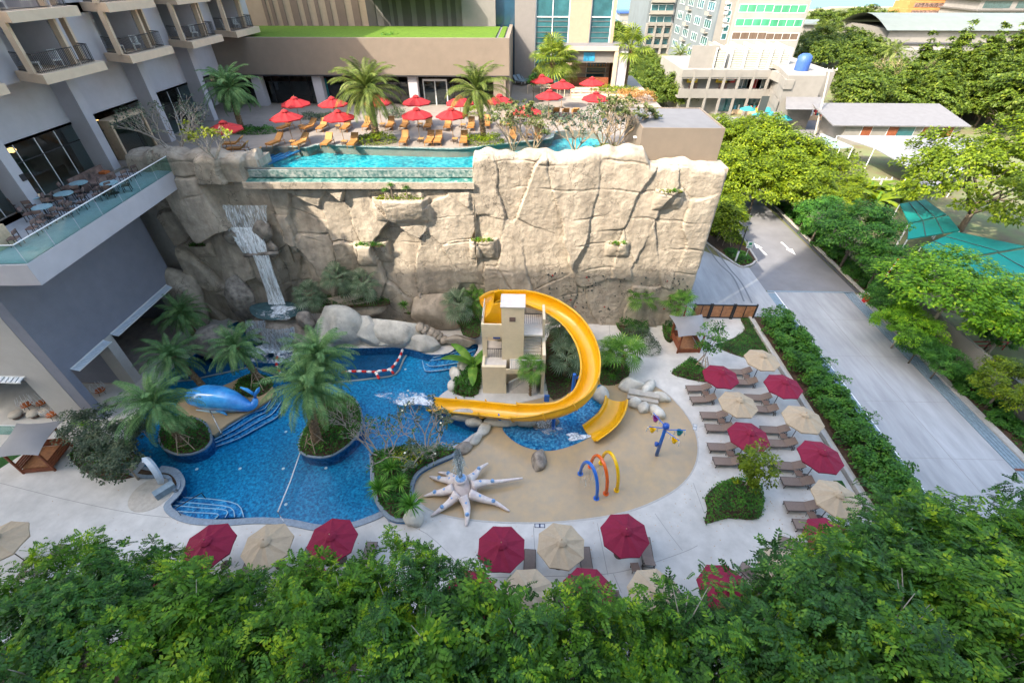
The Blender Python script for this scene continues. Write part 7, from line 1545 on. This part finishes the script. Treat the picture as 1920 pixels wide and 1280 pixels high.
# ---- foreground trees
FG = [crown_mesh('crown', (2.7, 2.7, 2.2), 56, 17, .42, .042, zmin=-.2, compound=5, clump=.22, core=.6),
      crown_mesh('crown', (2.9, 2.5, 2.4), 62, 16, .46, .044, zmin=-.2, compound=5, clump=.2, core=.55),
      crown_mesh('crown', (2.4, 2.4, 2.1), 46, 14, .64, .062, zmin=-.2, compound=5, clump=.22, core=.6),
      crown_mesh('crown', (3.0, 3.0, 2.2), 66, 18, .36, .036, zmin=-.2, compound=5, clump=.19, core=.55)]
fm = ('leaf_foreground', 'leaf_foreground_light', 'leaf_foreground_blue', 'leaf_foreground_olive')
fg = [(40, 1120, 6.2, 1.0, 2, 0, 'tree with dark bluish leaves in the lower left corner'), (130, 1050, 6.0, .95, 0, 0, 'tree reaching highest at the lower left edge'), (215, 1085, 6.2, .9, 3, 2, 'dark tree in front of the left parasols'), (285, 1060, 5.4, .75, 1, 0, 'slim tree with twigs over the pale deck at the left'), (355, 1110, 6.0, .85, 0, 1, 'tree below the leftmost maroon parasol'), (90, 1220, 7.2, 1.15, 3, 2, 'tree filling the bottom left corner'), (230, 1200, 7.0, 1.1, 1, 0, 'tree with bare pale twigs at the bottom left'), (375, 1215, 7.0, 1.05, 2, 1, 'bluish green tree at the bottom, left of the middle'),
      (450, 1125, 6.0, .85, 3, 3, 'dark tree below the beige parasol of the left trio'), (535, 1140, 6.0, .85, 0, 0, 'dark tree below the gap in the left parasols'), (632, 1075, 6.4, .95, 2, 1, 'bright yellow green tree in front of the third left parasol'), (500, 1230, 7.2, 1.1, 1, 2, 'shaded tree at the bottom below the left trio'), (640, 1200, 7.2, 1.05, 0, 1, 'bright tree at the bottom left of the middle'), (752, 1070, 6.2, .95, 1, 0, 'tree reaching up towards the grey boulder'), (825, 1090, 6.2, .85, 3, 2, 'dark tree right of the one near the boulder'), (760, 1210, 7.2, 1.1, 3, 3, 'dark tree at the bottom in the middle'),
      (880, 1225, 7.2, 1.1, 2, 1, 'light green tree at the bottom in the middle'), (905, 1150, 5.6, .75, 0, 2, 'dark tree between the two middle parasols'), (975, 1150, 6.0, .85, 1, 1, 'tree with yellow tips under the beige middle parasol'), (1010, 1235, 7.2, 1.1, 3, 2, 'dark tree at the bottom right of the middle'), (1085, 1170, 6.4, .95, 0, 1, 'bright tree right below the half hidden maroon parasol'), (1180, 1165, 6.4, .95, 2, 1, 'bright feathery tree in front of the hidden beige parasol'), (1140, 1250, 7.4, 1.1, 1, 0, 'tree at the bottom edge right of the middle'), (1275, 1150, 6.0, .9, 3, 3, 'olive tree left of the right hand maroon parasol'), (1265, 1245, 7.4, 1.1, 0, 0, 'tree with dark gaps at the bottom right of the middle'),
      (1355, 1170, 5.8, .9, 1, 3, 'brownish green tree in front of the right hand maroon parasol'), (1385, 1240, 7.2, 1.1, 3, 2, 'shadowy tree at the bottom, left of the big right hand trees'), (1450, 1200, 6.0, .85, 0, 1, 'light tree below the pale gap at lower right')]
FGP = {}
def fgtree(px, py, z, s_, ci, mi, lb, grp='trees along the near edge of the garden', proto=None):
    if py < 1180: py += (125 if 860 < px < 1440 else (52 if px < 860 else (85 if px < 1420 else 40))); s_ *= .82; z *= .92
    elif px < 1480: z *= .93; py += 25
    key = (ci, mi); p = P(px, py, z)
    if key not in FGP:
        t = make_tree('garden_tree', lb, 'tree', FG[ci] if FG[ci].users == 0 else FG[ci].copy(), fm[mi], 4.0, .15, 2.3, 5.0, ci*7+mi, 'pale_bark', n=9, top=2.3)
        FGP[key] = t; t.location = (p.x, p.y, (z-5.)*.0); t.scale = (s_, s_, z/5.0*1.); t.rotation_euler.z = px*.7; tag(t, lb, group=grp); return t
    return copy_tree(FGP[key], (p.x, p.y, 0), px*.7, lb, grp, sc=(s_, s_, z/5.0))
for q in fg: fgtree(*q)
fr = [(1600, 1150, 6.5, 1.05, 3, 0, 'big dark tree in front of the maroon parasol at lower right'), (1510, 1250, 6.6, 1.0, 1, 0, 'tree below the big dark tree at lower right'), (1620, 1060, 7.0, 1.2, 0, 0, 'tree whose top touches the hedge at lower right'), (1715, 1030, 7.4, 1.3, 3, 0, 'wide tree over the near end of the drive, left part'), (1800, 1010, 7.6, 1.3, 1, 1, 'wide tree over the near end of the drive, middle part'), (1890, 1060, 7.6, 1.25, 0, 1, 'tree over the near end of the drive at the right edge'), (1650, 1160, 7.4, 1.3, 1, 3, 'dark tree with a thick bare limb at lower right'), (1770, 1130, 7.6, 1.3, 3, 2, 'dark tree in the mass at lower right'), (1870, 1180, 7.8, 1.3, 0, 0, 'tree with pale bare twigs near the right edge'), (1600, 1250, 7.8, 1.3, 3, 2, 'dark tree at the bottom right'), (1740, 1250, 8.0, 1.3, 0, 2, 'darkest tree at the bottom right'), (1880, 1270, 8.0, 1.3, 1, 2, 'tree in the bottom right corner'), (1965, 1000, 7.6, 1.2, 3, 0, 'tree cut by the right edge beside the drive')]
for q in fr: fgtree(*q)
# ---- mid ground trees on the right
MID = crown_mesh('crown', (3.6, 3.6, 2.6), 120, 85, .26, .075, zmin=-.4, clump=.24, core=.5); MIDL = MID.copy(); MIDW = crown_mesh('crown', (4.6, 4.2, 2.0), 130, 80, .26, .07, zmin=-.25, clump=.2, core=.45, up=1.)
tm = make_tree('street_tree', 'dense round green tree between the drive and the green canvas roofs', 'tree', MID, 'leaf_mid', 3.2, .18, 2.6, 4.6, 5)
p = P(1610, 435, 4.5); copytree_many(tm, [(p.x, p.y, 0, .3, 1.05, 'dense round green tree between the drive and the green canvas roofs'), (*P(1545, 400, 4.0)[:2], 0, 2., .8, 'smaller round tree behind the dense one beside the drive'), (*P(1660, 480, 4)[:2], 0, 4, .75, 'round tree in the shade just above the road barrier'), (*P(1668, 560, 2.5)[:2], 0, 1, .6, 'small bushy tree right of the road barrier'), (*P(1722, 655, 1.6)[:2], 0, 5, .42, 'low bush under the wide layered tree')], 'trees beside the right side of the drive')
tw_ = make_tree('layered_tree', 'wide layered light green tree right of the road barrier', 'tree', MIDW, 'leaf_foreground_light', 3.4, .16, 3.4, 4.6, 9, 'pale_bark'); q = P(1790, 548, 4.6); tw_.location = (q.x, q.y, 0); tw_.scale = (1.35, 1.35, 1.1)
q = P(1905, 600, 4.0); lt2 = copy_tree(tw_, (q.x, q.y, 0), 2.2, 'second wide layered tree, cut by the right edge below the green roofs', sc=(1.0, 1.0, .9)); q = P(1700, 610, 2.6); lt3 = copy_tree(tw_, (q.x, q.y, 0), 4.2, 'small layered tree in front of the wide one by the drain channel', sc=(.6, .6, .6))
tb1 = copy_tree(tm, (*P(1905, 705, 3.5)[:2], 0), 1., 'small yellow green tree at the right edge beside the drive', 'trees beside the right side of the drive', sc=.62); 
tb2 = copy_tree(tm, (*P(1760, 690, 1.2)[:2], 0), 2., 'dark shrub under the trees at the right edge of the drive', 'trees beside the right side of the drive', sc=.42); tb3 = copy_tree(tm, (*P(1860, 640, 1.2)[:2], 0), 2.6, 'dark shrub beside the rusty pipe frame', 'trees beside the right side of the drive', sc=.42)
for ch in KIDS.get(tb1.name, ()):
    if ch.name.startswith('crown'): ch.data = MIDL; MIDL.materials.clear(); MIDL.materials.append(MATS['leaf_sunny'])
BIG = crown_mesh('crown', (8.5, 8, 6), 260, 90, .42, .12, zmin=-.3, clump=.16, core=.62)
bt1 = make_tree('big_tree', 'huge round sunlit tree filling the right edge above the green roofs', 'tree', BIG, 'leaf_sunny', 5, .45, 6, 7.5, 11, n=9, top=4); q = P(1868, 330, 8); bt1.location = (q.x, q.y, 0)
# sunny trees right of the cliff
SUN = crown_mesh('crown', (3.8, 3.8, 3.0), 90, 75, .36, .11, zmin=-.4, clump=.26, core=.5); SUN2 = crown_mesh('crown', (3.2, 3.2, 3.4), 80, 70, .36, .12, zmin=-.5, clump=.28, core=.5)
s1 = make_tree('sunny_tree', 'x', 'tree', SUN, 'leaf_sunny', 2.6, .16, 2.6, 4.3, 13); s2_ = make_tree('sunny_tree', 'x', 'tree', SUN2, 'leaf_sunny', 2.6, .14, 2.2, 4.3, 14)
sunny = [(1370, 255, 5, 1.0), (1405, 285, 5, 1.0), (1350, 300, 5, .9), (1440, 265, 5, 1.1), (1480, 290, 5, 1.1), (1380, 330, 4.6, .95), (1425, 340, 4.6, .95), (1465, 330, 4.6, 1.), (1505, 345, 4.6, 1.0), (1535, 345, 4, .75), (1515, 300, 4.5, 1.0), (1528, 292, 3.4, .6), (1390, 240, 5, .9), (1340, 240, 5, .9), (1430, 235, 4, .8), (1570, 310, 2.4, .5), (1600, 345, 2, .45), (1360, 400, 4, .72), (1372, 375, 4, .6), (1590, 375, 3, .6), (1335, 350, 4, .6)]
wh_nm = ['behind the grey roofed box', 'in the thick of the sunny grove', 'beside the cliff end', 'in the second row of the grove', 'below the market street', 'above the drive entrance', 'over the drive entrance', 'right of the drive entrance', 'nearest the white tarpaulin', 'below the pale blue roof', 'in the middle right of the grove', 'beside the pale blue roof', 'at the back of the grove', 'just right of the grey roofed box', 'at the edge of the street', 'small one by the tarpaulin', 'small one below the tarpaulin', 'staked young tree on the planted island', 'young tree behind the staked one', 'small one beside the banana plants', 'narrow one hugging the cliff end']
for i, (x, y, z, s_) in enumerate(sunny):
    p = P(x, y, z); src = (s1, s2_)[i % 2]; lb = 'yellow green sunlit tree, '+wh_nm[i]
    if i < 2: src.location = (p.x, p.y, 0); src.scale = (s_,)*3; tag(src, lb, group='sunlit trees right of the cliff')
    else: copy_tree(src, (p.x, p.y, 0), i*1.1, lb, 'sunlit trees right of the cliff', sc=s_)
t = thing('timber_prop', 'tall timber props round the young tree on the planted island', 'tree prop', P(1358, 455, 0)); [MB().tube([(cos(a)*1.0, sin(a)*1.0, 0), (cos(a)*.15, sin(a)*.15, 2.2)], .05, 5).build('stake', 'stake', t) for a in np.linspace(0, 5.2, 6)]
# wood in the middle distance: each tree its own
WD = crown_mesh('crown', (5, 5, 4), 60, 60, .62, .2, zmin=-.3, clump=.3, core=.5); WD2 = crown_mesh('crown', (4.5, 4.5, 5), 60, 60, .62, .2, zmin=-.4, clump=.3, core=.5)
w1 = make_tree('wood_tree', 'x', 'tree', WD, 'leaf_wood', 3, .25, 3, 5, 21); WD2 = crown_mesh('crown', (3.4, 3.4, 5.6), 60, 60, .62, .2, zmin=-.5, clump=.3, core=.5); w2 = make_tree('wood_tree', 'x', 'tree', WD2, 'leaf_wood', 3, .25, 3, 5.4, 22); WD3 = WD.copy(); w3 = make_tree('wood_tree', 'x', 'tree', WD3, 'leaf_sunny', 3, .25, 3, 5, 23)
CY = crown_mesh('crown', (1.5, 1.5, 6.5), 70, 50, .5, .16, zmin=-.8, clump=.22, core=.5); cy = make_tree('columnar_tree', 'x', 'tree', CY, 'leaf_wood', 4, .2, .8, 7.5, 24)
rd = random.Random(31); spots = []
def grid(x0, x1, y0, y1, nx, ny, s_, jit=6):
    for j in range(ny):
        for i in range(nx): spots.append((x0+(x1-x0)*(i+.5*(j % 2))/nx+rd.uniform(-jit, jit), y0+(y1-y0)*j/max(1, ny-1)+rd.uniform(-jit/3, jit/3), s_*rd.uniform(.85, 1.2), ORD[i]+' from the left in the '+ORD[j]+' row from the back'))
grid(1590, 1870, 138, 192, 12, 6, .8); grid(1520, 1650, 78, 104, 6, 3, .85, 5); grid(1535, 1690, 32, 52, 8, 2, .9, 4); grid(1190, 1290, 132, 180, 4, 4, .7, 4); grid(1860, 1960, 130, 200, 4, 5, .95); grid(1150, 1160, 60, 70, 2, 2, .9, 3); grid(1195, 1225, 108, 118, 2, 2, .6, 3)
first = {}
for i, (x, y, s_, wh) in enumerate(spots):
    p = P(x, y, 5*s_); src = (w1, w2, w3)[0 if rd.random() < .25 else (1 if rd.random() < .65 else 2)]
    if x < 1300: src = w3
    lb = 'clump tree behind the box' if x < 1300 and y > 110 else ('sea side tree' if x < 1300 else ('far roof tree' if y < 55 else 'dense wood tree'))
    g_ = 'trees of the clump behind the box' if 'clump' in lb else ('trees by the sea' if 'sea' in lb else ('trees among the far roofs' if 'far roof' in lb else 'trees of the dense wood'))
    if x > 1845: lb = 'right edge wood tree'
    if x > 1300 and y > 55 and y < 110: lb = 'tower side tree'
    if 1180 < x < 1240 and y < 122: lb = 'tower foot tree'
    lb = lb+', '+wh
    if src.name not in first: first[src.name] = 1; src.location = (p.x, p.y, 0); src.scale = (s_,)*3; tag(src, lb, group=g_)
    else: copy_tree(src, (p.x, p.y, 0), rd.uniform(0, 6), lb, g_, sc=s_)
cyp = [(1690, 150, 10), (1708, 130, 12), (1752, 125, 11), (1775, 115, 13), (1800, 120, 11), (1822, 125, 13), (1845, 110, 12), (1872, 120, 13), (1895, 105, 12), (1730, 150, 9), (1765, 150, 9), (1812, 150, 10), (1858, 145, 10), (1900, 140, 11)]
copytree_many(cy, [(*P(x, y+25, 6)[:2], 0, i*1.3, h/11, ('leftmost tall', 'tall dark', 'slender tall', 'very tall', 'bushy tall', 'tall leaning', 'straight tall', 'tallest right', 'rightmost tall', 'short left', 'short middle', 'shorter right', 'short far right', 'broad far right')[i]+' columnar tree in front of the long white hall') for i, (x, y, h) in enumerate(cyp)], 'columnar trees before the long hall')
t = bare_tree('dead_bush', 'large bare brown bush standing in the green wood', P(1675, 195, 0), 11, .6, 5, 'leaf_orange', 60, .2, 'stake', nb=9); 
wood = link('wood_undergrowth', bed_mesh('wood_undergrowth', [Vector((*P(x, y, 0)[:2], 0)) for x, y in ((1555, 215), (1880, 215), (1960, 130), (1960, 90), (1700, 105), (1580, 95))], 3.0, dens=1.0, L=1.1, W_=.35, rag=.7), 'leaf_wood', None, 'undergrowth between the trees of the wood', 'undergrowth', None, 'stuff')
und = link('wood_undergrowth', bed_mesh('wood_undergrowth', [Vector((*P(x, y, 0)[:2], 0)) for x, y in ((1345, 380), (1330, 250), (1440, 262), (1600, 300), (1640, 370), (1570, 395), (1500, 395), (1450, 385))], 1.6, dens=9, L=.5, W_=.16, rag=.7), 'leaf_sunny', None, 'undergrowth between the sunlit trees', 'undergrowth', None, 'stuff')
for i, (x, y, z) in enumerate(((1545, 50, 7), (1560, 62, 7), (1530, 66, 6), (1600, 60, 6), (1665, 95, 6), (1680, 97, 7), (1275, 105, 5), (1500, 78, 6), (1475, 250, 3))):
    p = P(x, y, z); date_palm(('tallest coconut palm beside the apartment tower', 'coconut palm right of the tallest one', 'coconut palm left of the tallest one', 'coconut palm behind the orange roofs', 'left coconut palm in front of the long hall', 'right coconut palm in front of the long hall', 'coconut palm at the foot of the shaded tower', 'coconut palm low beside the tower base', 'short palm near the market canopies')[i], (p.x, p.y, 0), z, 1.9 if i != 8 else 1.2, True, seed=40+i, group='coconut palms in the distance', rings_=(3, 4, 5, 4, 3, 2))
# ---- trees and plants of the terrace
def zone(px, z): return P(*px, z)
bare_tree('frangipani', 'grey leafless frangipani on the cliff top beside the restaurant', P(338, 295, 15.0), 4.6, .8, 3, 'leaf_grey', 900, .2, nb=7)
bare_tree('frangipani', 'frangipani with yellow leaves on the cliff top', P(405, 300, 15.6), 2.6, .75, 6, 'leaf_yellow', 420, .26, nb=5, W_=.08)
for i, (px, h, lm) in enumerate((((962, 285), 4.0, 'leaf_olive'), ((1000, 286), 3.4, 'leaf_olive'), ((1078, 288), 3.4, 'leaf_grey'), ((1150, 283), 4.4, 'leaf_olive'), ((1128, 275), 3.2, 'leaf_grey'))):
    bare_tree('frangipani', ('frangipani with grey green leaves left of the dark pool end', 'frangipani with reddish leaves behind the cliff crest', 'nearly bare frangipani in front of the dark pool end', 'frangipani with fullest crown beside the grey roofed box', 'frangipani with pale pink twigs beside the dark pool end')[i], P(*px, 14.7)+Vector((0, -.2, 0)), h, .65, 50+i, lm, (1100, 700, 520, 1500, 600)[i], .24, 'stake', nb=5, W_=.075, group='frangipani trees on the upper terrace')
p = P(800, 848, .3); bare_tree('frangipani', 'frangipani with white blossoms between the pool and the splash pad', (p.x, p.y, .3), 3.6, .8, 61, 'leaf_grey', 620, .24, nb=6, flowers=True, W_=.06)
p = P(722, 862, .3); bare_tree('frangipani', 'nearly bare frangipani over the pool beside the long planter', (p.x, p.y, .3), 3.6, .75, 62, 'leaf_mid', 160, .22, nb=5); p = P(655, 800, .45); bare_tree('frangipani', 'small bare frangipani on the right of the middle island', (p.x, p.y, .45), 2.0, .9, 63, 'leaf_mid', 160, .2, nb=5)
p = P(560, 175, 14.7); sm = make_tree('terrace_tree', 'small round green tree in front of the restaurant on the left', 'tree', crown_mesh('crown', (1.2, 1.2, 1.2), 30, 45, .22, .08, clump=.35), 'leaf_mid', 2.4, .07, .8, 3.4, 31, n=5, top=.8); sm.location = (p.x, p.y+1.5, 14.7)
copy_tree(sm, (*P(752, 185, 14.7)[:2], 14.7), 1, 'bright green tree behind the middle date palm', sc=1.35); copy_tree(sm, (*P(925, 195, 14.7)[:2], 14.7), 1, 'small bright shrub tree at the right corner of the restaurant', sc=.8); copy_tree(sm, (*P(1000, 190, 14.7)[:2], 14.7), 2, 'small round shrub tree near the blue loungers', sc=.6)
for i, (px, rx, ry, h, m, lb) in enumerate((((705, 266), 2.0, 1.2, .6, 'leaf_sunny', 'grassy mound round the foot of the middle date palm'), ((908, 268), 1.8, 1.2, .6, 'leaf_sunny', 'grassy mound round the foot of the right date palm'), ((475, 248), 2.4, 1.0, .4, 'leaf_bed', 'dark grassy mound round the left date palm'), ((600, 222), 2.2, 1.0, .4, 'leaf_grey', 'grey green planting behind the shaded loungers'), ((742, 218), 1.3, 1.0, .6, 'leaf_grey', 'pale shrub mound right of the middle palm'), ((890, 215), 1.3, 1.0, .7, 'leaf_sunny', 'bright shrub mound by the right date palm'), ((1145, 283), 2.2, .5, .45, 'leaf_yellow', 'row of yellow leaved plants behind the cliff crest'), ((1150, 178), 3.2, 1.5, .8, 'leaf_sunny', 'shrubs along the rails by the pool bar'), ((1000, 215), 2.5, 1.5, .7, 'leaf_grey', 'grey shrubs behind the bare frangipani'), ((1190, 190), 2.5, 1.5, 1.0, 'leaf_orange', 'reddish shrubs right of the terrace rails'))):
    p = P(*px, 14.7); bed('ground_cover', [(p.x+cos(a)*rx, p.y+sin(a)*ry) for a in np.linspace(0, 2*pi, 18, False)], h, m, lb, z=14.72, dens=150, L=.22, W_=.045, soil=False)
# ---- tangle of shrubs and small trees round the left cabana
LB = crown_mesh('crown', (1.7, 1.7, 1.3), 45, 40, .19, .06, clump=.3); lb1 = make_tree('garden_shrub', 'x', 'tree', LB, 'leaf_grey', 1.4, .09, 1.2, 2.2, 33, 'pale_bark', n=7, top=1.0)
LB2 = LB.copy(); lb2 = make_tree('garden_shrub', 'x', 'tree', LB2, 'leaf_mid', 1.4, .09, 1.2, 2.2, 34, 'pale_bark', n=7, top=1.0)
for i, (x, y, z, s_, k, lb) in enumerate(((150, 800, 2.4, 1.0, 1, 'bright fern leaved small tree beside the left cabana'), (180, 850, 2.2, .9, 1, 'small tree with yellowish leaves in front of the left cabana'), (215, 820, 2.4, 1.0, 0, 'grey leaved small tree left of the water arch, rear one'), (230, 865, 2.0, .9, 0, 'grey leaved small tree left of the water arch, front one'), (262, 800, 1.2, .5, 0, 'small grey shrub at the pool rim under the date palm'))):
    p = P(x, y, z); src = (lb1, lb2)[k]
    if src.name not in first: first[src.name] = 1; src.location = (p.x, p.y, 0); src.scale = (s_,)*3; tag(src, lb)
    else: copy_tree(src, (p.x, p.y, 0), i, lb, sc=s_)
px_bed([(130, 850), (170, 830), (250, 845), (262, 880), (250, 895), (200, 900), (150, 880)], .35, 'leaf_bed', 'mixed low planting between the left cabana and the pool', dens=90)
for i in range(5): p = P(150+i*8, 795+i*3, 1.0); tuft(('first', 'second', 'third', 'fourth', 'fifth')[i]+' spiky fern clump behind the left cabana, counted from the left', (p.x, p.y, .8), .9, .3)
# ---- airy young trees on the right of the garden
YT1 = crown_mesh('crown', (1.25, 1.25, 1.7), 48, 26, .19, .055, zmin=-.8, clump=.22, core=.4); y1 = make_tree('young_tree', 'airy young tree with see-through leaves right of the cabana', 'tree', YT1, 'leaf_mid', 2.0, .06, 1.0, 3.0, 35, 'pale_bark', n=8, top=1.6, lean=(.2, .3)); p = P(1312, 692, 0); y1.location = (p.x, p.y, 0)
YT2 = crown_mesh('crown', (1.25, 1.2, 1.9), 60, 34, .18, .06, zmin=-.9, clump=.22, core=.35); y2 = make_tree('young_tree', 'leafy young tree with reddish tips rising from the square cut bed', 'tree', YT2, 'leaf_sunny', 2.2, .06, .9, 2.7, 36, 'pale_bark', n=8, top=1.8, lean=(.15, 0)); p = P(1392, 918, .3); y2.location = (p.x, p.y, .2); y2.scale = (1.05, 1.05, 1)
p = P(1425, 615, 0); 
cr = thing('red_parasol_closed', 'folded red parasol standing behind the cabana', 'parasol', P(1277, 605, 0)); MB().cyl(0, 0, 0, 2.3, .03).build('pole', 'frame_brown', cr); MB().lathe([(.02, 2.3), (.12, 1.8), (.16, .8), (.1, .75)], 10).build('canopy', 'cloth_red', cr)

g = np.random.default_rng(77); n = 900; C = []
while len(C) < n:
    k = g.integers(0, 4); cx, cy, r = ((20, 14, 4), (-20, 11, 6), (4, 9, 8), (12, 20, 6))[k]; x, y = g.normal(cx, r), g.normal(cy, r*.5)
    if 7.2 < y < 36 and -33 < x < 22 and not inside(x, y, POOL) and not inside(x, y, PAD): C.append((x, y, .012))
C = np.array(C); D = g.normal(0, 1, (n, 3)); D[:, 2] = 0
V, Fq = rhombs(C, D, np.tile([0, 0, 1.], (n, 1)), g.uniform(.05, .11, n), g.uniform(.012, .03, n)); link('fallen_leaves', npmesh('fallen_leaves', V, Fq), 'leaf_orange', None, 'small fallen leaves scattered over the paving', 'leaves', None, 'stuff')
